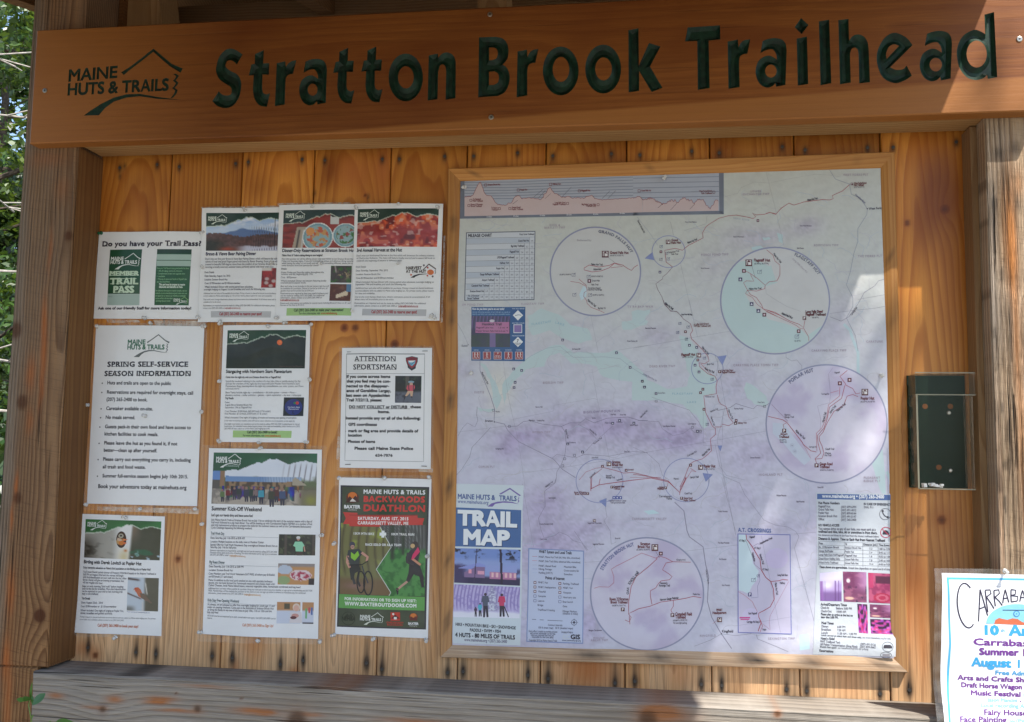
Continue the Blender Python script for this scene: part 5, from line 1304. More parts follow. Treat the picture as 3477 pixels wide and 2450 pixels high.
def f_tee(u, v):
    c = mixc(const(u, (52, 54, 48)), (84, 92, 66), smooth(.5, .6, fbm(u*10, v*8, 3))); return mixc(c, (96, 84, 76), ((np.abs(u-.2) < .04) | (np.abs(u-.95) < .05))*.7)
k = Ink(sh, FG); k.pic([(627, 703), (904, 707), (900, 866), (620, 864)], 30, 20, f_tee, 1); k.disc(773, 730, 15, (214, 214, 210), 2, 12); k.disc(773, 742, 11, (196, 150, 130), 2); k.poly([(748, 760), (800, 760), (820, 790), (808, 800), (806, 836), (752, 834), (750, 800), (733, 792)], (150, 214, 176), 2); k.poly([(756, 836), (806, 838), (800, 866), (760, 866)], (80, 66, 60), 2); k.line([(816, 795), (822, 836)], 9, (196, 150, 130), 2); k.build('photo')
def f_food(u, v):
    c = const(u, (196, 146, 96)); c = mixc(c, (150, 140, 136), smooth(.2, .1, v)*1.0)
    c = mixc(c, (226, 206, 206), (np.hypot((u-.62)/.3, (v-.55)/.26) < 1)*1.0); c = mixc(c, (176, 60, 84), (np.hypot((u-.62)/.27, (v-.55)/.22) < 1)*smooth(.45, .55, fbm(u*14, v*9, 5)))
    c = mixc(c, (190, 200, 214), (np.hypot((u-.18)/.2, (v-.3)/.22) < 1)*1.0); c = mixc(c, (150, 170, 120), (np.hypot((u-.16)/.17, (v-.8)/.22) < 1)*1.0); return mixc(c, (60, 52, 54), ((u > .85) & (v > .7))*1.0)
k = Ink(sh, FG); k.pic([(619, 926), (898, 930), (892, 1091), (614, 1087)], 36, 22, f_food, 1); k.build('photo')
def f_kid(u, v):
    c = mixc(const(u, (206, 212, 226)), (190, 140, 96), smooth(.42, .36, v)); c = mixc(c, (90, 84, 66), ((np.abs(u-.27) < .07) & (np.abs(v-.18) < .13))*1.0)
    c = mixc(c, (238, 238, 240), (np.abs(u-.66) < .022)*1.0); c = mixc(c, (110, 176, 120), ((np.abs(u-.80) < .03) & (v > .3) & (v < .75))*1.0); c = mixc(c, (200, 76, 90), ((np.abs(u-.88) < .02) & (v > .25) & (v < .5))*1.0); c = mixc(c, (80, 110, 170), ((np.abs(u-.95) < .03) & (v > .25) & (v < .6))*1.0)
    return mixc(c, (60, 60, 66), ((v > .95) & (u > .7))*1.0)
k = Ink(sh, FG); k.pic([(611, 1220), (890, 1224), (886, 1388), (608, 1383)], 60, 24, f_kid, 1); k.disc(757, 1262, 28, (226, 208, 190), 2, 30); k.disc(757, 1268, 21, (222, 176, 156), 3, 24); k.poly([(712, 1300), (796, 1298), (800, 1380), (704, 1380)], (222, 214, 214), 2); k.disc(748, 1325, 28, (205, 150, 140), 3, 16); k.disc(735, 1340, 24, (100, 50, 56), 4, 12); k.build('photo')

# Birding
root, sh = make_sheet('event_poster', 'small white birding poster with a nesting bird in a pale trunk, lowest on the left', [(275.6, 1744), (560, 1753), (548, 2159), (255, 2146)], -.0030, 'poster', curlA(.003, .003, 3.6), film=[(268, 1741), (566, 1748), (556, 2168), (262, 2158)], group='event posters')
def f_bird(u, v):
    c = const(u, (168, 164, 152)); c = mixc(c, (92, 88, 78), smooth(.25, 0, u)*smooth(.3, .7, v)+.5*smooth(.5, .65, fbm(u*8, v*8, 3))*smooth(.5, .2, u)); c = mixc(c, (232, 230, 224), smooth(.35, .5, u)*smooth(.66, .6, u))
    c = mixc(c, (210, 190, 130), np.exp(-((u-.53)/.07)**2-((v-.95)/.2)**2)*.7); m = smooth(.60, .65, u+.04*(v-.4)); c = mixc(c, (74, 74, 56), m); c = mixc(c, (140, 116, 96), m*smooth(.78, .62, u)*smooth(.7, .2, v)*.8)
    c = mixc(c, (180, 200, 210), m*smooth(.66, .74, fbm(u*14, v*9, 9))*smooth(.45, .6, v)); c = mixc(c, (50, 110, 76), m*smooth(.5, .65, fbm(u*5, v*6, 7))*smooth(.6, .8, v)*.7)
    return mixc(c, (200, 120, 60), np.exp(-((u-.55)/.02)**2-((v-.78)/.03)**2))
k = Ink(sh, FD); banner(k, [(173, 140), (1040, 168), (1023, 613), (157, 580)], f_bird, (56, 112, 60), 100, 56); k.disc(587, 375, 58, (70, 48, 34), 2, 95); k.disc(583, 332, 30, (168, 160, 140), 3, 26); k.disc(584, 330, 11, (30, 26, 26), 4); k.disc(570, 395, 38, (190, 150, 90), 3, 36); k.disc(588, 412, 30, (206, 120, 44), 4, 28); k.poly([(600, 362), (668, 374), (612, 392)], (226, 130, 76), 5); k.poly([(600, 392), (655, 414), (620, 430)], (216, 110, 60), 5); k.poly([(545, 350), (600, 380), (590, 400), (540, 380)], (205, 176, 150), 4); k.build('header_photo')
k = Ink(sh, FD); emblem(k, 194, 224, 395, 232, (234, 240, 230), (234, 240, 230)); k.build('emblem')
k = Ink(sh, FD)
k.t(156, 645, 822, 668, 34, 'Birding with Derek Lovitch at Poplar Hut', (44, 42, 46), .035)
k.t(150, 704, 922, 728, 22, "Enjoy interactive education on Maine's bird population on this Birding trip to Poplar Hut!", INK, .02)
k.para(148, 752, 985, 30.5, 20, ["You'll meet Derek Lovitch (owner of Freeport Wild Bird Supply) at the Airport Trailhead at", ('2:00 PM on August 22nd and the retreat will begin', 618), ('with bird identification on your walk into the hut. After', 655), ('dinner, Derek will give an evening presentation that', 628), ('will last roughly one hour.', 388)], (105, 104, 112), .03, .012, lead=-1.5)
k.para(140, 916, 615, 29, 20, ['Enjoy an early morning "bird walk" before heading', ('back to the hut for breakfast. More bird identification', 642), ('can be expected on your mid to late morning trek', 610), ('back to the trailhead.', 335)], (105, 104, 112), .015, .012, lead=-1.5)
k.t(132, 1057, 232, 1060, 22, 'Trip Details', INK, .03)
k.para(129, 1104, 378, 42, 20, [('Date: August 22nd - 23rd', 378), ('Cost: $100/member or  $115/non-member', 538)], (105, 104, 112), .012, .015, lead=-4)
k.para(122, 1192, 615, 31, 20, ["What's Included: One night of lodging at Poplar Hut,", ('dinner, breakfast and guided activities.', 488)], (105, 104, 112), .018, .015)
k.para(118, 1262, 975, 30, 15, ['Pricing is based on shared bunkroom accommodations and are subject to Maine state lodging tax. For private', ('room rates and availability, please contact us at (207) 265-2400.', 615)], (120, 118, 124), .03, .01, .2)
k.t(322, 1366, 778, 1384, 28, 'Call (207) 265-2400 to book your stay!', (196, 104, 60), .03)
k.t(652, 1204, 912, 1218, 12, 'Photo courtesy of www.birdsupply.com', (120, 130, 165), .01)
k.build('lettering')
def f_finch(u, v):
    c = mixc(const(u, (196, 206, 214)), (96, 92, 76), smooth(.5, .62, u)); c = mixc(c, (84, 80, 66), smooth(.8, .95, v)*smooth(.35, .1, u)*.6); c = mixc(c, (225, 220, 210), np.clip(np.exp(-((u-.55-.18*v)/.02)**2)*smooth(.1, .2, v)*smooth(.55, .45, v), 0, 1))
    c = mixc(c, (90, 70, 66), np.clip(np.exp(-((v-.48-.35*u)/.022)**2)*smooth(.5, .4, u), 0, 1)); c = mixc(c, (214, 206, 196), np.clip(np.exp(-((u-.49-.02*v)/.02)**2)*smooth(.7, .76, v), 0, 1)*.9); return mixc(c, (80, 66, 62), np.clip(np.exp(-((v-.04-.1*u)/.03)**2)*smooth(.45, .3, u), 0, 1))
k = Ink(sh, FD); k.pic([(668, 802), (1014, 816), (1003, 1198), (650, 1184)], 40, 42, f_finch, 1)
k.poly([(730, 945), (748, 922), (785, 918), (812, 945), (835, 1000), (885, 1045), (905, 1080), (880, 1078), (830, 1050), (785, 1020), (765, 980)], (196, 110, 76), 3); k.poly([(800, 985), (850, 990), (890, 1040), (940, 1100), (925, 1105), (870, 1070), (820, 1045)], (120, 100, 84), 4); k.disc(762, 942, 22, (202, 96, 66), 4); k.poly([(728, 948), (748, 944), (750, 962), (736, 968)], (206, 200, 192), 5); k.disc(758, 936, 4, (30, 26, 26), 6); k.build('photo')

# Carrabassett summer festival, pinned to the right post
FQ = (3050, 1880, .35231)
def curlC(u, v): return .010*np.sin(8.5*v+.6)*(1-u)**2+.004*np.sin(14*v)*(1-u)+.006*(1-u)*(1-v)+.006
root, sh = make_sheet('festival_poster', 'white laminated summer festival poster with a bright blue border, pinned to the right post', [(3191, 1942), (3500, 1950), (3503, 2560), (3196, 2540)], -.1245, 'poster', curlC, (250, 250, 252), 24, 48, film=[(3166, 1926), (3520, 1932), (3524, 2590), (3170, 2570)])
k = Ink(sh, FQ)
k.poly([(442, 215), (1300, 234), (1300, 254), (466, 238), (470, 300), (500, 860), (470, 1700), (446, 1700), (480, 860), (450, 300)], (84, 184, 228), 1)
k.line([(505, 303), (1230, 312)], 2, (150, 150, 160)); k.line([(505, 303), (546, 660)], 2, (150, 150, 160)); k.line([(546, 656), (1230, 672)], 2, (150, 150, 160))
k.build('border')
k = Ink(sh, FQ); NV = (38, 30, 62)
a = np.linspace(-.9, -5.3, 40)
k.line(np.stack([642+88*np.cos(a)+.0*a, 490+215*np.sin(a)], -1)+np.stack([.12*(215*np.sin(a)), 0*a], -1), 13, NV, 3)
def strokes(pts): 
    for p in pts: k.line(p, 12, NV, 3)
strokes([[(772, 335), (768, 490), (762, 645)], [(772, 335), (815, 470), (850, 590)], [(766, 525), (830, 500)],
         [(822, 345), (836, 450), (852, 555)], [(822, 342), (870, 340), (880, 375), (835, 410)], [(838, 412), (880, 470), (912, 522)],
         [(908, 345), (912, 420), (924, 500)], [(908, 345), (955, 340), (962, 375), (918, 412)], [(920, 412), (960, 450), (992, 492)],
         [(1018, 338), (1002, 410), (996, 470)], [(1018, 338), (1036, 400), (1054, 462)], [(1004, 425), (1042, 420)],
         [(1074, 338), (1074, 400), (1078, 458)], [(1074, 338), (1120, 345), (1115, 385), (1076, 395)], [(1076, 396), (1140, 405), (1135, 448), (1078, 458)],
         [(1185, 345), (1170, 400), (1160, 455)], [(1185, 345), (1205, 400), (1222, 455)], [(1168, 415), (1212, 415)]])
PUR = (112, 52, 140); BLU = (52, 160, 214); LBL = (150, 205, 232)
k.t(820, 768, 962, 771, 84, '10', BLU, .07); k.t(974, 745, 1014, 746, 28, 'th', (110, 180, 220), .03); k.t(1048, 776, 1560, 788, 84, 'Annual', BLU, .07)
k.t(710, 868, 1470, 892, 56, 'Carrabassett', PUR, .035); k.t(764, 962, 1152, 972, 56, 'Summer', PUR, .06); k.t(1190, 974, 1560, 984, 56, 'Festival', PUR, .06)
k.t(694, 1072, 1080, 1084, 70, 'August', BLU, .07); k.t(1140, 1086, 1160, 1086, 70, '1', BLU, .07); k.t(1196, 1065, 1230, 1066, 26, 'st', BLU, .03)
k.t(925, 1155, 1400, 1170, 36, 'Free Admission', (64, 150, 200), .045)
k.t(566, 1208, 1310, 1232, 40, 'Arts and Crafts Show', PUR, .05); k.t(602, 1278, 1360, 1302, 40, 'Draft Horse Wagon Rides', PUR, .05); k.t(690, 1352, 1168, 1368, 40, 'Music Festival', PUR, .05)
k.t(846, 1412, 1136, 1420, 32, 'Jason Mancini', LBL, .03); k.t(784, 1462, 1300, 1478, 32, 'Local recording Artist', LBL, .03)
k.disc(1166, 1414, 7, PUR, 3, n=10); k.t(1196, 1368, 1260, 1370, 30, 'New', LBL, .03)
k.t(810, 1536, 1260, 1550, 46, 'Fairy Houses', PUR, .03); k.t(568, 1594, 1030, 1610, 46, 'Face Painting', PUR, .03); k.t(1058, 1612, 1300, 1618, 30, 'w/Paula', LBL, .02)
k.build('lettering')
k = Ink(sh, FQ)
a = np.linspace(math.pi, 2*math.pi, 30); k.poly(np.stack([1130+295*np.cos(a), 668+190*np.sin(a)], -1), (140, 206, 230), 2)
k.poly([(912, 668), (925, 630), (960, 612), (1000, 622), (1040, 630), (1090, 615), (1140, 622), (1180, 650), (1240, 664), (1300, 668), (1300, 684), (1100, 676)], (206, 104, 66), 3)
k.line([(995, 536), (1250, 538)], 7, (24, 44, 84), 4); k.disc(1128, 572, 31, (60, 130, 190), 4); k.disc(1128, 572, 23, (130, 200, 226), 5); k.disc(1128, 572, 6, (60, 130, 190), 6); k.build('artwork')
# ------------------------------------------------------------------ the framed trail map
mq_out = [(1522, 572), (3037, 515), (3084, 2283), (1494, 2231)]
mq_in = [(1563, 614), (2990, 570), (3024, 2226), (1542, 2184)]
wo = P([q[0] for q in mq_out], [q[1] for q in mq_out], -.015)[:, [0, 2]]; wi = P([q[0] for q in mq_in], [q[1] for q in mq_in], -.010)[:, [0, 2]]
fr_root = thing('map_frame', 'mitred pine frame screwed to the planks around the large trail map', 'frame', (1.265, 0, .61))
def rail(nm, o0, o1, i1, i0, along, st, par):
    """bevelled moulding: outer edge high, inner edge low"""
    n = 60; V = []; F = []
    rows = [(0, -.003), (0, -.0155), (.06, -.0170), (.5, -.0165), (.93, -.0125), (1, -.0105), (1, -.003)]
    for i in range(n+1):
        t = i/n
        for a, y in rows:
            p = (np.array(o0)*(1-t)+np.array(o1)*t)*(1-a)+(np.array(i0)*(1-t)+np.array(i1)*t)*a
            V.append((p[0], y, p[1]))
    m = len(rows)
    for i in range(n):
        for k in range(m-1):
            a = i*m+k; F.append((a, a+1, a+1+m, a+m))
    F.append(tuple(range(m))); F.append(tuple(n*m+k for k in range(m-1, -1, -1)))
    V = np.array(V); X, Z = V[:, 0], V[:, 2]
    g = np.stack([Z, X, V[:, 1], X*0+1] if along == 'x' else [X, Z, V[:, 1], X*0+1], -1)
    S = np.zeros((len(V), 4)); S = np.clip(st(X, Z, S), 0, 1)
    c = g[:, 0].mean()
    mesh_obj(nm, V, F, MW['frame'], fr_root, attrs={'gco': g, 'gpar': np.array([c+par[0], par[1], par[2], rnd.random()]), 'knot': np.array([9, 9, .01, 1.]), 'stain': S})
def st_top(X, Z, S):
    for px, py in ((1613, 590), (1835, 585), (2198, 577), (2205, 573), (2546, 563), (2904, 546)):
        q = P(px, py, -.016); S[:, 0] += blob(X, Z, q[0], q[2], .004, .004, .6)
    return S
def st_bot(X, Z, S):
    S[:, 2] = .55+.3*vnoise(X*20, Z*60, 3)
    for px, py, l in ((1660, 2206, .05), (1990, 2222, .06), (2220, 2232, .04), (2530, 2228, .05), (2560, 2240, .05), (2740, 2240, .03), (2970, 2250, .03)):
        q = P(px, py, -.016); S[:, 0] += blob(X, Z, q[0]+.01, q[2], l*.6, .006, .8)
    return S
def st_side(X, Z, S):
    for px, py in ((1538, 760), (1536, 910), (1533, 1000), (1525, 1080), (1522, 1360), (1518, 1650), (1512, 1900), (1510, 2108)):
        q = P(px, py, -.014); S[:, 0] += streak(X, Z, q[0]+.004, q[2], .006, .03, .03, .9)
    for px, py in ((3025, 872), (3035, 885), (3028, 1105), (3040, 1475), (3058, 1985)):
        q = P(px, py, -.014); S[:, 0] += blob(X, Z, q[0], q[2], .003, .006, .8)
    S[:, 2] += .2*smooth(.45, .05, Z)
    return S
rail('top_rail', wo[0], wo[1], wi[1], wi[0], 'x', st_top, (.02, .03, .02)); rail('bottom_rail', wo[2], wo[3], wi[3], wi[2], 'x', st_bot, (.02, .02, .01))
rail('side_rail', wo[3], wo[0], wi[0], wi[3], 'z', st_side, (.03, .03, .015)); rail('side_rail', wo[1], wo[2], wi[2], wi[1], 'z', st_side, (-.03, .03, -.02))

MQ = [(1559, 610), (2995, 569), (3031, 2231), (1538, 2187)]
LAKES = [[(520, 720), (600, 620), (720, 500), (840, 430), (980, 380), (1060, 390), (1120, 440), (1400, 450), (1500, 420), (1560, 470), (1770, 640), (1770, 860), (1640, 700), (1380, 660), (1330, 560), (1120, 540), (1010, 440), (900, 500), (880, 560), (720, 600), (640, 680), (560, 800), (540, 900)],
         [(740, 130), (860, 70), (1000, 120), (1100, 200), (1260, 250), (1290, 330), (1180, 380), (1090, 340), (930, 260), (790, 300), (750, 250)], [(1540, 190), (1700, 160), (1770, 170), (1770, 215), (1560, 260)], [(300, 920), (450, 930), (440, 960), (330, 950)], [(330, 530), (380, 560), (460, 700), (520, 830), (470, 930), (440, 860), (420, 700), (380, 620)]]
L5 = [[(-10, 600), (130, 680), (300, 770), (460, 730), (480, 640), (430, 480), (400, 340), (400, 300), (480, 330), (560, 430), (560, 560), (700, 650), (720, 680), (700, 800), (600, 820), (620, 960), (640, 1090), (600, 1100), (540, 980), (420, 900), (200, 850), (-10, 860)], [(960, 700), (1050, 740), (1150, 830), (1150, 900), (1060, 900), (980, 850), (950, 760)], [(-10, 90), (150, 80), (90, 180), (-10, 180)]]
FM1, FM2, FM3 = (1500, 540, .33381), (2150, 540, .33381), (2600, 500, .43266)
FM4, FM5, FM6, FM7, FM8, FM9, FM10 = (1500, 1020, .39548), (2150, 1020, .39548), (1480, 1620, .42035), (1950, 1620, .42017), (2450, 1600, .43276), (2500, 1100, .37087), (2700, 1620, .39565)
HILLS = [(1760, 1480, 110, 30, 1), (2050, 1440, 200, 55, 1.2), (2250, 1500, 160, 40, .9), (2330, 1470, 80, 40, .8), (1920, 1530, 150, 50, .5), (1720, 1540, 60, 30, .5), (1860, 1700, 90, 60, .9), (1830, 1850, 90, 90, 1), (1960, 1840, 70, 60, .9), (1800, 2060, 60, 160, .5), (1990, 2120, 80, 60, 1), (2050, 1780, 120, 30, .5),
         (2560, 805, 110, 40, .7), (2740, 770, 60, 30, .6), (2420, 900, 80, 50, .4), (2500, 1290, 60, 50, .7), (2560, 1540, 120, 60, .7), (2600, 1850, 120, 60, .5), (2500, 1690, 80, 60, .5), (2800, 1800, 100, 40, .4), (2840, 1100, 60, 120, .3), (2230, 1140, 60, 30, .5), (1950, 1120, 50, 30, .4), (1560, 1250, 40, 30, .5), (1720, 1520, 40, 40, .5), (2640, 1780, 60, 30, .4), (2700, 1300, 60, 40, .3), (1700, 1690, 60, 30, .4)]
def f_map(u, v):
    q = np.array(MQ, float)
    t = q[0]+(q[1]-q[0])*u[..., None]; bt = q[3]+(q[2]-q[3])*u[..., None]; p = t+(bt-t)*v[..., None]
    X, Y = p[..., 0], p[..., 1]
    c = mixc(const(u, (203, 206, 197)), (206, 206, 220), smooth(.1, .6, v))  # warm roof bounce above and bluish skylight below, painted into the base tint
    n = fbm(X/110, Y/80, 31, 4); rg = 1-np.abs(fbm(X/60, Y/45, 7, 4)-.47)*5
    h = sum(k*np.exp(-((X-x+.3*(Y-y))/a)**2-((Y-y)/b)**2) for x, y, a, b, k in HILLS)
    c = mixc(c, (168, 150, 188), np.clip(h*(.2+1.0*n), 0, 1)*.8); c = mixc(c, (182, 172, 196), np.clip(rg, 0, 1)*.16*smooth(.1, .4, v)); c = mixc(c, (190, 186, 180), np.clip(rg, 0, 1)*.16*smooth(.4, .1, v))
    c = mixc(c, (226, 224, 200), np.exp(-((X-1695)/50)**2-((Y-1320)/90)**2)*.6)
    return mixc(c, (186, 180, 204), smooth(.52, .66, n)*.22*smooth(.2, .5, v))*(1+np.clip(.8*(fbm(X/34+.09, Y/26+.09, 31, 4)-fbm(X/34, Y/26, 31, 4)), -.06, .04)*(.35+np.clip(h, 0, 1)))[..., None]
def curlM(u, v): return .002+.004*np.sin(math.pi*v)*np.exp(-((u-1)/.09)**2)+.003*np.sin(9*v+1)*np.exp(-(u/.10)**2)+.0035*np.sin(math.pi*u)*np.sin(math.pi*v)+.005*np.exp(-((v-.03)/.05)**2)*np.sin(7*u)**2*np.exp(-((u-.12)/.2)**2)+.006*np.exp(-((u-1)/.05)**2-((v-.0)/.03)**2)+.004*np.exp(-((v-.02)/.03)**2)
root, sh = make_sheet('trail_map', 'large pale lilac trail map with circular hut insets, filling the pine frame', MQ, -.0075, 'map', curlM, nx=190, ny=210, mat=GLOSS, colfn=f_map)
sh.step = .00012
LW = .62
def mk(fr=(0, 0, 1)): return Ink(sh, fr)
TR, TR2, RD, TX = (176, 62, 78), (196, 96, 112), (126, 122, 140), (64, 56, 72)
# water, roads, township lines
k = mk(FM4)
def blobby(pts, fr, ly=1):
    k.fr(fr); p = np.array(pts, float); n = len(p); out = []
    for i in range(n):
        for t in (0, .33, .66):
            q = p[i]*(1-t)+p[(i+1) % n]*t; out.append(q+np.array([vnoise(q[0]/23, q[1]/23, 4)-.5, vnoise(q[0]/23+9, q[1]/23, 5)-.5])*22)
    k.poly(out, (192, 210, 209), ly)
for l in LAKES: blobby(l, FM4); k.build('lake', GLOSS); k = mk(FM4)
for l in L5: blobby(l, FM5, 1.5); k.build('lake', GLOSS); k = mk(FM5)
k = mk(FM2); k.poly([(1460, 750), (1520, 770), (1520, 860), (1480, 840)], (188, 210, 210), 1); k.build('pond', GLOSS); k = mk(FM2); k.poly([(1310, 800), (1380, 795), (1400, 815), (1330, 830)], (188, 210, 210), 1); k.poly([(1200, 900), (1290, 880), (1330, 910), (1210, 930)], (188, 210, 210), 1)
k.build('pond', GLOSS); k = mk(FM9); k.line([(980, 0), (1040, 60), (1060, 130), (1110, 260), (1110, 420), (1120, 480)], 42, (186, 208, 212), 1); k.build('river', GLOSS); k = mk(FM8); k.line([(1290, 0), (1320, 60), (1330, 150)], 40, (188, 210, 212), 1); k.build('river', GLOSS); k = mk(FM8); k.poly([(610, 1280), (680, 1270), (690, 1390), (610, 1400)], (196, 224, 228), 1)
k.build('river', GLOSS); k = mk(); k.poly([(2955, 1560), (2990, 1480), (3002, 1600), (3008, 1700), (2985, 1660)], (188, 210, 212), 1)
k.build('pond', GLOSS); k = mk(FM7); k.poly([(560, 270), (640, 262), (690, 290), (600, 300)], (196, 222, 226), 1)
k.build('pond', GLOSS)
k = mk(FM4); wide = (150, 146, 166)
k.line([(330, 520), (330, 600), (420, 820), (455, 930), (450, 1040), (540, 1060), (565, 1110), (660, 1210), (960, 1360), (1040, 1450), (1150, 1520)], 8, wide, 2)
k.line([(420, 1090), (260, 1260), (240, 1340), (170, 1450), (125, 1500)], 4, RD, 2); k.line([(130, 180), (190, 290), (230, 380)], 3, RD, 2); k.line([(305, 910), (300, 980), (310, 1030), (285, 1085), (220, 1050), (180, 1090), (140, 1160)], 4, RD, 2)
k.line([(560, 1080), (650, 1078), (700, 1040), (760, 1030), (860, 1060), (1030, 1080), (1100, 1050), (1190, 1050), (1235, 1015), (1310, 1050), (1420, 1010), (1600, 1000), (1700, 1030), (1770, 1030)], 4, (100, 92, 118), 2)
k.line([(1030, 1080), (1060, 1130), (1070, 1230), (1058, 1330), (1030, 1400), (990, 1470), (980, 1560), (900, 1600)], 4, RD, 2); k.line([(1170, 1060), (1260, 1110), (1330, 1190), (1240, 1290), (1200, 1330)], 3, RD, 2); k.line([(1470, 1075), (1330, 1200)], 3, RD, 2)
k.line([(950, 1350), (990, 1320), (1050, 1330), (1150, 1350), (1230, 1320), (1440, 1335), (1640, 1295), (1770, 1305)], 3.5, RD, 2)
k.line([(700, 530), (760, 480), (900, 410), (1020, 395), (1130, 490), (1400, 485), (1530, 500), (1620, 570), (1770, 665)], 2.5, (130, 130, 160), 2)
for p in ([(530, 520), (575, 840), (660, 1210), (720, 1618)], [(1280, 130), (1345, 450)], [(1290, 590), (1335, 840), (1440, 1360)], [(610, 1020), (960, 950), (965, 900), (1310, 840), (1340, 855)], [(130, 1130), (560, 1075)], [(690, 1480), (990, 1440), (1440, 1370), (1770, 1300)], [(1500, 430), (1770, 385)]): k.line(p, 2.2, (150, 148, 160), 2)
k.fr(FM5)
for p in ([(0, 410), (400, 340), (500, 320), (830, 265)], [(480, 0), (550, 310)], [(720, 500), (790, 900), (720, 1200), (790, 1618)], [(100, 1305), (760, 1190), (1140, 1120)], [(600, 945), (600, 1245), (762, 1245), (770, 940)]): k.line(p, 2.6, (140, 140, 160), 2)
k.line([(160, 830), (300, 880), (480, 940), (560, 1040), (590, 1100)], 3, RD, 2); k.line([(40, 1030), (220, 1040), (250, 1100), (340, 1160), (430, 1140), (490, 1095), (520, 1130), (590, 1140)], 3.5, RD, 2); k.line([(720, 945), (830, 920), (880, 885), (960, 910), (1030, 930), (1060, 900), (1120, 910), (1170, 880)], 5, (120, 118, 136), 2)
k.line([(700, 1230), (740, 1420), (800, 1500), (960, 1540)], 4, (160, 158, 176), 2); k.line([(0, 1260), (120, 1310), (220, 1400), (250, 1500), (310, 1540)], 3, RD, 2); k.line([(1310, 450), (1310, 490), (1360, 520), (1400, 510), (1445, 560), (1445, 590)], 4, RD, 2)
k.line([(700, 470), (725, 540), (715, 650)], 3, RD, 2)
k.fr(FM7); k.line([(810, 200), (885, 270), (910, 430), (930, 480), (1040, 560), (1060, 700), (1085, 800), (1075, 1000), (1110, 1130), (1180, 1250), (1270, 1380)], 11, wide, 2)
k.line([(1190, 0), (1250, 230), (1300, 430)], 3, (150, 148, 160), 2); k.line([(0, 430), (60, 520), (110, 585)], 4, RD, 2); k.line([(250, 230), (265, 320), (240, 350), (290, 430), (300, 540), (340, 520)], 3, RD, 2); k.line([(0, 690), (180, 680), (1320, 545)], 2.5, (150, 148, 160), 2); k.line([(970, 1360), (1100, 1310), (1190, 1260), (1300, 1275), (1430, 1260)], 3.5, RD, 2)
k.fr(FM6); k.line([(975, 0), (960, 50), (880, 110), (885, 230), (830, 330), (850, 420), (875, 490), (960, 470), (1000, 440), (1070, 470), (1110, 510), (1180, 530), (1220, 590)], 4, RD, 2); k.line([(700, 50), (790, 560)], 3, (150, 148, 160), 2)
k.fr(FM8); k.line([(20, 40), (140, 90), (180, 180), (330, 380), (420, 420), (520, 435), (580, 470), (605, 510), (570, 600), (730, 1190), (735, 1400)], 3.5, (140, 138, 156), 2); k.line([(15, 20), (110, 500)], 3, (150, 148, 160), 2); k.line([(570, 490), (740, 475)], 3, (150, 148, 160), 2); k.line([(600, 0), (680, 110), (690, 340), (650, 470)], 2.5, (170, 190, 206), 2); k.line([(270, 1275), (280, 1310), (430, 1370), (520, 1410)], 4, RD, 2)
k.fr(FM2); k.line([(380, 640), (410, 780)], 3, RD, 2); k.line([(1350, 130), (1460, 570), (1530, 880)], 2.6, (156, 152, 156), 2); k.line([(930, 385), (1060, 350), (1100, 290), (1230, 235), (1380, 245), (1600, 200), (1850, 155), (2000, 165), (2095, 180)], 2.6, (160, 158, 160), 2); k.line([(480, 1060), (600, 1600)], 3, (156, 152, 160), 2); k.line([(40, 590), (110, 680), (180, 770), (250, 880)], 4, (160, 164, 184), 2); k.line([(750, 580), (740, 660), (520, 730)], 2.6, RD, 2)
k.fr(FM3); k.line([(500, 180), (545, 250), (655, 290), (670, 370), (740, 400), (795, 485), (790, 530), (720, 640), (720, 740), (690, 830), (660, 980), (630, 1080), (680, 1180), (680, 1250), (630, 1340), (700, 1480), (720, 1600)], 6, (150, 156, 170), 2); k.line([(500, 1330), (590, 1365), (650, 1330), (720, 1230), (770, 1140), (850, 1090), (880, 1050), (950, 1030)], 4.5, RD, 2); k.line([(500, 1305), (690, 1280), (850, 1265), (950, 1245)], 2.6, RD, 2); k.line([(720, 1195), (950, 1155)], 2.6, RD, 2)
k.build('roads', GLOSS)
k = mk(); rr = random.Random(5)
for i in range(420):
    x, y = rr.uniform(1570, 2980), rr.uniform(640, 2170); a = rr.uniform(0, 6.28); pts = [(x, y)]
    for j in range(rr.randint(5, 12)):
        a += rr.uniform(-.7, .7); x += 11*math.cos(a); y += 8*math.sin(a)
        if not (1566 < x < 2985 and 640 < y < 2175): break
        pts.append((x, y))
    if len(pts) > 3: k.line(pts, rr.choice((1.4, 2.0)), rr.choice(((186, 184, 196), (190, 186, 190), (176, 190, 204))), 1)
k.build('streams', GLOSS)['kind'] = 'stuff'
# inset circles
CIR = [(2022, 922, 150.5, 147.5, None), (2631, 1021, 182, 178, (2, 0)), (2805, 1439, 202, 198, None), (2197, 2015, 189, 188, None)]
k = mk()
for cx, cy, rx, ry, w_ in CIR:
    k = mk(); k.disc(cx, cy, rx+5, (150, 152, 178), 3, ry+5, 72)
    a = np.linspace(0, 2*math.pi, 64, endpoint=False); r_ = np.linspace(.001, 1, 22)[:, None]; X = cx+rx*r_*np.cos(a); Y = cy+ry*r_*np.sin(a)
    c = mixc(const(X, (207, 207, 204) if cy < 1200 else (209, 205, 220)), (176, 160, 196) if cy > 1200 else (192, 190, 186), smooth(.40, .68, fbm(X/75, Y/60, 77, 5))*(.5 if cy > 1200 else .25))  # upper insets greyer, lower ones bluish, following the light tint painted on the sheet
    k.raw(np.stack([X, Y], -1).reshape(-1, 2), [(i*64+j, i*64+(j+1) % 64, (i+1)*64+(j+1) % 64, (i+1)*64+j) for i in range(21) for j in range(64)], lin(c).reshape(-1, 3)*.88, 4); k.build('inset_circle', GLOSS)
k = mk()
k.fr((0, 0, 1)); 
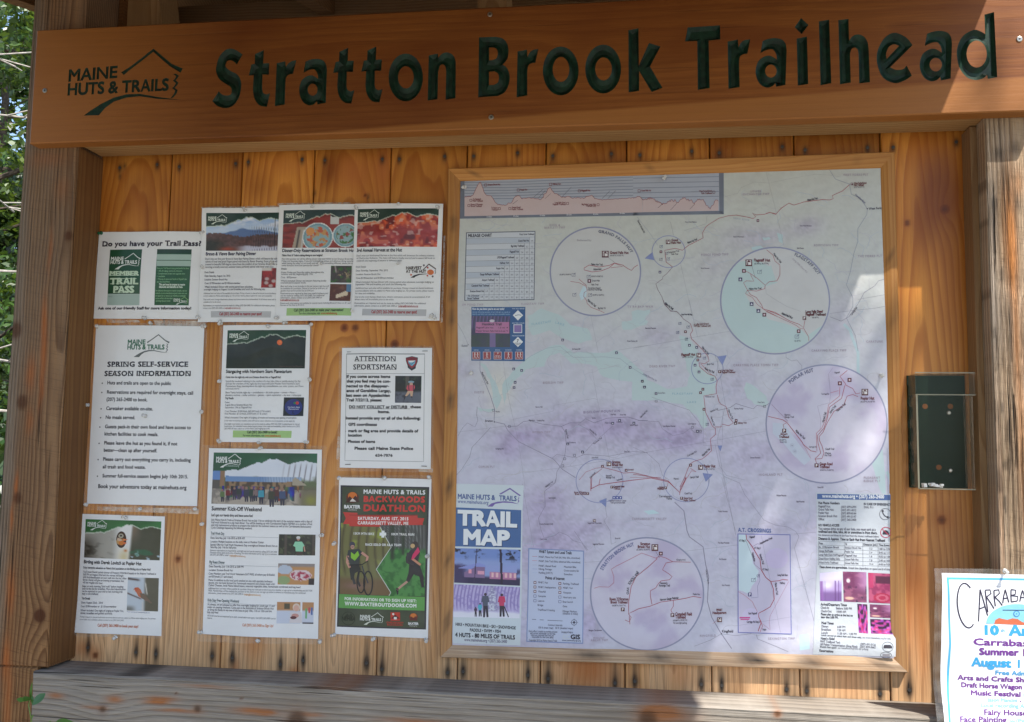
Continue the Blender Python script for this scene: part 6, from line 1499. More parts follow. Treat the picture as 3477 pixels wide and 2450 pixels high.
a = np.radians(np.linspace(118, 318, 40)); p = np.stack([2631+181*np.sin(a), 1021-177*np.cos(a)], -1)
k.poly(list(p)+[(2560, 880), (2612, 905), (2600, 930), (2640, 960), (2560, 985), (2530, 1000), (2550, 1035), (2610, 1085), (2670, 1100), (2720, 1120), (2740, 1140)], (190, 210, 207), 5)
k.build('inset_terrain', GLOSS); k = mk(FM2); k.poly([(1280, 1170), (1400, 1080), (1430, 1180), (1450, 1230), (1380, 1250)], (190, 210, 207), 6)
k.build('inset_terrain', GLOSS); k = mk(FM9); k.poly([(330, 900), (430, 910), (560, 1080), (680, 1240), (620, 1290), (520, 1200), (420, 1080), (330, 1000)], (198, 206, 220), 5); k.build('inset_terrain', GLOSS)
k = mk(FM1); k.poly([(1440, 1290), (1480, 1320), (1470, 1400), (1420, 1440), (1400, 1380)], (196, 218, 224), 5)
k.build('inset_terrain', GLOSS)
k = mk()
k.fr((0, 0, 1))
for cx, cy, rx, ry in ((2270, 855, 56, 54), (2401, 1251, 53.5, 52), (2330, 1629, 77, 74), (2036, 1632, 79.5, 74)): k = mk(); k.ring(cx, cy, rx, 3.6, (150, 156, 196), 5, ry); k.build('detail_circle', GLOSS)
BLT = (130, 142, 190)
for p in ([(2189, 878), (2216, 856), (2222, 884)], [(2434, 1211), (2467, 1206), (2452, 1240)], [(2385, 1605), (2420, 1610), (2396, 1635)], [(2034, 1700), (2060, 1690), (2058, 1721)], [(2436, 1512), (2452, 1512), (2445, 1532)]): k = mk(); k.poly(p, BLT, 5); k.build('pointer', GLOSS)
# red trails
k = mk(FM3); MT = 6.0
k.line([(655, 295), (600, 345), (520, 380), (528, 405), (500, 415), (440, 412), (300, 430), (220, 455), (180, 440), (120, 480), (80, 525), (30, 512), (0, 522)], MT, TR, 6)
k.fr(FM2); k.line([(1450, 565), (1390, 545), (1330, 565), (1250, 570), (1210, 550), (1245, 590), (1220, 608), (1150, 590), (1050, 572), (960, 580), (870, 605), (780, 660), (740, 690), (705, 750), (710, 805), (640, 840), (560, 880), (500, 930), (430, 910), (320, 930), (330, 1010), (335, 1050), (400, 1100)], 7, TR, 6)
k.line([(400, 1100), (340, 1170), (300, 1200), (300, 1220), (230, 1270), (250, 1330), (290, 1400), (315, 1470), (380, 1550), (440, 1550), (500, 1610)], 6.5, (132, 100, 114), 6)
k.fr(FM5); k.line([(260, 0), (270, 40), (320, 90), (380, 100), (430, 160), (490, 200)], 5.5, (132, 96, 110), 6)
k.line([(490, 200), (510, 260), (490, 290), (500, 330), (560, 390), (600, 430), (640, 480), (650, 520), (610, 545), (565, 535), (570, 570), (640, 630), (700, 650), (720, 690), (710, 740), (715, 800), (605, 820), (620, 960), (680, 1080), (705, 1100), (705, 1150), (660, 1190), (665, 1230), (670, 1290), (640, 1320), (590, 1360), (520, 1380), (490, 1400), (470, 1440), (440, 1520), (400, 1600)], 6, TR, 6)
k.line([(720, 810), (735, 870), (750, 890), (795, 910), (820, 1000), (858, 1050), (820, 1075), (760, 1060), (755, 1085), (700, 1085)], 6, TR, 6); k.line([(580, 545), (650, 620), (690, 650)], 5, TR2, 6); k.line([(490, 1440), (540, 1470), (500, 1460), (450, 1540), (420, 1600)], 5, TR2, 6); k.line([(0, 1490), (140, 1510), (300, 1545), (360, 1610)], 6, TR, 6)
k.fr(FM7); k.line([(135, 0), (135, 110)], 6, TR, 6); k.line([(130, 95), (200, 60), (340, 40), (450, 25), (620, 5), (760, 35), (850, 120), (880, 60), (900, 0)], 7, TR, 6); k.line([(200, 60), (210, 10)], 5, TR, 6); k.line([(850, 140), (860, 80), (890, 30), (905, 0)], 6, TR, 6); k.line([(760, 35), (750, 75)], 4, TR, 6); k.line([(450, 0), (700, 0), (620, 5)], 3, TR, 6)
k.fr(FM4); k.line([(1380, 1430), (1500, 1460), (1560, 1480), (1640, 1475), (1770, 1505)], 6, TR, 6); k.line([(1380, 1440), (1290, 1510), (1285, 1618)], 5, TR, 6); k.line([(1380, 1430), (1320, 1440), (1240, 1470), (1180, 1540)], 4, TR2, 6)
k.fr(FM1); k.line([(1995, 1080), (1960, 1100), (1930, 1135), (1890, 1115), (1840, 1080), (1760, 1060), (1700, 1085), (1600, 1100), (1500, 1080), (1450, 1110), (1450, 1130), (1530, 1150), (1620, 1140), (1700, 1110), (1760, 1060)], 8, TR, 7); k.line([(1760, 1062), (1840, 1095), (1720, 1108)], 6, TR, 7); k.line([(1310, 1245), (1400, 1260), (1470, 1295), (1480, 1340), (1450, 1360), (1445, 1400), (1475, 1440), (1480, 1470), (1520, 1510), (1600, 1540), (1655, 1565)], 6, TR, 7); k.line([(1395, 1220), (1440, 1260), (1475, 1290)], 6, TR, 7)
k.fr(FM2); k.line([(1355, 925), (1420, 980), (1440, 1040), (1490, 1080), (1490, 1180), (1460, 1240), (1380, 1250), (1340, 1285), (1260, 1215), (1180, 1160), (1140, 1140)], 7, TR, 7); k.line([(1190, 1175), (1225, 1245), (1150, 1240), (1120, 1260), (1160, 1335), (1250, 1345), (1335, 1320), (1340, 1285)], 7, TR, 7); k.line([(1160, 1335), (1190, 1380), (1250, 1410), (1300, 1480), (1320, 1525), (1440, 1560), (1540, 1618)], 7, TR, 7); k.line([(1160, 1335), (1140, 1370), (1210, 1410), (1260, 1480), (1340, 1540), (1460, 1600)], 6, TR, 7); k.line([(1345, 1300), (1350, 1370), (1440, 1430), (1560, 1500), (1700, 1550)], 3, (156, 150, 156), 7)
k.fr(FM3); k.line([(0, 1275), (110, 1320), (190, 1365), (260, 1390), (295, 1415), (305, 1360)], 6, TR, 7); k.line([(0, 1290), (90, 1330), (200, 1380), (240, 1400), (270, 1425), (295, 1420), (335, 1490), (335, 1520)], 5, TR, 7)
k.fr(FM9); k.line([(1012, 425), (945, 480), (990, 540), (1000, 560), (1060, 590), (1090, 640), (1130, 630)], 7, TR, 8); k.line([(990, 560), (960, 680), (850, 760), (830, 860), (800, 950), (740, 1020), (745, 1090), (770, 1180), (720, 1230), (735, 1290)], 7, TR, 8); k.line([(945, 575), (940, 660), (840, 740), (825, 850), (780, 950), (730, 1000), (735, 1160)], 6, TR2, 8)
k.line([(1110, 665), (1060, 645), (1010, 660), (980, 740), (890, 800), (830, 900), (790, 990), (755, 1030), (760, 1070), (780, 1110), (800, 1180), (780, 1230), (715, 1235)], 7, TR, 8); k.line([(290, 845), (420, 875), (460, 900), (600, 1080), (610, 1100), (680, 1160), (730, 1170)], 8, TR, 8); k.line([(455, 905), (425, 920), (435, 960)], 6, TR, 8); k.line([(880, 400), (840, 460), (860, 640), (850, 720), (740, 750), (770, 870), (765, 960)], 3, (160, 140, 170), 8); k.line([(320, 735), (470, 890)], 4, (150, 110, 130), 8); k.line([(860, 630), (930, 610)], 5, TR2, 8); k.line([(610, 1100), (680, 1230)], 3, TR2, 8)
k.fr(FM7); k.line([(160, 895), (200, 882), (280, 885), (320, 850), (320, 800), (300, 740), (340, 715), (450, 660), (545, 610), (670, 655)], 5, TR2, 8); k.line([(670, 655), (600, 720), (500, 800), (460, 880), (440, 1000), (438, 1100), (520, 1060), (610, 1040), (700, 1005), (800, 992), (900, 975), (960, 960), (1025, 970)], 7, TR, 8); k.line([(660, 650), (690, 635), (740, 650), (795, 680), (940, 684)], 6, TR, 8); k.line([(795, 680), (740, 690), (712, 745), (760, 775), (790, 800), (770, 825), (700, 835), (670, 870), (660, 890), (615, 915), (615, 960), (628, 1025)], 6.5, TR, 8); k.line([(800, 992), (800, 1040), (780, 1070), (795, 1100)], 6, TR, 8); k.line([(438, 1100), (460, 1130), (445, 1165), (410, 1150)], 7, TR, 8); k.line([(445, 1120), (450, 1185)], 6, TR, 8)
k.build('trail_lines', GLOSS)
# place names, hut names
k = mk(); TW = (172, 158, 172)
def tw(x0, y0, x1, y1, h, s_): k.t(x0, y0, x1, y1, h, s_, TW, .02, sp=1.25, layer=4)
k.fr(FM1); tw(1098, 682, 1205, 682, 20, 'KING &'); tw(1046, 710, 1254, 708, 20, 'BARTLETT TWP'); tw(208, 1492, 425, 1492, 20, 'JIM POND TWP'); tw(810, 1484, 1042, 1482, 20, 'FLAGSTAFF TWP'); tw(1888, 1514, 2150, 1512, 20, 'T3 R4 BKP WKR')
k.fr(FM2); tw(1195, 340, 1300, 338, 20, 'LOWER'); tw(1114, 370, 1382, 366, 20, 'ENCHANTED TWP'); tw(690, 988, 968, 982, 22, 'PIERCE POND TWP'); tw(1836, 888, 2085, 888, 20, 'BOWTOWN TWP'); k.t(1018, 610, 1180, 632, 16, 'DEAD RIVER', (160, 175, 190), .01, sp=1.3)
k.fr(FM3); tw(606, 226, 802, 224, 17, 'WEST FORKS PLT'); tw(720, 866, 908, 862, 17, 'THE FORKS PLT'); tw(784, 1534, 916, 1534, 17, 'CARATUNK'); tw(356, 1604, 630, 1602, 17, 'CARRYING PLACE TWP'); k.t(806, 492, 912, 486, 16, 'West Forks', TX, .03); k.disc(794, 484, 5, TX, 4, n=8)
k.fr(FM4); tw(870, 716, 1046, 714, 18, 'BIGELOW TWP'); tw(282, 796, 364, 796, 18, 'EUSTIS'); tw(778, 1140, 934, 1138, 18, 'WYMAN TWP'); tw(316, 1436, 456, 1436, 18, 'COPLIN PLT'); k.t(775, 214, 940, 190, 18, 'FLAGSTAFF', (150, 190, 204), .01, sp=1.3); k.t(975, 196, 1050, 220, 18, 'LAKE', (150, 190, 204), .01, sp=1.3); k.t(1218, 970, 1530, 956, 20, 'BIGELOW MOUNTAIN', (140, 124, 156), .01, sp=1.3)
k.t(372, 1040, 440, 1040, 15, 'Stratton', TX, .02); k.disc(453, 1042, 5, TX, 4, n=8); k.t(174, 396, 224, 396, 14, 'Eustis', TX, .02); k.disc(229, 381, 4, TX, 4, n=8)
k.fr(FM5); tw(140, 576, 358, 574, 19, 'DEAD RIVER TWP'); tw(858, 566, 1244, 564, 20, 'CARRYING PLACE TOWN TWP'); tw(1078, 1504, 1280, 1502, 19, 'HIGHLAND PLT'); k.t(335, 808, 510, 808, 16, 'FLAGSTAFF', (140, 180, 196), .01, sp=1.3); k.t(462, 880, 540, 880, 16, 'LAKE', (140, 180, 196), .01, sp=1.3)
k.fr(FM7); tw(466, 344, 746, 344, 19, 'CARRABASSETT VALLEY'); tw(1014, 1284, 1144, 1282, 16, 'KINGFIELD'); tw(156, 1302, 246, 1302, 17, 'MOUNT'); tw(134, 1320, 272, 1320, 17, 'ABRAM TWP'); k.t(1192, 1250, 1282, 1250, 18, 'Kingfield', TX, .03); k.disc(1187, 1260, 5, TX, 4, n=8); k.t(684, 160, 790, 160, 15, 'Carrabassett', TX, .01); k.t(742, 178, 792, 178, 15, 'Valley', TX, .01)
k.fr(FM8); tw(364, 1314, 572, 1314, 16, 'LEXINGTON TWP'); tw(1112, 56, 1240, 56, 16, 'PLEASANT'); tw(1112, 82, 1242, 82, 16, 'RIDGE PLT')
# small dark names of ponds, peaks and roads
SM = [(FM2, [(528, 648, 646, 'Pierce Pond Mountain'), (1018, 798, 1126, 'Basin Mountain'), (1694, 686, 1812, 'Otter Pond Mountain'), (1664, 914, 1734, 'Bald Butte'), (688, 1118, 774, 'Stony Mountain')]),
      (FM4, [(1120, 424, 1190, 'Jim Eaton Hill'), (1592, 356, 1680, 'Picked Chicken Hill'), (808, 920, 866, 'Burnt Hill'), (464, 1278, 532, 'Hedgehog Hill'), (1400, 1056, 1456, 'Avery Col'), (1502, 1050, 1552, 'Horns'), (1616, 1076, 1686, 'Safford Notch'), (1096, 1224, 1152, 'Cranberry'), (818, 1036, 884, 'Cranberry Peak'), (1450, 984, 1496, 'West Peak'), (1530, 986, 1584, 'Avery Peak'), (1566, 1302, 1612, 'Esker Trail'), (750, 1034, 800, 'Bigelow')]),
      (FM5, [(104, 246, 196, 'Blanchard Mountain'), (866, 934, 944, 'Roundtop Mountain'), (256, 1084, 362, 'Little Bigelow Mountain'), (1002, 1354, 1088, 'Stewart Mountain'), (1066, 880, 1126, 'West Carry'), (212, 800, 274, 'Round Barn'), (618, 832, 696, 'Hemlock Trail'), (470, 1064, 540, 'Little Bigelow')]),
      (FM7, [(1164, 280, 1238, 'Poplar Mountain'), (1160, 534, 1252, 'The Black Mountain'), (1170, 666, 1228, 'Fire Mountain'), (1192, 876, 1256, 'Rose Mountain'), (110, 374, 222, 'Sugarloaf Mountain'), (118, 1238, 226, 'Burgess Carrabassett'), (150, 544, 242, 'Sugarloaf Mountain'), (330, 498, 372, 'Burnt Hill'), (278, 194, 422, 'Sugarloaf Outdoor Center'), (294, 210, 410, 'with groomed trails')]),
      (FM8, [(428, 194, 506, 'Witham Mountain'), (586, 242, 648, 'Bald Mountain'), (752, 130, 796, 'Rowe Hill')]),
      (FM6, [(912, 172, 968, 'North Kingfield'), (838, 382, 948, 'Crocker Mountain (4,168)'), (846, 504, 900, 'South Crocker')])]
for fr, ls in SM:
    k.fr(fr)
    for x0, y, x1, s_ in ls: k.t(x0, y, x1, y, 12, s_, (96, 84, 104), .03)
k.build('place_names', GLOSS)
k = mk(); HN = (112, 36, 44)
def hut(x, y, r): k.rect(x-r, y-r, x+r, y+r, (92, 30, 40), 9); k.rect(x-r*.7, y-r*.75, x+r*.7, y+r*.6, (232, 226, 222), 10); k.poly([(x-r*.7, y-r*.2), (x, y-r*.8), (x+r*.7, y-r*.2)], (92, 30, 40), 11); k.rect(x-r*.5, y-r*.1, x-r*.2, y+r*.6, (92, 30, 40), 11)
def park(x, y, r): k.rect(x-r, y-r, x+r, y+r, (92, 34, 44), 9); k.t(x-r*.45, y+r*.65, x+r*.5, y+r*.65, r*1.3, 'P', (235, 228, 226), .06, layer=10)
def camp(x, y, r, c=(72, 66, 100)): k.rect(x-r, y-r, x+r, y+r, c, 9); k.poly([(x-r*.6, y+r*.5), (x, y-r*.6), (x+r*.6, y+r*.5)], (226, 224, 232), 10)
def view(x, y, r): k.rect(x-r, y-r, x+r, y+r, (92, 34, 48), 9); k.disc(x, y, r*.5, (226, 200, 204), 10, n=10)
def boat(x, y, r): k.frame(x-r, y-r*.7, x+r, y+r, 4, (84, 84, 124), 9); k.line([(x-r*.2, y+r*.4), (x+r*1.2, y-r*1.1)], 5, (84, 84, 124), 9)
def nm(x0, y0, x1, y1, h, s_): k.t(x0, y0, x1, y1, h, s_, HN, .04, layer=9)
k.fr(FM1); hut(1664, 970, 34); nm(1712, 967, 1902, 967, 24, 'Grand Falls Hut'); k.t(1712, 990, 1850, 990, 14, '(45.302°N, 70.202°W)', TX, .02, layer=9); view(1502, 1242, 18); k.t(1530, 1247, 1608, 1247, 16, 'Grand Falls', TX, .02, layer=9); k.t(1524, 1287, 1594, 1287, 15, 'Falls Trail', TX, .02, layer=9); k.t(1488, 1320, 1615, 1320, 14, 'Tom & Kate Chappell', TX, .03, layer=9); k.t(1488, 1338, 1630, 1338, 14, 'Dead River Foot Bridge', TX, .03, layer=9)
for x, y in ((1342, 1178), (1495, 1196), (1508, 1384), (1350, 1380)): boat(x, y, 17)
k.t(1200, 1184, 1315, 1182, 14, '(45.299°N, 70.209°W)', TX, .02, layer=9); k.t(1522, 1202, 1640, 1202, 14, '(45.301°N, 70.207°W)', TX, .02, layer=9); k.t(1535, 1392, 1652, 1392, 14, '(45.294°N, 70.207°W)', TX, .02, layer=9); k.t(1520, 1082, 1638, 1086, 18, 'Maine Hut Trail', TX, .03, layer=9); k.t(1545, 1135, 1625, 1128, 18, 'Fisherman', TX, .03, layer=9); k.t(1480, 1440, 1560, 1508, 20, 'Maine Hut Trail', TX, .03, layer=9); k.t(1590, 1526, 1668, 1528, 16, 'Big Eddy TH', TX, .03, layer=9); k.line([(1695, 1005), (1760, 1055)], 3, TX, 8); k.t(1378, 836, 1520, 838, 16, 'Enchanted Rd', (150, 140, 150), .01, layer=9)
k.arc(1565, 1145, 405, 395, 4, 62, 28, 'GRAND FALLS HUT', (110, 112, 130))
k.fr(FM2); hut(1174, 1058, 34); nm(1226, 1044, 1392, 1044, 26, 'Flagstaff Hut'); k.t(1228, 1075, 1374, 1073, 16, '(45.199°N, 70.177°W)', TX, .02, layer=9); view(1124, 1140, 19); camp(1088, 1226, 19); camp(1202, 1476, 19); camp(1271, 1546, 19); view(1331, 1585, 19); boat(1282, 1148, 20); nm(1752, 1564, 1924, 1562, 22, 'Long Falls Dam/'); nm(1752, 1592, 1954, 1592, 22, 'Flagstaff Trailhead'); k.t(1175, 1332, 1302, 1326, 18, 'Maine Hut Trail', TX, .03, layer=9); k.t(1420, 968, 1494, 1062, 18, 'Maine Hut Trail', TX, .03, layer=9); k.t(1505, 1578, 1600, 1614, 18, 'Maine Hut Trail', TX, .03, layer=9); k.line([(1205, 1090), (1240, 1215)], 3.5, TX, 8); k.t(1618, 1020, 1760, 1160, 15, 'Long Falls Dam Rd', (170, 160, 168), .01, layer=9)
k.arc(1447, 1443, 505, 497, 22, 58, 30, 'FLAGSTAFF HUT', (110, 112, 130))
hut(355, 846, 22); nm(388, 838, 455, 836, 20, 'Grand'); nm(388, 864, 484, 862, 20, 'Falls Hut'); view(282, 946, 13); boat(284, 892, 14); boat(340, 960, 13); boat(282, 1022, 14); boat(356, 1016, 14); k.t(362, 962, 468, 944, 16, 'Fisherman Trail', TX, .02, layer=9); k.t(388, 978, 456, 976, 15, 'Falls Trail', TX, .02, layer=9); camp(272, 1152, 13); view(1267, 628, 13); k.t(556, 864, 650, 826, 18, 'Maine Hut Trail', TX, .035, layer=9); k.t(1772, 430, 1874, 410, 18, 'Maine Hut Trail', TX, .04, layer=9); k.t(320, 1476, 398, 1536, 18, 'Maine Hut Trail', TX, .03, layer=9); k.t(490, 1590, 598, 1588, 14, 'Dead River Rd Xing', TX, .03, layer=9); k.t(42, 628, 108, 756, 16, 'Spencer Stream Rd', TX, .03, layer=9)
k.fr(FM3); park(674, 290, 9); nm(690, 291, 788, 289, 14, 'West Forks/Grand'); nm(690, 306, 768, 304, 14, 'Falls Trailhead'); k.t(690, 320, 772, 318, 10, '(45.337°N, 69.977°W)', TX, .02, layer=9); park(301, 1342, 14); nm(310, 1300, 448, 1298, 18, 'Long Falls Dam/'); nm(310, 1322, 468, 1322, 18, 'Flagstaff Trailhead'); k.t(362, 1342, 414, 1342, 12, '(45.187°N,', TX, .02, layer=9); view(256, 1444, 14); boat(242, 1484, 15); k.t(222, 1526, 270, 1526, 12, '45.187°N', TX, .02, layer=9); k.t(120, 1310, 205, 1348, 14, 'Maine Hut Trail', TX, .03, layer=9); k.t(670, 1322, 716, 1262, 13, 'Carrying Trail', TX, .03, layer=9); k.t(698, 376, 776, 446, 13, 'Kennebec River', (110, 106, 140), .03, layer=9)
k.fr(FM5); hut(562, 471, 19); nm(412, 478, 532, 474, 20, 'Flagstaff Hut'); k.t(422, 494, 514, 492, 11, '(45.199°N, 70.177°W)', TX, .02, layer=9)
for x, y in ((482, 386), (544, 404), (530, 556), (564, 614), (78, 694), (97, 744), (196, 800), (550, 1122)): camp(x, y, 11)
for x, y in ((448, 270), (554, 512), (597, 762), (577, 792), (606, 934)): view(x, y, 11)
for x, y in ((400, 198), (470, 228), (380, 276), (456, 332), (676, 676), (634, 1062), (610, 494)): boat(x, y, 11)
park(531, 214, 11); nm(546, 212, 646, 208, 14, 'Big Eddy/Grand'); nm(546, 230, 664, 226, 14, 'Falls Trailhead (off)'); park(741, 612, 12); nm(758, 608, 858, 606, 14, 'Long Falls Dam/'); nm(758, 625, 874, 623, 14, 'Flagstaff Trailhead'); k.t(632, 556, 690, 554, 14, 'Birch Trail', TX, .03, layer=9); k.t(610, 590, 690, 626, 16, 'Maine Hut Trail', TX, .03, layer=9); camp(876, 1054, 12, (92, 60, 60)); nm(894, 1058, 972, 1056, 14, 'Halfway Yurt'); view(882, 1030, 11); k.frame(1116, 900, 1134, 918, 4, TX, 9); k.frame(498, 1080, 516, 1098, 4, TX, 9); k.frame(188, 856, 206, 872, 4, TX, 9); k.frame(568, 1114, 586, 1130, 4, TX, 9)
hut(577, 1431, 20); nm(604, 1432, 704, 1432, 22, 'Poplar Hut'); k.t(604, 1452, 696, 1452, 11, '(45.107°N, 70.187°W)', TX, .02, layer=9); view(492, 1412, 12); k.t(598, 1338, 660, 1278, 16, 'Maine Hut Trail', TX, .03, layer=9); k.t(466, 1340, 544, 1300, 13, 'Carriage Rd', TX, .02, layer=9); k.t(490, 1524, 560, 1520, 15, "Larry's Trail", TX, .03, layer=9); k.t(346, 1536, 392, 1536, 14, "Warren's", TX, .03, layer=9); k.t(268, 30, 338, 84, 16, 'Maine Hut Trail', TX, .03, layer=9); k.t(810, 940, 846, 1020, 14, 'Maine Hut Trail', TX, .03, layer=9); k.t(586, 404, 640, 468, 15, 'Maine Hut Trail', TX, .03, layer=9); k.t(66, 1010, 124, 948, 13, 'Safford Brook Trail', TX, .03, layer=9); k.t(84, 636, 198, 696, 13, 'Northern Forest Canoe Trail', (130, 124, 156), .02, layer=9); k.t(660, 960, 728, 936, 13, 'Appalachian Trail', TX, .02, layer=9); k.t(662, 1000, 690, 1075, 13, 'Hemlock Trail', TX, .03, layer=9); k.t(415, 128, 502, 128, 11, 'Dead River Rd Xing', TX, .02, layer=9)
nm(206, 1618, 262, 1612, 13, 'Airport')
k.fr(FM9); hut(1171, 624, 30); nm(1134, 693, 1258, 691, 24, 'Poplar Hut'); k.t(1132, 719, 1264, 717, 13, '(45.107°N, 70.187°W)', TX, .02, layer=9); view(944, 543, 18); view(1032, 512, 18); park(436, 976, 18); nm(400, 1016, 466, 1016, 20, 'Airport'); nm(388, 1042, 480, 1042, 20, 'Trailhead'); k.t(394, 1066, 456, 1066, 12, '(45.089°N,', TX, .02, layer=9); k.t(396, 1086, 458, 1086, 12, '70.233°W)', TX, .02, layer=9); park(732, 1293, 18); nm(760, 1290, 878, 1290, 22, 'Gauge Road'); nm(760, 1317, 850, 1317, 22, 'Trailhead'); k.t(762, 1342, 888, 1342, 13, '(45.070°N, 70.204°W)', TX, .02, layer=9); k.t(536, 980, 618, 1056, 18, 'Maine Hut Trail', TX, .03, layer=9); k.t(922, 804, 1000, 736, 18, 'Maine Hut Trail', TX, .03, layer=9); k.t(800, 902, 822, 810, 18, "Warren's Trail", TX, .03, layer=9); k.t(860, 818, 912, 752, 18, "Larry's Trail", TX, .03, layer=9); k.t(440, 838, 492, 838, 15, 'Narrow', TX, .03, layer=9); k.t(440, 858, 524, 858, 15, 'Gauge Trail', TX, .03, layer=9); k.t(812, 1150, 892, 1150, 15, 'Cutoff Trail', TX, .03, layer=9); k.t(812, 1188, 862, 1188, 15, 'Maine', TX, .03, layer=9); k.t(806, 1208, 866, 1208, 15, 'Hut Trail', TX, .03, layer=9); k.t(662, 1130, 730, 1130, 13, 'Carriage Rd', TX, .02, layer=9); k.t(896, 452, 944, 450, 14, 'Flagstaff', TX, .02, layer=9); k.t(776, 646, 846, 646, 13, 'Carriage Rd', TX, .02, layer=9); k.ring(508, 1110, 16, 3, (180, 180, 200), 9); k.t(500, 1116, 517, 1116, 12, '16', (150, 150, 170), .02, layer=9); k.ring(533, 1164, 16, 3, (180, 180, 200), 9); k.t(525, 1170, 542, 1170, 12, '27', (150, 150, 170), .02, layer=9)
k.arc(825, 908, 495, 487, -42, -14, 32, 'POPLAR HUT', (104, 106, 140))
k.fr(FM7); hut(651, 566, 27); nm(534, 546, 613, 546, 20, 'Stratton'); nm(513, 570, 613, 570, 20, 'Brook Hut'); k.t(502, 590, 613, 588, 13, '(45.100°N, 70.308°W)', TX, .02, layer=9); view(699, 614, 15); park(392, 1065, 15); nm(286, 992, 436, 992, 20, 'Route 27/Stratton'); nm(294, 1017, 430, 1017, 20, 'Brook Trailhead'); k.t(306, 1040, 416, 1040, 13, '(45.087°N, 70.317°W)', TX, .02, layer=9); park(793, 1111, 15); nm(816, 1114, 950, 1114, 22, 'Campbell Field'); nm(816, 1138, 900, 1138, 22, 'Trailhead'); k.t(798, 1160, 912, 1158, 13, '(45.084°N, 70.292°W)', TX, .02, layer=9); k.t(800, 1180, 910, 1180, 13, 'No overnight parking', TX, .02, layer=9)
k.t(440, 945, 444, 884, 18, 'OAK', (70, 66, 80), .02, layer=9); k.t(452, 868, 524, 768, 22, 'KNOLL trail', (70, 66, 80), .03, layer=9); k.t(694, 860, 752, 860, 15, "Newton's", TX, .03, layer=9); k.t(686, 880, 772, 880, 15, 'Revenge Trail', TX, .03, layer=9); k.t(692, 996, 842, 978, 16, 'Narrow Gauge Pathway', TX, .03, layer=9); k.t(958, 948, 1014, 950, 13, 'Poplar Hut', TX, .03, layer=9); k.t(824, 670, 898, 670, 13, '(Gauging wind)', TX, .01, layer=9); nm(1148, 1078, 1196, 1078, 18, 'MH&T'); nm(1116, 1102, 1228, 1100, 18, 'Headquarters'); hut(1173, 1148, 19); k.line([(1150, 1155), (1118, 1180)], 3, TR, 9); k.ring(569, 1186, 15, 3, (186, 186, 206), 9); k.ring(624, 1160, 15, 3, (186, 186, 206), 9); k.line([(656, 596), (690, 650)], 3, TX, 9); k.t(1062, 745, 1078, 860, 9, 'Carrabassett River Rd', TX, .03, layer=9)
k.arc(588, 940, 402, 402, -62, -15, 28, 'STRATTON BROOK HUT', (104, 112, 160))
park(305, 78, 10); nm(318, 82, 404, 80, 13, 'Campbell Field'); nm(318, 98, 372, 98, 13, 'Trailhead'); park(110, 130, 10); nm(0, 128, 98, 126, 13, 'Route 27/Stratton'); nm(8, 142, 98, 140, 13, 'Brook Trailhead'); park(738, 84, 10); nm(686, 84, 724, 84, 13, 'Airport'); nm(672, 100, 724, 100, 13, 'Trailhead'); park(866, 168, 11); nm(884, 174, 956, 174, 14, 'Gauge Road/'); nm(882, 192, 978, 192, 14, 'Poplar Trailhead'); k.t(890, 136, 950, 136, 13, 'Cutoff Trail', TX, .03, layer=9)
for x in (322, 348, 374): k.rect(x-12, 152, x+12, 176, (70, 84, 160), 9); k.disc(x, 164, 6, (226, 228, 240), 10, n=8)
hut(164, 348, 11)
k.fr(FM4); hut(1436, 1401, 19); nm(1464, 1396, 1534, 1396, 20, 'Stratton'); nm(1464, 1420, 1556, 1420, 20, 'Brook Hut'); k.t(1464, 1438, 1552, 1436, 10, '(45.100°N, 70.308°W)', TX, .02, layer=9); view(1381, 1422, 11); view(1584, 1456, 11); nm(1600, 1458, 1650, 1456, 12, "Grumpy's"); park(1460, 1600, 10); nm(1476, 1602, 1568, 1602, 13, 'Campbell Field'); k.t(1412, 1510, 1460, 1508, 13, "Newton's", TX, .03, layer=9); k.t(1412, 1526, 1486, 1524, 13, 'Revenge Trail', TX, .03, layer=9); k.t(1506, 1550, 1552, 1534, 13, 'Pathway', TX, .03, layer=9); k.t(1278, 1528, 1322, 1480, 13, 'Oak Knoll', TX, .03, layer=9); k.t(1290, 1354, 1342, 1352, 10, 'Esker Pond', TX, .02, layer=9)
for x, y in ((1040, 340), (1501, 450), (1618, 576), (620, 588), (688, 601), (632, 703), (623, 748), (1084, 1230), (1211, 1299), (1469, 1054), (1527, 1030), (1650, 1052), (1722, 694), (1741, 744)): camp(x, y, 11)
for x, y in ((583, 1080), (1058, 1358), (1142, 1328), (1041, 1418), (444, 942)): k.frame(x-9, y-9, x+9, y+9, 4, (80, 72, 96), 9)
k.t(340, 620, 392, 718, 14, 'Pond Farm Rd', TX, .03, layer=9); k.t(1062, 1108, 1080, 1184, 12, 'Bigelow Trail', TX, .02, layer=9); k.t(1308, 1236, 1378, 1182, 12, 'The Houston Trail', TX, .02, layer=9); k.t(892, 1604, 958, 1558, 12, 'Appalachian Trail', TX, .02, layer=9); k.t(1268, 1108, 1326, 1160, 12, 'Horns Pond Trail', TX, .02, layer=9); k.t(462, 958, 500, 960, 11, 'White Farm', TX, .02, layer=9); k.t(1290, 1016, 1322, 1014, 11, 'The Horns', TX, .02, layer=9); k.disc(254, 620, 14, (150, 150, 140), 4)
k.build('hut_names', GLOSS)

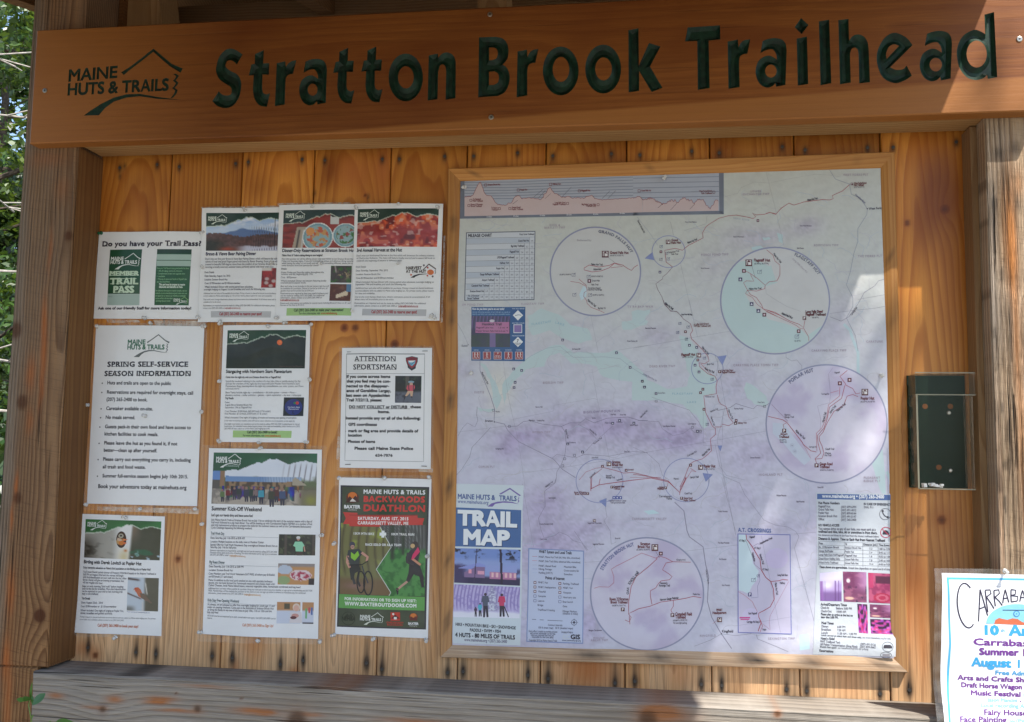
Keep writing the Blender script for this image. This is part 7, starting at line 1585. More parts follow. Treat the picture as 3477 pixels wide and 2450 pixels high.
# elevation profile
k = mk(FM1); BARc = (116, 122, 136)
k.poly([(186, 215), (1900, 170), (2096, 170)]+[(2096, 575), (186, 606)], (178, 184, 196), 1)
k.fr(FM2); k.poly([(100, 166), (920, 140), (920, 560), (100, 573)], (178, 184, 196), 1.5); k.poly([(872, 143), (920, 140), (920, 562), (876, 562)], BARc, 4); k.poly([(0, 545), (920, 527), (920, 562), (0, 576)], BARc, 4)
k.fr(FM1); k.poly([(186, 218), (232, 216), (232, 606), (186, 608)], BARc, 4); k.poly([(186, 584), (2000, 545), (2000, 575), (186, 608)], BARc, 4)
for i in range(7):
    y = 236+i*28; k.line([(234, y), (700, y-2), (1000, y-14), (1947, y-52+i*3)], 12, (140, 146, 160), 2)
    k.fr(FM2); y2 = 194+i*50; k.line([(0, y2+2), (870, y2-14)], 12, (140, 146, 160), 2) if i < 5 else None; k.fr(FM1)
P1 = [(234, 385), (290, 382), (320, 365), (350, 300), (375, 250), (392, 238), (410, 265), (430, 335), (455, 365), (500, 372), (520, 400), (550, 450), (600, 468), (660, 472), (680, 445), (710, 452), (740, 395), (775, 370), (790, 375), (815, 405), (870, 398), (960, 402), (1000, 412), (1035, 395), (1045, 350), (1060, 355), (1085, 300), (1105, 290), (1120, 320), (1145, 350), (1170, 355), (1220, 388), (1290, 384), (1320, 396), (1450, 398), (1480, 380), (1530, 368), (1560, 405), (1640, 415), (1750, 408), (1850, 402), (1960, 398), (2005, 378), (2030, 395), (2040, 412)]
P2 = [(95, 400), (105, 418), (150, 402), (205, 398), (240, 430), (290, 455), (340, 450), (360, 430), (420, 422), (455, 440), (480, 405), (525, 400), (545, 420), (590, 415), (610, 455), (630, 450), (645, 420), (670, 410), (715, 418), (740, 480), (765, 490), (780, 505), (810, 470), (830, 435), (850, 415), (866, 430)]
def jag(p, s_): 
    p = np.array(p, float); x = np.linspace(p[0, 0], p[-1, 0], 260); return np.stack([x, np.interp(x, p[:, 0], p[:, 1])+s_*(vnoise(x/9, x*0, 3)-.5)], -1)
j1 = jag(P1, 12); 
for a in range(0, 259, 20): 
    s_ = j1[a:min(a+21, 260)]; k.poly([tuple(q) for q in s_]+[(s_[-1, 0], 588-.0215*s_[-1, 0]), (s_[0, 0], 588-.0215*s_[0, 0])], (206, 186, 184), 3)
k.line(j1, 6, (150, 48, 56), 5)
k.fr(FM2); j2 = jag(P2, 26)
for a in range(0, 259, 20):
    s_ = j2[a:min(a+21, 260)]; k.poly([tuple(q) for q in s_]+[(s_[-1, 0], 544-.02*s_[-1, 0]), (s_[0, 0], 544-.02*s_[0, 0])], (206, 186, 184), 3)
k.line(j2, 6, (150, 48, 56), 5); k.line([(380, 520), (445, 450)], 5, (80, 60, 70), 5); k.line([(250, 500), (300, 455)], 5, (80, 60, 70), 5); k.line([(575, 512), (625, 460)], 5, (80, 60, 70), 5)
k.fr(FM1)
for x, y, s_, xa in ((448, 264, 'Stratton Brook Hut', 596), (780, 316, 'Poplar Hut', 872), (1108, 258, 'Halfway Yurt', 1214), (1400, 325, 'Flagstaff Hut', 1512), (2008, 325, 'Grand Falls Hut', 2130)):
    k.frame(x-12, y-12, x+12, y+12, 6, (130, 44, 52), 6); k.t(x+22, y+6, xa, y+4, 17, s_, (130, 44, 52), .04, layer=6)
for x0, y, x1, s_ in ((318, 415, 400, 'To Campbell'), (318, 434, 418, 'Field Trailhead'), (298, 470, 418, 'Route 27/Stratton'), (298, 488, 408, 'Brook Trailhead'), (505, 504, 570, 'To Airport'), (508, 524, 570, 'Trailhead'), (714, 500, 804, 'Gauge Road/'), (714, 520, 828, 'Poplar Trailhead'), (1150, 452, 1262, 'Long Falls Dam/'), (1130, 470, 1262, 'Flagstaff Trailhead'), (1425, 470, 1568, 'Big Eddy/ Long Falls'), (1468, 486, 1568, 'Trailhead (off)')): k.t(x0, y, x1, y, 15, s_, (120, 40, 48), .04, layer=6)
for x, y in ((298, 420), (278, 474), (588, 505), (694, 505), (1281, 453), (1591, 466)): k.frame(x-11, y-11, x+11, y+11, 6, (110, 40, 50), 6)
for p in (((940, 385), (1030, 310)), ((985, 395), (1055, 320)), ((1225, 385), (1320, 285)), ((1630, 405), (1710, 325)), ((1690, 405), (1770, 322)), ((720, 460), (775, 420)), ((1050, 405), (1110, 352))): k.line(p, 5, (96, 84, 96), 5)
for i in range(6): k.t(460+i*270, 596-i*7, 512+i*270, 595-i*7, 14, '%d miles' % (5+5*i), (226, 226, 230), .03, layer=6)
k.fr(FM2); k.t(668, 336, 800, 332, 15, 'West Forks/Grand', (120, 40, 48), .04, layer=6); k.t(692, 358, 800, 356, 15, 'Falls Trailhead', (120, 40, 48), .04, layer=6); k.frame(809, 326, 831, 350, 6, (110, 40, 50), 6)
k.build('elevation_profile', GLOSS)

# mileage chart
k = mk(FM1); DK = (84, 88, 104)
k.poly([(250, 748), (954, 732), (944, 1434), (234, 1444)], DK, 2); k.poly([(258, 756), (946, 740), (937, 1426), (243, 1436)], (208, 212, 216), 3)
rows = [(802, 'Grand Falls Hut', 780, 890), (862, 'Big Eddy Trailhead', 706, 840), (920, 'Flagstaff Hut', 694, 788), (978, 'LFD/Flagstaff Trailhead', 566, 738), (1034, 'Halfway Yurt', 594, 688), (1090, 'Poplar Hut', 558, 636), (1150, 'Gauge Rd/Poplar Trailhead', 392, 586), (1208, 'Airport Trailhead', 412, 536), (1266, 'Campbell Field Trailhead', 306, 486), (1322, 'Stratton Brook Hut', 290, 434), (1380, 'Brook Trailhead', 266, 384)]
for i, (y, s_, x0, x1) in enumerate(rows):
    k.line([(250, y+6), (946, y-8)], 4, DK, 4)
    if i % 2 == 0: k.poly([(256, y+9), (946-51*(1+i), y-2), (944-51*(1+i), y+49), (255, y+60)], (188, 196, 206), 4)
    k.t(x0, y+40-6*(i > 0)+(16 if i == 10 else 0), x1, y+37-6*(i > 0)+(16 if i == 10 else 0), 18, s_, (60, 56, 72), .035, layer=5)
    xx = 946-51*(i+1); k.line([(xx, y-6+(.02*(946-xx))), (xx-3-.12*i, 1428)], 4, DK, 4)
    for j in range(i+1): k.t(946-51*(j+1)+14, y+39-3*j*.3, 946-51*j-14, y+38-3*j*.3, 16, '%.1f' % (14.4+3.1*(i-j) if j == 0 else 1.8+3.3*(i-j)+j*.4), (70, 66, 84), .02, layer=5)
k.t(272, 796, 512, 790, 30, 'MILEAGE CHART', (48, 46, 60), .05, layer=5); k.t(790, 776, 940, 773, 17, 'West Forks Trailhead', (60, 56, 72), .035, layer=5); k.t(276, 1402, 384, 1400, 17, 'Rt. 27/Stratton', (60, 56, 72), .035, layer=5)
k.build('mileage_chart', GLOSS)

# the blue "how do you know" box
k = mk(FM4)
k.poly([(258, 58), (720, 56), (716, 522), (256, 516)], (52, 92, 142), 2)
def f_trl(u, v):
    c = mixc(const(u, (70, 66, 92)), (120, 100, 150), np.clip(np.abs(np.sin(u*34+np.sin(v*4)))**6, 0, 1)*smooth(.5, .35, v)); return mixc(c, (66, 84, 70), smooth(.55, .65, v)*fbm(u*9, v*9, 4))
k.pic([(258, 134), (590, 136), (588, 402), (254, 398)], 40, 32, f_trl, 3)
k.poly([(296, 186), (580, 186), (582, 284), (292, 278)], (186, 118, 158), 4); k.rect(414, 280, 464, 400, (122, 104, 150), 4); k.disc(434, 176, 22, (206, 200, 210), 4, 12)
k.t(348, 214, 516, 214, 19, 'Hemlock Trail', (66, 44, 74), .04, layer=5); k.t(300, 240, 446, 240, 12, 'Flagstaff Lake Hut', (66, 44, 74), .03, layer=5); k.t(490, 240, 572, 240, 12, '1.5 mi →', (66, 44, 74), .03, layer=5); k.t(300, 268, 486, 268, 12, 'Poplar Stream Falls Hut', (66, 44, 74), .03, layer=5); k.t(490, 270, 570, 270, 12, '2.4 mi ↑', (66, 44, 74), .03, layer=5)
k.t(266, 82, 540, 82, 16, "How do you know you're on our trails?", (226, 232, 240), .035, layer=5); k.para(266, 106, 590, 18, 11, ['Use the following examples of our trail signs as a guide to', 'identify and follow our trails and their accessible modes.'], (150, 180, 210), 0, .02)
for y, s_ in ((76, 'MAIN TRAIL MARKER'), (200, 'SIDE TRAIL MARKER'), (308, 'MILEAGE MARKER')): k.t(606, y, 712, y, 10, s_, (200, 214, 230), .02, layer=5)
for y in (128, 356): k.poly([(656, y-44), (700, y), (656, y+44), (612, y)], (232, 236, 236), 4)
k.line([(630, 130), (660, 124), (685, 128)], 8, (90, 110, 130), 5); k.t(646, 356, 664, 356, 22, '7', (50, 50, 60), .05, layer=5); k.t(630, 372, 682, 372, 9, 'POPLAR', (50, 50, 60), .04, layer=5); k.t(640, 384, 672, 384, 9, 'HUT', (50, 50, 60), .04, layer=5)
k.rect(618, 206, 692, 280, (226, 226, 232), 4); k.rect(624, 212, 686, 274, (136, 112, 170), 5)
WHT = (232, 228, 226)
for i, x in enumerate((298, 390, 482, 574, 666)):
    k.rect(x-34, 440, x+34, 506, (206, 190, 190), 4); k.rect(x-30, 444, x+30, 502, (160, 66, 70), 5); k.t(x-20-6*(i > 2), 430, x+20+6*(i > 2), 430, 9, ('HIKING', 'SKIING', 'BIKING', 'SNOWSHOE', 'NORDIC')[i], (200, 214, 230), .02, layer=5)
    if i == 2: k.ring(x-14, 484, 10, 3.5, WHT, 6, n=14); k.ring(x+14, 484, 10, 3.5, WHT, 6, n=14); k.line([(x-14, 484), (x-4, 466), (x+14, 484)], 4, WHT, 6); k.disc(x+2, 452, 5, WHT, 6, n=8); continue
    for dx in ((-12, 12) if i in (0, 4) else (0,)):
        k.disc(x+dx, 452, 5.5, WHT, 6, n=8); k.line([(x+dx, 458), (x+dx, 478)], 8, WHT, 6); k.line([(x+dx, 476), (x+dx-9, 498)], 5, WHT, 6); k.line([(x+dx, 476), (x+dx+10, 496)], 5, WHT, 6); k.line([(x+dx-9, 470), (x+dx, 460), (x+dx+11, 468)], 4, WHT, 6)
k.build('trail_sign_box', GLOSS)

# cover panel, lower left
k = mk(FM6)
k.poly([(155, 50), (712, 64), (702, 264), (692, 1130), (688, 1352), (142, 1334), (150, 700)], (210, 220, 224), 4)
k.t(178, 172, 480, 182, 38, 'MAINE HUTS &', (74, 96, 152), .04, layer=6); k.t(512, 184, 655, 190, 38, 'TRAILS', (74, 96, 152), .04, layer=6)
k.t(178, 206, 428, 218, 26, 'www.mainehuts.org', (108, 122, 168), .015, .15, layer=6)
PV = (120, 100, 170)
k.poly([(512, 134), (600, 84), (690, 146), (676, 150), (600, 96), (528, 138)], PV, 6); k.poly([(668, 152), (676, 166), (668, 178), (676, 192), (660, 212), (668, 190), (662, 178), (670, 166)], PV, 6)
k.poly([(418, 236), (450, 210), (500, 196), (560, 192), (620, 198), (672, 216), (610, 206), (540, 204), (480, 214), (460, 236)], PV, 6)
k.build('cover_heading', GLOSS)
k = mk(FM6); k.poly([(163, 242), (692, 264), (688, 568), (157, 556)], (72, 108, 160), 5)
for dx, dy, c, ly in ((6, 7, (44, 70, 112), 6), (0, 0, (236, 240, 240), 7)):
    k.t(176+dx, 380+dy, 658+dx, 398+dy, 112, 'TRAIL', c, .075, layer=ly, res=4); k.t(224+dx, 536+dy, 600+dx, 548+dy, 112, 'MAP', c, .075, layer=ly, res=4)
k.build('cover_title', GLOSS)
def f_hut(u, v):
    c = mixc(const(u, (120, 146, 206)), (146, 164, 214), smooth(.2, .4, v)); c = mixc(c, (52, 46, 82), smooth(.74, .84, v)); c = mixc(c, (64, 54, 96), smooth(.4, .55, v+.25*(fbm(u*9, v*9, 3)-.4))*smooth(.16, .0, np.abs(u-.0)-.1)); c = mixc(c, (60, 56, 96), smooth(.3, .5, fbm(u*9, v*7, 6)-.0)*smooth(.5, .62, v)*((u > .7)*.8))
    r1 = (u > .06) & (u < .47) & (v > .40+np.abs(u-.36)*.55) & (v < .58+.0*u); c = np.where(r1[..., None], np.array([142, 152, 214]), c); w1 = (u > .15) & (u < .46) & (v > .52) & (v < .82) & (v > .44+np.abs(u-.40)*1.0); c = np.where(w1[..., None], np.array([136, 110, 150]), c)
    r2 = (u > .47) & (u < .95) & (v > .50-.05*u) & (v < .64); c = np.where(r2[..., None], np.array([150, 164, 216]), c); w2 = (u > .54) & (u < .94) & (v >= .64) & (v < .85); c = np.where(w2[..., None], np.array([186, 120, 160]), c); c = mixc(c, (250, 214, 206), w2*np.clip(np.abs(np.sin(u*46))**2, 0, 1)*((v > .67) & (v < .80))*.9); c = mixc(c, (236, 160, 176), ((np.abs(u-.24) < .02) & (np.abs(v-.66) < .06))*1.0); c = mixc(c, (236, 170, 190), ((np.abs(u-.40) < .05) & (np.abs(v-.68) < .05))*.9)
    c = mixc(c, (44, 36, 62), ((np.abs(u-.695-.03*v) < .018))*1.0); c = mixc(c, (60, 50, 84), (np.abs(u-.335+.03*v) < .008)*1.0); return mixc(c, (40, 44, 62), smooth(.5, .58, fbm(u*16, v*14, 21))*np.maximum(smooth(.24, .1, u)*smooth(.36, .2, v), np.maximum(np.exp(-((u-.37)/.06)**2)*smooth(.35, .2, v), smooth(.62, .8, u)*smooth(.4, .2, v))))
k = mk(FM6); k.pic([(156, 570), (686, 584), (681, 874), (151, 848)], 110, 62, f_hut, 5); k.build('cover_photo', GLOSS)
def f_ski(u, v):
    c = mixc(const(u, (196, 186, 226)), (120, 100, 170), np.clip(np.abs(np.sin(u*58+2*np.sin(v*3)))**4, 0, 1)*.75*smooth(.85, .6, v)); c = mixc(c, (150, 136, 196), smooth(.5, .62, fbm(u*24, v*14, 5))*smooth(.85, .7, v)*.7); c = mixc(c, (232, 232, 244), smooth(.80, .9, v+.05*vnoise(u*9, v*0, 2)))
    t = np.exp(-((u-.58)/(.03+.12*v))**2)*smooth(.82, .75, v); c = mixc(c, (150, 150, 176), t*.7); return mixc(c, (214, 218, 232), t*smooth(.5, .6, vnoise(u*40, v*30, 8)))
k = mk(FM6); k.pic([(150, 860), (682, 886), (679, 1135), (145, 1125)], 110, 56, f_ski, 5)
def skier(x, y, s_, jacket, legs):
    k.disc(x, y-92*s_, 12*s_, (70, 56, 70), 7, n=10); k.poly([(x-24*s_, y-80*s_), (x+24*s_, y-80*s_), (x+32*s_, y-30*s_), (x+20*s_, y-28*s_), (x+20*s_, y), (x-20*s_, y), (x-22*s_, y-30*s_), (x-34*s_, y-30*s_)], jacket, 7); k.poly([(x-18*s_, y), (x+20*s_, y), (x+26*s_, y+90*s_), (x+10*s_, y+92*s_), (x+2*s_, y+25*s_), (x-2*s_, y+92*s_), (x-18*s_, y+92*s_)], legs, 7)
skier(403, 1035, 1.0, (82, 90, 110), (48, 44, 62)); skier(535, 1035, .95, (206, 62, 104), (52, 44, 60)); skier(360, 1070, .55, (82, 180, 206), (60, 56, 70)); skier(325, 1085, .4, (76, 52, 84), (50, 44, 60)); k.line([(555, 1040), (590, 1125)], 14, (52, 44, 60), 7); k.build('cover_photo', GLOSS)
k = mk(FM6)
k.t(165, 1192, 650, 1222, 23, 'HIKE • MOUNTAIN BIKE • SKI • SNOWSHOE', (44, 48, 60), .045, layer=6); k.t(280, 1238, 530, 1250, 23, 'PADDLE • SWIM • FISH', (44, 48, 60), .045, layer=6); k.t(162, 1280, 645, 1302, 32, '4 HUTS - 80 MILES OF TRAILS', (38, 40, 54), .055, layer=6); k.t(235, 1316, 580, 1332, 22, 'www.mainehuts.org • (207) 265-2400', (110, 106, 130), .02, layer=6); k.build('cover_lettering', GLOSS)
# legend
k = mk(FM6)
k.poly([(748, 570), (1198, 590), (1192, 1340), (735, 1322)], (140, 154, 196), 4); k.poly([(757, 580), (1189, 599), (1184, 1330), (744, 1313)], (194, 202, 224), 5)
k.t(835, 608, 1098, 620, 20, 'MH&T System and Local Trails', (44, 46, 66), .045, layer=6); k.t(886, 820, 1042, 828, 20, 'Points of Interest', (44, 46, 66), .045, layer=6)
for x0, y, x1, s_ in ((832, 648, 1166, 'MH&T, Maine Hut Trail (ski, hike, bike, snowshoe)'), (832, 682, 1168, 'MH&T, Side Trail (hike, advanced bike, snowshoe)'), (832, 720, 972, 'MH&T, Shared Road'), (1036, 728, 1135, 'Mountain Bike'), (832, 746, 938, 'Hiking, Portage'), (1036, 758, 1155, 'Cross-country Ski'), (832, 776, 944, 'Paddling (NFCT)'), (1036, 788, 1105, 'Snowshoe'), (828, 854, 906, 'MH&T, Hut'), (1028, 864, 1155, 'Parking, Trailhead'), (828, 892, 970, 'MH&T, Headquarters'), (1028, 898, 1108, 'MH&T, Yurt'), (828, 928, 888, 'Waterfall'), (1028, 936, 1094, 'Viewpoint'), (826, 964, 890, 'Campsite'), (1028, 974, 1132, 'Hand-carry site'), (826, 1002, 878, 'Lean-to'), (1026, 1010, 1108, 'Boat launch'), (824, 1036, 870, 'Bridge'), (1026, 1046, 1062, 'Gate'), (824, 1074, 962, 'Trail/Road Crossing'), (1026, 1086, 1140, 'Mileage Markers'), (1026, 1104, 1148, '(distance in miles)'), (908, 1194, 1026, 'Contour intervals:'), (832, 1214, 1110, '100 ft (main map)   50 ft (detailed maps)'), (755, 1242, 985, 'Every effort is made to provide accurate'), (766, 1258, 970, 'and current information on this map.'), (772, 1273, 956, 'Users are reminded that they are'), (780, 1288, 956, 'responsible for their own safety.'), (756, 1314, 982, 'Copyright 2015 by Maine Huts & Trails'), (1022, 1316, 1172, 'www.community-gis.org'), (1015, 1250, 1110, 'Cartography & Design by')): k.t(x0, y, x1, y+(x1-x0)*.03, 14, s_, (64, 62, 86), .03, layer=6)
k.t(1090, 1298, 1168, 1301, 34, 'GIS', (52, 52, 66), .06, layer=6); k.t(1026, 1296, 1084, 1298, 30, 'CC', (200, 208, 214), .03, layer=6)
for y, c in ((637, TR), (671, TR2), (706, (170, 170, 190)), (738, (110, 130, 190)), (768, (170, 190, 220))): k.line([(780, y), (820, y+1)], 4, c, 6)
for i, y in enumerate((848, 884, 920, 957, 994)):
    for x in (802, 1003):
        if x == 802 and i < 3 or x == 1003 and i < 3: k.rect(x-11, y-11+8*(x > 900), x+11, y+11+8*(x > 900), (100, 40, 54), 6); k.rect(x-6, y-6+8*(x > 900), x+6, y+6+8*(x > 900), (226, 222, 230), 7)
        else: k.frame(x-10, y-10+8*(x > 900), x+10, y+10+8*(x > 900), 5, (84, 80, 130), 6)
k.line([(780, 1142), (812, 1144)], 6, (60, 60, 80), 6); k.line([(842, 1146), (874, 1148)], 6, (60, 60, 80), 6); k.line([(904, 1150), (1026, 1156)], 6, (60, 60, 80), 6); k.ring(1118, 1168, 22, 6, (60, 60, 84), 6, n=20); k.disc(1118, 1168, 10, (60, 60, 84), 6, n=10); k.line([(1088, 1168), (1150, 1168)], 4, (60, 60, 84), 6); k.line([(1118, 1136), (1118, 1200)], 4, (60, 60, 84), 6)
k.build('legend', GLOSS)
# crossings inset
k = mk(FM8); k.t(128, 470, 388, 478, 28, 'A.T. CROSSINGS', (88, 108, 164), .045, sp=1.1, layer=6)
k.poly([(124, 486), (538, 493), (548, 1275), (126, 1262)], (120, 126, 190), 5); k.poly([(130, 492), (532, 499), (541, 1268), (133, 1256)], (204, 198, 220), 6)
k.poly([(132, 494), (190, 495), (215, 560), (235, 640), (245, 720), (290, 780), (275, 850), (235, 900), (210, 960), (170, 940), (134, 930)], (204, 224, 230), 7); k.disc(430, 680, 90, (206, 194, 226), 7, 80); k.disc(230, 1130, 70, (208, 200, 228), 7, 60)
k.line([(190, 494), (195, 530), (240, 590), (275, 650), (300, 690), (310, 770), (345, 830), (385, 862)], 9, TR, 9); k.line([(385, 862), (450, 855), (480, 845), (520, 850)], 7, TR, 9); k.line([(385, 862), (405, 920), (412, 1000), (380, 1060), (330, 1090), (290, 1110), (290, 1140), (310, 1180), (285, 1250)], 8, TR, 9); k.line([(300, 1170), (320, 1210), (300, 1255)], 6, TR2, 9); k.line([(525, 860), (380, 1130), (372, 1180), (380, 1240), (310, 1185)], 4, (186, 130, 160), 9); k.line([(310, 770), (260, 730), (230, 640), (190, 540)], 4, (140, 128, 160), 9); k.line([(240, 590), (280, 565), (300, 570), (395, 520)], 4, (140, 128, 160), 9); k.line([(130, 940), (180, 970), (240, 1020), (280, 1100)], 4, TR2, 9); k.line([(290, 800), (300, 850), (280, 900), (285, 985), (230, 990)], 4, (130, 130, 170), 9); k.line([(135, 1205), (538, 1140)], 2.5, (160, 158, 180), 8); k.line([(310, 500), (460, 1260)], 2.5, (160, 158, 180), 8)
k.rect(206, 948, 234, 978, (84, 80, 130), 10); k.t(214, 973, 228, 973, 20, 'P', (232, 230, 240), .06, layer=11); boat(248, 848, 15); boat(286, 816, 10)
for x0, y0, x1, y1, s_ in ((300, 570, 398, 526, 'Appalachian Trail'), (236, 634, 252, 706, 'Appalachian'), (294, 648, 320, 728, 'Hemlock Trail'), (416, 872, 428, 966, 'Maine Hut Trail'), (438, 818, 518, 818, 'Long Falls Dam'), (456, 880, 496, 880, 'Halfway'), (218, 520, 260, 518, 'Flagstaff'), (254, 606, 304, 606, 'AT Xing 2'), (318, 774, 366, 774, 'AT Xing 1'), (210, 1118, 278, 1118, 'East Flagstaff'), (196, 1184, 298, 1184, 'Carriage Rd Xing 2'), (320, 1244, 350, 1244, 'Poplar'), (136, 548, 186, 548, 'AT Xing 3')): k.t(x0, y0, x1, y1, 14, s_, TX, .03, layer=10)
k.rect(140, 1140, 222, 1150, (206, 60, 140), 10); k.rect(148, 1155, 216, 1162, (206, 60, 140), 10)
k.build('crossings_inset', GLOSS)
# information panel
k = mk(FM10); 
k.poly([(178, 128), (834, 140), (846, 700), (856, 1345), (850, 1530), (148, 1516), (186, 700)], (204, 210, 216), 4)
k.poly([(186, 140), (824, 150), (826, 196), (185, 186)], (72, 104, 160), 6); k.t(228, 173, 758, 180, 27, 'www.mainehuts.org • (207) 265-2400', (232, 236, 240), .04, layer=8)
D2, D1_ = (54, 52, 66), (110, 108, 120)
k.t(196, 228, 378, 231, 19, 'Hut Phone Numbers', D2, .04, layer=7); k.t(584, 236, 816, 242, 19, 'IN CASE OF EMERGENCY', D2, .045, layer=7); k.t(586, 263, 664, 265, 18, 'DIAL 911', D1_, .02, layer=7)
for i, (a, xa, b) in enumerate((('Flagstaff Hut:', 300, '(207) 699-6394'), ('Grand Falls Hut:', 328, '(207) 491-4012'), ('Poplar Hut:', 286, '(207) 899-8144'), ('Stratton Brook Hut:', 358, '(207) 491-5147'), ('Office:', 248, '(207) 265-2400'))): k.t(196, 257+27.5*i, xa, 258+27.5*i, 18, a, D1_, .02, layer=7); k.t(390, 261+27.5*i, 520, 262+27.5*i, 18, b, D1_, .02, layer=7)
k.ring(767, 314, 48, 5.5, D2, 7); k.line([(745, 288), (748, 310), (765, 330), (788, 342)], 13, D2, 7); k.disc(745, 288, 10, D2, 7, n=10); k.disc(788, 340, 10, D2, 7, n=10)
k.t(196, 418, 376, 420, 19, 'NO VEHICLE ACCESS', D2, .045, layer=7)
k.t(196, 448, 686, 456, 19, 'You cannot drive to any of our huts, you must park at a', D1_, .03, layer=7); k.t(196, 473, 700, 485, 19, 'trailhead and hike, bike, ski or snowshoe in from there.', D2, .035, layer=7); k.t(196, 500, 716, 514, 15, 'See distances and times to the huts from the closest trailheads below.', D1_, .01, layer=7)
k.ring(772, 470, 44, 10, (196, 62, 92), 8); k.line([(740, 440), (804, 500)], 9, (196, 62, 92), 9); k.poly([(744, 478), (750, 462), (764, 452), (784, 453), (794, 466), (802, 482), (798, 490), (746, 488)], (50, 46, 60), 7)
k.t(197, 534, 766, 550, 20, 'Distance & Approx. Time to Each Hut from Nearest Trailhead', D2, .04, layer=7)
for i in range(7):
    y = 546+32*i+(4 if i > 5 else 0); k.line([(197, y), (420, y+8), (826+i, y+20)], 3, (96, 96, 108), 7)
for x, dy in ((197, 0), (418, 8), (576, 13), (706, 16), (828, 20)): k.line([(x, 546+dy), (x+2, 752+dy)], 3, (96, 96, 108), 7)
for i, r in enumerate((('From', 'To', 'Distance (mi.)', 'Time (h:mm)'), ('Rt. 27/Stratton Brook', 'Stratton Brook Hut', '3.3', '1:00 to 2:30'), ('Gauge Rd/Poplar', 'Poplar Hut', '2.4', '0:45 to 1:15'), ('Long Falls Dam Rd/Flagstaff', 'Flagstaff Hut', '1.8', '0:35 to 1:00'), ('Dead River Rd/Big Eddy', 'Grand Falls Hut', '7.8', '2:45 to 4:00'), ('West Forks Trailhead', 'Grand Falls Hut', '14.4', '4:45 to 9:30'))):
    for x0, wd, s_, dy in ((202, 8.2, r[0], 0), (424, 7.8, r[1], 5), (632 if i else 582, 8.4, r[2], 11), (714, 8.2, r[3], 15)): k.t(x0, 571+33*i+dy, x0+min(wd*len(s_), 212), 572+33*i+dy+2, 15, s_, D1_ if i else D2, .03 if not i else .015, layer=7)
k.t(204, 776, 446, 782, 17, 'Times shown are approximate.', D2, .04, layer=7); k.t(452, 783, 822, 796, 17, 'Actual time dependent on speed and # of stops.', D1_, .01, layer=7)
for x0, y0, x1, y1, h, s_, c, b in ((216, 1097, 442, 1103, 19, 'Arrival/Departure Times', D2, .035), (217, 1124, 290, 1126, 18, 'Check-In:', D1_, .02), (350, 1130, 484, 1134, 18, 'Before 5:00 PM', D1_, .02), (218, 1154, 312, 1156, 18, 'Check-Out:', D1_, .02), (354, 1158, 434, 1160, 18, '10:00 AM', D1_, .02), (219, 1180, 492, 1192, 17, 'Please plan to arrive at the hut no', D2, .03), (220, 1205, 368, 1210, 17, 'later than 5:00 PM.', D2, .03), (224, 1256, 328, 1260, 19, 'Meal Times', D2, .035), (224, 1284, 284, 1286, 18, 'Dinner:', D1_, .02), (358, 1288, 428, 1290, 18, '6:00 PM', D1_, .02), (222, 1311, 306, 1313, 18, 'Breakfast:', D1_, .02), (358, 1316, 428, 1318, 18, '7:30 AM', D1_, .02), (220, 1338, 280, 1340, 18, 'Lunch:', D1_, .02), (358, 1344, 524, 1350, 18, '11:30 AM - 1:30 PM', D1_, .02), (218, 1356, 566, 1376, 14, 'Lunch served at select huts and times only,', D2, .03), (572, 1376, 816, 1386, 14, 'see www.mainehuts.org for info.', D1_, .01), (216, 1386, 336, 1390, 18, 'Need a Ride?', D2, .035), (212, 1410, 382, 1420, 17, 'MHT Trailhead Taxi:', D1_, .02), (554, 1432, 684, 1438, 17, '(207) 491-5126', D1_, .02), (210, 1434, 530, 1456, 17, 'All Points Transportation (Greg Rice):', D1_, .02), (550, 1454, 682, 1460, 17, '(207) 829-3662', D1_, .02), (208, 1454, 352, 1464, 14, 'Shuttle fees apply:', D2, .03), (360, 1464, 622, 1476, 14, 'see mainehuts.org/rates for pricing.', D1_, .01), (204, 1490, 324, 1498, 19, 'Reservations', D2, .035)): k.t(x0, y0, x1, y1, h, s_, c, b, layer=7)
k.ring(784, 1446, 46, 5, D2, 7, 40); k.poly([(748, 1444), (756, 1430), (806, 1430), (822, 1444), (822, 1458), (748, 1458)], (56, 50, 60), 7); k.ring(768, 1516, 46, 5, D2, 7, 26); k.rect(740, 1504, 800, 1528, (150, 148, 156), 7)
k.build('information_panel', GLOSS)
def f_bunk(u, v):
    c = mixc(const(u, (176, 150, 206)), (222, 214, 240), smooth(.5, .2, v)+0*u); c = mixc(c, (120, 86, 150), smooth(.6, .75, v)*.9); c = mixc(c, (236, 232, 246), np.exp(-((u-.35)/.25)**2-((v-.45)/.13)**2)); c = mixc(c, (96, 60, 120), ((np.abs(np.sin(u*20)) > .93) & (v > .3))*.8*smooth(.3, .6, np.abs(u-.45)*2)); return mixc(c, (150, 100, 176), ((u < .15) & (v > .3))*.6)
def f_din(u, v):
    c = mixc(const(u, (118, 56, 96)), (150, 84, 118), smooth(.4, .6, fbm(u*4, v*9, 3))); c = mixc(c, (200, 150, 196), np.clip((u-.45)*2, 0, 1)*smooth(.8, .4, v)*.8); c = mixc(c, (60, 30, 66), smooth(.55, .7, fbm(u*7, v*6, 8))*smooth(.4, .6, v)); c = mixc(c, (232, 220, 226), np.clip(1.5-((u-.22)/.08)**2-((v-.3)/.07)**2, 0, 1)); return mixc(c, (236, 190, 170), np.clip(1.5-((u-.25)/.2)**2-((v-.88)/.05)**2, 0, 1))
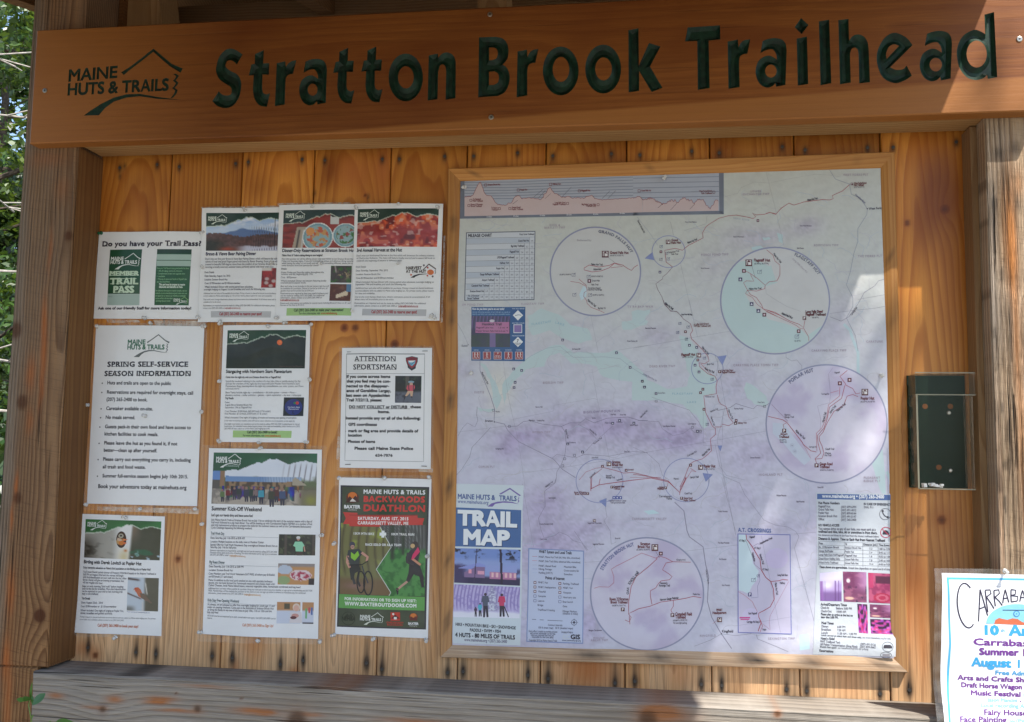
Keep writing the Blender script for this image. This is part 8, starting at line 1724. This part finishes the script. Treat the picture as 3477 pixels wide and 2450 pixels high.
def f_rug(u, v):
    c = mixc(const(u, (190, 84, 122)), (150, 50, 96), smooth(.4, .6, fbm(u*5, v*6, 4))); c = mixc(c, (90, 36, 66), smooth(.3, .2, np.abs(v-.22)*2)*((u > .3)*1.0)); d = np.hypot((u-.55)/.36, (v-.82)/.16); c = mixc(c, (176, 44, 82), (d < 1)*1.0); c = mixc(c, (206, 110, 136), ((d < .7) & (d > .4))*.8); return mixc(c, (200, 60, 110), ((u < .2) & (v < .5))*.8)
def f_ppl(u, v):
    n = vnoise(u*8, v*7, 13); n2 = vnoise(u*12+5, v*10, 3); c = np.stack([80+170*n, 34+110*n2*n, 90+120*n2], -1); return mixc(c, (60, 26, 56), smooth(.45, .3, n))
for q, fn, nx, ny in (([(206, 818), (396, 806), (396, 1062), (213, 1058)], f_bunk, 30, 36), ([(406, 806), (606, 812), (611, 1072), (414, 1065)], f_din, 34, 40), ([(622, 816), (836, 826), (840, 1082), (628, 1074)], f_rug, 34, 40), ([(530, 1082), (616, 1088), (622, 1336), (542, 1330)], f_ppl, 16, 40), ([(636, 1086), (838, 1096), (842, 1208), (640, 1198)], f_din, 30, 22), ([(640, 1212), (842, 1220), (846, 1344), (646, 1336)], f_ppl, 34, 24)):
    k = mk(FM10); k.pic(q, nx, ny, fn, 6); k.build('panel_photo', GLOSS)
# ------------------------------------------------------------------ brochure holder
hr = thing('brochure_holder', 'empty clear acrylic brochure holder with lid and dark green back beside right post', 'holder', (1.84, 0, .57))
hx0, hx1, hz0, hz1, hd = 1.784, 1.8955, .449, .690, .060
g = Geo(); g.box(hx0-.004, hx1+.002, -.0065, -.0025, hz0, hz1-.002)
for i in range(5): g.box(hx0-.004, hx0-.001, -.016, -.0066, hz0+.006+i*.046, hz0+.034+i*.046)
g.build('back_panel', HOLD, hr)
t = .0022
g = Geo(); zt_ = hz1-.045
g.box(hx0, hx1, -hd, -hd+t, hz0, zt_); g.box(hx0+t+.0002, hx1-t-.0002, -hd+t+.0002, -.0067, hz0, hz0+t)
g.build('pocket', ACRYL, hr)
for x in (hx0, hx1-t): Geo().box(x, x+t, -hd+t+.0002, -.0067, hz0+t+.0002, zt_).build('side_wall', ASIDE, hr)
g = Geo(); e = .003
g.box(hx0-e, hx1+e, -hd-e-t, -hd-e, hz1-.046, hz1); g.box(hx0-e, hx0-e+t, -hd-e+.0002, -.012, hz1-.046, hz1-.0025); g.box(hx1+e-t, hx1+e, -hd-e+.0002, -.012, hz1-.046, hz1-.0025); g.box(hx0-e+t+.0002, hx1+e-t-.0002, -hd-e+.0002, -.012, hz1-.0024, hz1)
g.build('lid', ACRYL, hr)
LIP = plain('edge_highlight', (.24, .22, .15), .25, .5)  # opaque strips standing for the light caught along clear acrylic edges
g = Geo(); g.box(hx0-e-.0004, hx1+e+.0004, -hd-e-t-.0008, -hd-e-t-.0001, hz1-.0475, hz1-.0455); g.box(hx0-e-.0004, hx1+e+.0004, -hd-e-t-.0008, -hd-e-t-.0001, hz1-.0016, hz1+.0004)
g.build('lid_edge', LIP, hr)
g = Geo(); g.box(hx0-.0012, hx0+.0022, -hd-.0007, -hd-.0001, hz0, zt_-.002); g.box(hx0, hx1, -hd-.0007, -hd-.0001, hz0-.0012, hz0+.0012); g.build('pocket_edge', LIP, hr)
for px, py in ((3222, 1401), (3227, 1597)):
    q = P(px, py, -.0072); gg = Geo(); gg.tube([(q[0], -.0064, q[2]), (q[0], -.0095, q[2]), (q[0], -.0105, q[2])], [.0045, .004, .0024], 12); gg.build('screw', SCREW, hr)
HOLE = plain('wood_seen_through_hole', (.17, .06, .014), .6, .3)
for px, py in ((3141, 1379), (3227, 1379), (3188, 1586)):
    q = P(px, py, -.0066); gg = Geo(); gg.tube([(q[0], -.0064, q[2]), (q[0], -.0068, q[2])], [.0056, .0056], 14); gg.build('screw_hole', HOLE, hr)
gg = Geo(); rr_ = random.Random(2)
for i in range(14):
    x = hx0+.012+rr_.random()*.04; gg.box(x, x+.006, -.05+rr_.random()*.02, -.03, hz0+t+.0004*i, hz0+t+.004+.0004*i)
tag(gg.build('paper_scraps', plain('white_scraps', (.75, .74, .7), .7, .2), None), 'crumbs of white paper left on the floor of the clear brochure holder', 'scraps')

# ------------------------------------------------------------------ push pins and staples
def pin_mesh():
    prof = [(0, .0046), (.0012, .0048), (.0018, .0030), (.0040, .0021), (.0075, .0023), (.0095, .0038), (.0108, .0040), (.0114, .0033)]
    g = Geo(); g.tube([(0, -y, 0) for y, r in prof], [r for y, r in prof], 14)
    return g
pg = pin_mesh()
pin0 = None
GP = 'clear push pins holding the notices'
PINS = [('green pin', 344, 790, .0035, None), 
 ('clear push pin under the trail pass notice, left one of a close pair', 493, 1080, .0035, 1), ('clear push pin just below the bottom edge of the trail pass notice', 512, 1097, .001, 1), ('clear push pin at the lower right corner of the trail pass notice', 675, 1078, .006, 1),
 ('clear push pin at the top edge of the beer dinner poster', 832, 714, .006, 1), ('clear push pin at the upper left edge of the beer dinner poster', 691, 788, .006, 1), ('clear push pin at the middle left edge of the beer dinner poster', 690, 908, .006, 1), ('clear push pin below the bottom edge of the beer dinner poster', 751, 1096, .006, 1), ('clear push pin in the text of the beer dinner poster', 921, 895, .008, 1),
 ('clear push pin at the top edge of the dinner reservations poster', 1067, 704, .0085, 1), ('clear push pin in the text of the dinner reservations poster', 1090, 892, .0105, 1), ('clear push pin at the lower left corner of the dinner reservations poster', 943, 1078, .0085, 1), ('clear push pin between the dinner reservations and harvest posters at the bottom', 1196, 1051, .011, 1), ('clear push pin just under the dinner reservations poster', 972, 1094, .001, 1),
 ('clear push pin at the top edge of the harvest poster', 1352, 694, .011, 1), ('clear push pin at the top right corner of the harvest poster', 1488, 704, .011, 1), ('clear push pin at the top left corner of the harvest poster', 1211, 706, .011, 1), ('clear push pin in the text of the harvest poster', 1353, 893, .013, 1), ('clear push pin at the bottom right corner of the harvest poster, upper of two', 1468, 1070, .011, 1), ('clear push pin at the bottom right corner of the harvest poster, lower of two', 1477, 1078, .011, 1),
 ('clear push pin at the top left corner of the spring notice', 331, 1108, .005, 1), ('clear push pin at the top right corner of the spring notice', 695, 1107, .005, 1), ('clear push pin at the left edge of the spring notice', 299, 1374, .004, 1), ('clear push pin at the right edge of the spring notice', 684, 1397, .004, 1), ('clear push pin in the middle of the spring notice', 495, 1412, .008, 1), ('clear push pin at the bottom left corner of the spring notice', 293, 1713, .004, 1), ('clear push pin below the middle of the spring notice', 476, 1727, .004, 1), ('clear push pin at the bottom right corner of the spring notice', 663, 1728, .004, 1),
 ('clear push pin above the top left corner of the stargazing poster', 752, 1095, .005, 1), ('clear push pin at the top edge of the stargazing poster', 912, 1109, .005, 1), ('clear push pin at the top right corner of the stargazing poster', 1056, 1101, .005, 1), ('clear push pin at the left edge of the stargazing poster', 746, 1293, .005, 1), ('clear push pin at the right edge of the stargazing poster', 1052, 1289, .005, 1), ('clear push pin at the bottom left corner of the stargazing poster', 745, 1499, .005, 1), ('clear push pin at the bottom edge of the stargazing poster', 882, 1500, .005, 1), ('clear push pin at the bottom right corner of the stargazing poster', 1044, 1500, .005, 1),
 ('clear push pin at the top left corner of the duathlon poster', 1151, 1622, .005, 1), ('clear push pin at the top edge of the duathlon poster', 1305, 1622, .006, 1), ('clear push pin at the top right corner of the duathlon poster', 1458, 1620, .005, 1), ('clear push pin at the left edge of the duathlon poster', 1136, 1843, .005, 1), ('clear push pin at the right edge of the duathlon poster', 1453, 1887, .005, 1), ('clear push pin at the bottom left corner of the duathlon poster', 1136, 2155, .005, 1), ('clear push pin at the bottom edge of the duathlon poster', 1269, 2167, .006, 1), ('clear push pin at the bottom right corner of the duathlon poster', 1447, 2171, .005, 1),
 ('clear push pin at the top edge of the summer kick-off poster', 887, 1520, .006, 1), ('clear push pin at the left edge of the summer kick-off poster', 687, 1778, .005, 1), ('clear push pin at the right edge of the summer kick-off poster', 1095, 1816, .005, 1), ('clear push pin at the bottom left corner of the summer kick-off poster', 683, 2147, .005, 1), ('clear push pin at the bottom edge of the summer kick-off poster', 877, 2176, .006, 1), ('clear push pin at the bottom right corner of the summer kick-off poster', 1086, 2177, .005, 1),
 ('clear push pin at the top edge of the birding poster', 428, 1757, .006, 1), ('clear push pin at the left edge of the birding poster', 262, 1941, .004, 1), ('clear push pin at the bottom edge of the birding poster', 393, 2162, .006, 1),
 ('clear push pin at the top left corner of the trail map', 1579, 634, .014, 1), ('clear push pin at the top edge of the trail map above the elevation chart', 2255, 604, .015, 1), ('clear push pin at the right edge of the trail map beside the poplar inset', 2993, 1274, .014, 1), ('clear push pin on the left of the trail map under the blue box', 1600, 1265, .013, 1), ('clear push pin holding the festival poster to the right post', 3411, 1937, .134, 1)]
for lb, px, py, d, grp in PINS:
    q = P(px, py, -d)
    if grp is None:
        o = pg.build('push_pin', PINGREEN, None, smooth_=True, loc=(0, 0, 0)); tag(o, 'dark green push pin at the top left corner of the trail pass notice', 'push pin')
    elif pin0 is None:
        o = pin0 = pg.build('push_pin', PINMAT, None, smooth_=True, loc=(0, 0, 0)); tag(o, lb, 'push pin', GP)
    else:
        o = pin0.copy(); COL.objects.link(o); tag(o, lb, 'push pin', GP)
    o.location = q
    o.rotation_euler = (rnd.uniform(-.35, .35), rnd.uniform(-1, 1), rnd.uniform(-.35, .35))
st0 = None
for lb, px, py in (('top left', 1187, 1194), ('top right', 1443, 1191), ('bottom left', 1181, 1576), ('bottom right', 1440, 1582)):
    q = P(px, py, -.0048)
    if st0 is None:
        g = Geo(); g.tube([(-.006, .004, 0), (-.006, -.0006, 0), (.006, -.0006, 0), (.006, .004, 0)], .0007, 6); st0 = o = g.build('staple', STEEL, None, loc=(0, 0, 0))
    else:
        o = st0.copy(); COL.objects.link(o)
    tag(o, 'staple at the %s corner of the notice to sportsmen' % lb, 'staple', 'staples in the notice to sportsmen'); o.location = q; o.rotation_euler = (0, rnd.uniform(-.1, .1), 0)
# loose ends of tape on the planks
TP = [('trail pass notice, left end', [(360, 1083), (470, 1086), (478, 1094), (366, 1096)]), ('trail pass notice, right end', [(520, 1087), (690, 1088), (706, 1108), (530, 1104)]), ('beer dinner poster, along its top', [(683, 702), (955, 697), (955, 703), (685, 710)]), ('dinner reservations poster, along its top', [(941, 689), (1190, 686), (1190, 693), (944, 697)]), ('spring notice, along its bottom', [(330, 1719), (676, 1727), (674, 1745), (329, 1733)]), ('harvest poster, down its right side', [(1506, 800), (1512, 800), (1503, 1095), (1496, 1095)]), ('notice to sportsmen, at its lower right', [(1420, 1588), (1470, 1590), (1470, 1603), (1422, 1600)]), ('notice to sportsmen, at its left', [(1146, 1480), (1157, 1480), (1152, 1560), (1142, 1558)])]
for lb, q in TP:
    w = P([a for a, b in q], [b for a, b in q], -.0025); c = w.mean(0)
    tag(mesh_obj('tape', w, [(3, 2, 1, 0)], TAPE, None, loc=c), 'clear tape edging the '+lb, 'tape', 'scraps of clear tape')

# ------------------------------------------------------------------ sapling at the foot of the left post
sap = thing('sapling', 'young green sapling with a few oval leaves in front of the left post', 'sapling', (*P(105, 2440, -.19)[:2], GZ))
SP = [P(110, 2600, -.19), P(106, 2440, -.19), P(101, 2415, -.192), P(97, 2394, -.19), P(103, 2372, -.19), P(108, 2362, -.19), P(107, 2340, -.188)]
SP = [np.array([SP[0][0]+.02, -.2, GZ+.0])]+[np.array(q) for q in SP]
g = Geo(); g.tube([tuple(q) for q in SP], [.004, .0028, .0016, .0014, .0013, .0012, .001, .0007], 7, col=(.20, .30, .06)); g.build('stem', LEAF, sap)
def leaf(c0, tip, wd, bend, col):
    c0 = np.array(c0); tip = np.array(tip); ax = tip-c0; L = np.linalg.norm(ax); ax /= L
    side = np.cross(ax, np.array([0, -1., .35])); side /= np.linalg.norm(side); nrm = np.cross(side, ax)
    V = []; F = []; n = 10
    for i in range(n+1):
        t = i/n; wv = wd*math.sin(math.pi*min(1, t*.97+.02))**.8*(1-.35*t)
        for s_ in (-1, -.5, 0, .5, 1): V.append(c0+ax*L*t+side*wv*s_+nrm*(bend*L*(t*(1-t)*1.2)+.16*wv*abs(s_)))
    for i in range(n):
        for j in range(4): a = i*5+j; F.append((a, a+1, a+6, a+5))
    mesh_obj('leaf', V, F, LEAF, sap, smooth_=True, cols=np.tile(np.array(col), (len(V), 1)))
lf = lambda a, b, y: P(a, b, y)
leaf(lf(103, 2372, -.19), lf(110, 2314, -.20), .0042, .05, (.07, .20, .02)); leaf(lf(104, 2368, -.19), lf(72, 2382, -.215), .0105, .15, (.055, .19, .03)); leaf(lf(80, 2376, -.215), lf(56, 2374, -.23), .006, .1, (.06, .2, .02)); leaf(lf(110, 2362, -.19), lf(112, 2394, -.20), .004, .1, (.07, .2, .03)); leaf(lf(153, 2354, -.20), lf(110, 2394, -.215), .0105, .12, (.06, .185, .05)); leaf(lf(106, 2440, -.19), lf(115, 2426, -.2), .003, .1, (.12, .25, .04)); leaf(lf(180, 2470, -.2), lf(250, 2452, -.23), .016, .12, (.07, .21, .03)); leaf(lf(190, 2500, -.2), lf(170, 2446, -.23), .014, .12, (.07, .21, .03))

# ------------------------------------------------------------------ trees behind and around the clearing
def tree(name, label, x, y, h, rad, trunk_r, seed, nleaf, hue, lsize=.05, crown0=.25, limbs=11, group='trees around the clearing', conifer=False, dead=False):
    r = random.Random(seed); rs = np.random.RandomState(seed)
    root = thing(name, label, 'tree', (x, y, GZ), group)
    g = Geo(); pts = [(x+.15*math.sin(i*1.3+seed)*i/8, y+.15*math.cos(i*1.1+seed)*i/8, GZ+h*i/8) for i in range(9)]
    g.tube(pts, [trunk_r*(1.15-i/8*.95) for i in range(9)], 9)
    cl = []
    for i in range(limbs):
        t = crown0+(.97-crown0)*(i+r.random()*.6)/limbs; a = i*2.4+r.random(); f = min(7.99, t*8); p0 = np.array(pts[int(f)])*(1-f % 1)+np.array(pts[min(8, int(f)+1)])*(f % 1)
        L = rad*((1.05-t)/(1-crown0)*1.05+.12 if conifer else math.sin(math.pi*min(.96, (t-crown0)/(1-crown0)*.8+.2)))*r.uniform(.75, 1.1)
        up = r.uniform(-.15, .1) if conifer else r.uniform(.2, .7)
        mid = p0+L*.5*np.array([math.cos(a), math.sin(a), up*.7]); end = p0+L*np.array([math.cos(a+.25), math.sin(a+.25), up])
        g.tube([tuple(p0), tuple(mid), tuple(end)], [trunk_r*.34*(1.1-t), trunk_r*.2*(1.1-t), .006], 6)
        cl += [(p0*.35+mid*.65, L*.28), (mid, L*.34), (mid*.5+end*.5, L*.36), (end, L*.30)]
        for q in range(3):
            b = mid+(end-mid)*r.random(); e2 = b+L*.35*np.array([math.cos(a+r.uniform(-1.4, 1.4)), math.sin(a+r.uniform(-1.4, 1.4)), r.uniform(-.2, .5)])
            g.tube([tuple(b), tuple(e2)], [trunk_r*.09, .004], 5); cl.append((e2, L*.24))
    g.build('trunk', DEADW if dead else BARK, root)
    if nleaf:
        ci = rs.randint(0, len(cl), nleaf); C0 = np.array([c for c, q in cl]); RR = np.array([q for c, q in cl])
        d = rs.normal(size=(nleaf, 3)); d /= np.linalg.norm(d, axis=1)[:, None]
        rr = RR[ci]*rs.rand(nleaf)**.45
        ctr = C0[ci]+d*rr[:, None]*np.array([1, 1, .55 if conifer else .75])
        nr = rs.normal(size=(nleaf, 3))+np.array([0, 0, .9]); nr /= np.linalg.norm(nr, axis=1)[:, None]
        tg = np.cross(nr, rs.normal(size=(nleaf, 3))); tg /= np.linalg.norm(tg, axis=1)[:, None]; bt = np.cross(nr, tg)
        s_ = lsize*(.6+.8*rs.rand(nleaf))[:, None]
        V = np.stack([ctr-tg*s_, ctr+bt*s_*.48-tg*s_*.1, ctr+tg*s_, ctr-bt*s_*.48-tg*s_*.1], 1).reshape(-1, 3)
        F = np.arange(nleaf*4).reshape(-1, 4)
        clump = rs.rand(len(cl))[ci]; b_ = (.6+.9*clump*rs.rand(nleaf)+.15*rs.rand(nleaf))[:, None]
        yel = (clump > .8)[:, None]*rs.rand(nleaf, 1)
        col = np.array(hue)*b_+yel*np.array([.05, .03, 0])
        mesh_obj('crown', V, F, LEAF, root, cols=np.repeat(col, 4, 0))
    return root
def at(px, dy): 
    q = P(px, 1000, dy); return q[0], q[1]
x, y = at(20, 4.2); tree('maple_tree', 'leafy maple just left of the kiosk with sunlit yellow green leaves', x-.4, y, 7.5, 2.3, .10, 11, 30000, (.05, .11, .012), .034, .12, 14)
x, y = at(40, 7.5); tree('hemlock_tree', 'dark green hemlock behind the maple left of the kiosk', x-.6, y, 10, 2.8, .16, 12, 30000, (.022, .065, .015), .045, .05, 18, conifer=True)
x, y = at(-60, 10.5); tree('birch_tree', 'pale green birch farther back left of the kiosk', x, y, 9, 2.6, .12, 13, 9000, (.09, .16, .02), .07, .15, 12)
x, y = at(90, 13); tree('maple_tree', 'tall maple deepest in the gap left of the kiosk', x, y, 9.0, 3.2, .2, 14, 11000, (.055, .12, .018), .085, .05, 14)
x, y = at(-20, 2.3); tree('dead_spruce', 'dead spruce with bare bleached branches beside the left post', x-.35, y, 4.6, 1.25, .045, 15, 0, (0, 0, 0), .05, .1, 26, conifer=True, dead=True)
x, y = at(60, 5.4); tree('leaning_snag', 'bare grey snag with long crossing limbs left of the kiosk', x-.5, y, 6.0, 2.0, .06, 16, 0, (0, 0, 0), .05, .2, 16)
for i, (tx, ty, hh, rd) in enumerate(((-9, -7, 7, 2.6), (-8, -14, 8, 3), (-4, -16, 7, 2.8), (1.5, -17, 8, 3.2))):
    tree('maple_tree', ('round crowned maple across the clearing on the near left', 'tall maple across the clearing farther left', 'maple across the clearing left of the tallest one', 'tallest maple straight across the clearing')[i], tx, ty, hh, rd, .15, 30+i, 5000, (.06, .13, .02), .10, .15, 11)
# an unseen maple added on the right: the tip of one limb hangs in the sun's way and thins the light on the map
mt = thing('maple_tree', 'tall maple beside the clearing on the right with one limb reaching over the kiosk', 'tree', (7.8, -3.3, GZ), 'trees around the clearing')
g = Geo(); g.tube([(7.8, -3.3, GZ), (7.75, -3.3, 3), (7.85, -3.35, 6), (7.8, -3.3, 9.6)], [.19, .16, .12, .03], 10); g.tube([(7.82, -3.33, 3.6), (6.2, -2.7, 4.2), (4.6, -2.1, 4.6), (3.35, -1.75, 4.75)], [.05, .03, .014, .006], 7); g.build('trunk', BARK, mt)
rs = np.random.RandomState(8); n = 155
wz = np.concatenate([rs.uniform(-.02, .80, 110), rs.normal(.55, .16, 45)]); wx = np.concatenate([1.33+.385*wz[:110]+rs.normal(.035, .065, 110), rs.normal(1.775, .022, 45)])  # leaves laid out by the dapple they should cast on map and wall
c1 = np.stack([wx, 0*wx, wz], -1)+np.outer(5.0+rs.normal(size=n)*.3, SUN)
d = rs.normal(size=(5200, 3)); d /= np.linalg.norm(d, axis=1)[:, None]; c2 = np.array([8.0, -3.4, 8.3])+d*(1.9*rs.rand(5200, 1)**.4)*np.array([.8, 1, 1.1]); ctr = np.concatenate([c1, c2]); n = len(ctr)
nr = rs.normal(size=(n, 3))+np.array([0, 0, .9]); nr /= np.linalg.norm(nr, axis=1)[:, None]; tg = np.cross(nr, rs.normal(size=(n, 3))); tg /= np.linalg.norm(tg, axis=1)[:, None]; bt = np.cross(nr, tg); s_ = np.where(np.arange(n) < 155, .042, .085)[:, None]*(.7+.6*rs.rand(n, 1))
mesh_obj('crown', np.stack([ctr-tg*s_, ctr+bt*s_*.5, ctr+tg*s_, ctr-bt*s_*.5], 1).reshape(-1, 3), np.arange(n*4).reshape(-1, 4), LEAF, mt, cols=np.repeat(np.array((.06, .13, .02))*(.6+.8*rs.rand(n, 1)), 4, 0))
# brush and far wood seen as one mass
def mass(name, label, n, fx, size, hue, seed):
    rs = np.random.RandomState(seed); ctr = fx(rs, n)
    nr = rs.normal(size=(n, 3))+np.array([0, 0, .6]); nr /= np.linalg.norm(nr, axis=1)[:, None]; tg = np.cross(nr, rs.normal(size=(n, 3))); tg /= np.linalg.norm(tg, axis=1)[:, None]; bt = np.cross(nr, tg); s_ = size*(.6+.8*rs.rand(n))[:, None]
    V = np.stack([ctr-tg*s_, ctr+bt*s_*.5, ctr+tg*s_, ctr-bt*s_*.5], 1).reshape(-1, 3)
    k_ = vnoise(ctr[:, 0]*1.4, ctr[:, 2]*1.4+ctr[:, 1]*.7, 5)[:, None]
    o = mesh_obj(name, V, np.arange(n*4).reshape(-1, 4), LEAF, None, cols=np.repeat(np.array(hue)*(.5+1.1*k_*rs.rand(n, 1)+.1), 4, 0))
    o['kind'] = 'stuff'; o['label'] = label; o['category'] = 'foliage'
def fx_far(rs, n):
    a = rs.uniform(.15*math.pi, 1.25*math.pi, n); r_ = rs.uniform(16, 24, n); z = GZ+6.3*rs.rand(n)**.8*(.7+.3*vnoise(a*14, a*0, 3)); return np.stack([r_*np.cos(a), r_*np.sin(a), z], -1)
mass('far_wood', 'far mixed wood ringing the clearing', 60000, fx_far, .16, (.026, .06, .011), 3)
def fx_gap(rs, n):
    a = rs.uniform(.58*math.pi, .74*math.pi, n); r_ = rs.uniform(15, 21, n); return np.stack([r_*np.cos(a), r_*np.sin(a), GZ+8.6*rs.rand(n)**.9*(.75+.3*vnoise(a*30, a*0, 3))], -1)
mass('backing_wood', 'dense wood behind the trees left of the kiosk', 36000, fx_gap, .13, (.028, .062, .009), 9)
def fx_brush(rs, n):
    x = rs.uniform(-5.2, -.75, n); y = rs.uniform(1.5, 6.5, n); z = GZ+(.4+2.0*vnoise(x*1.3, y*1.3, 4))*rs.rand(n)**.7; return np.stack([x, y, z], -1)
mass('underbrush', 'low green underbrush behind the left post', 44000, fx_brush, .04, (.03, .08, .012), 5)
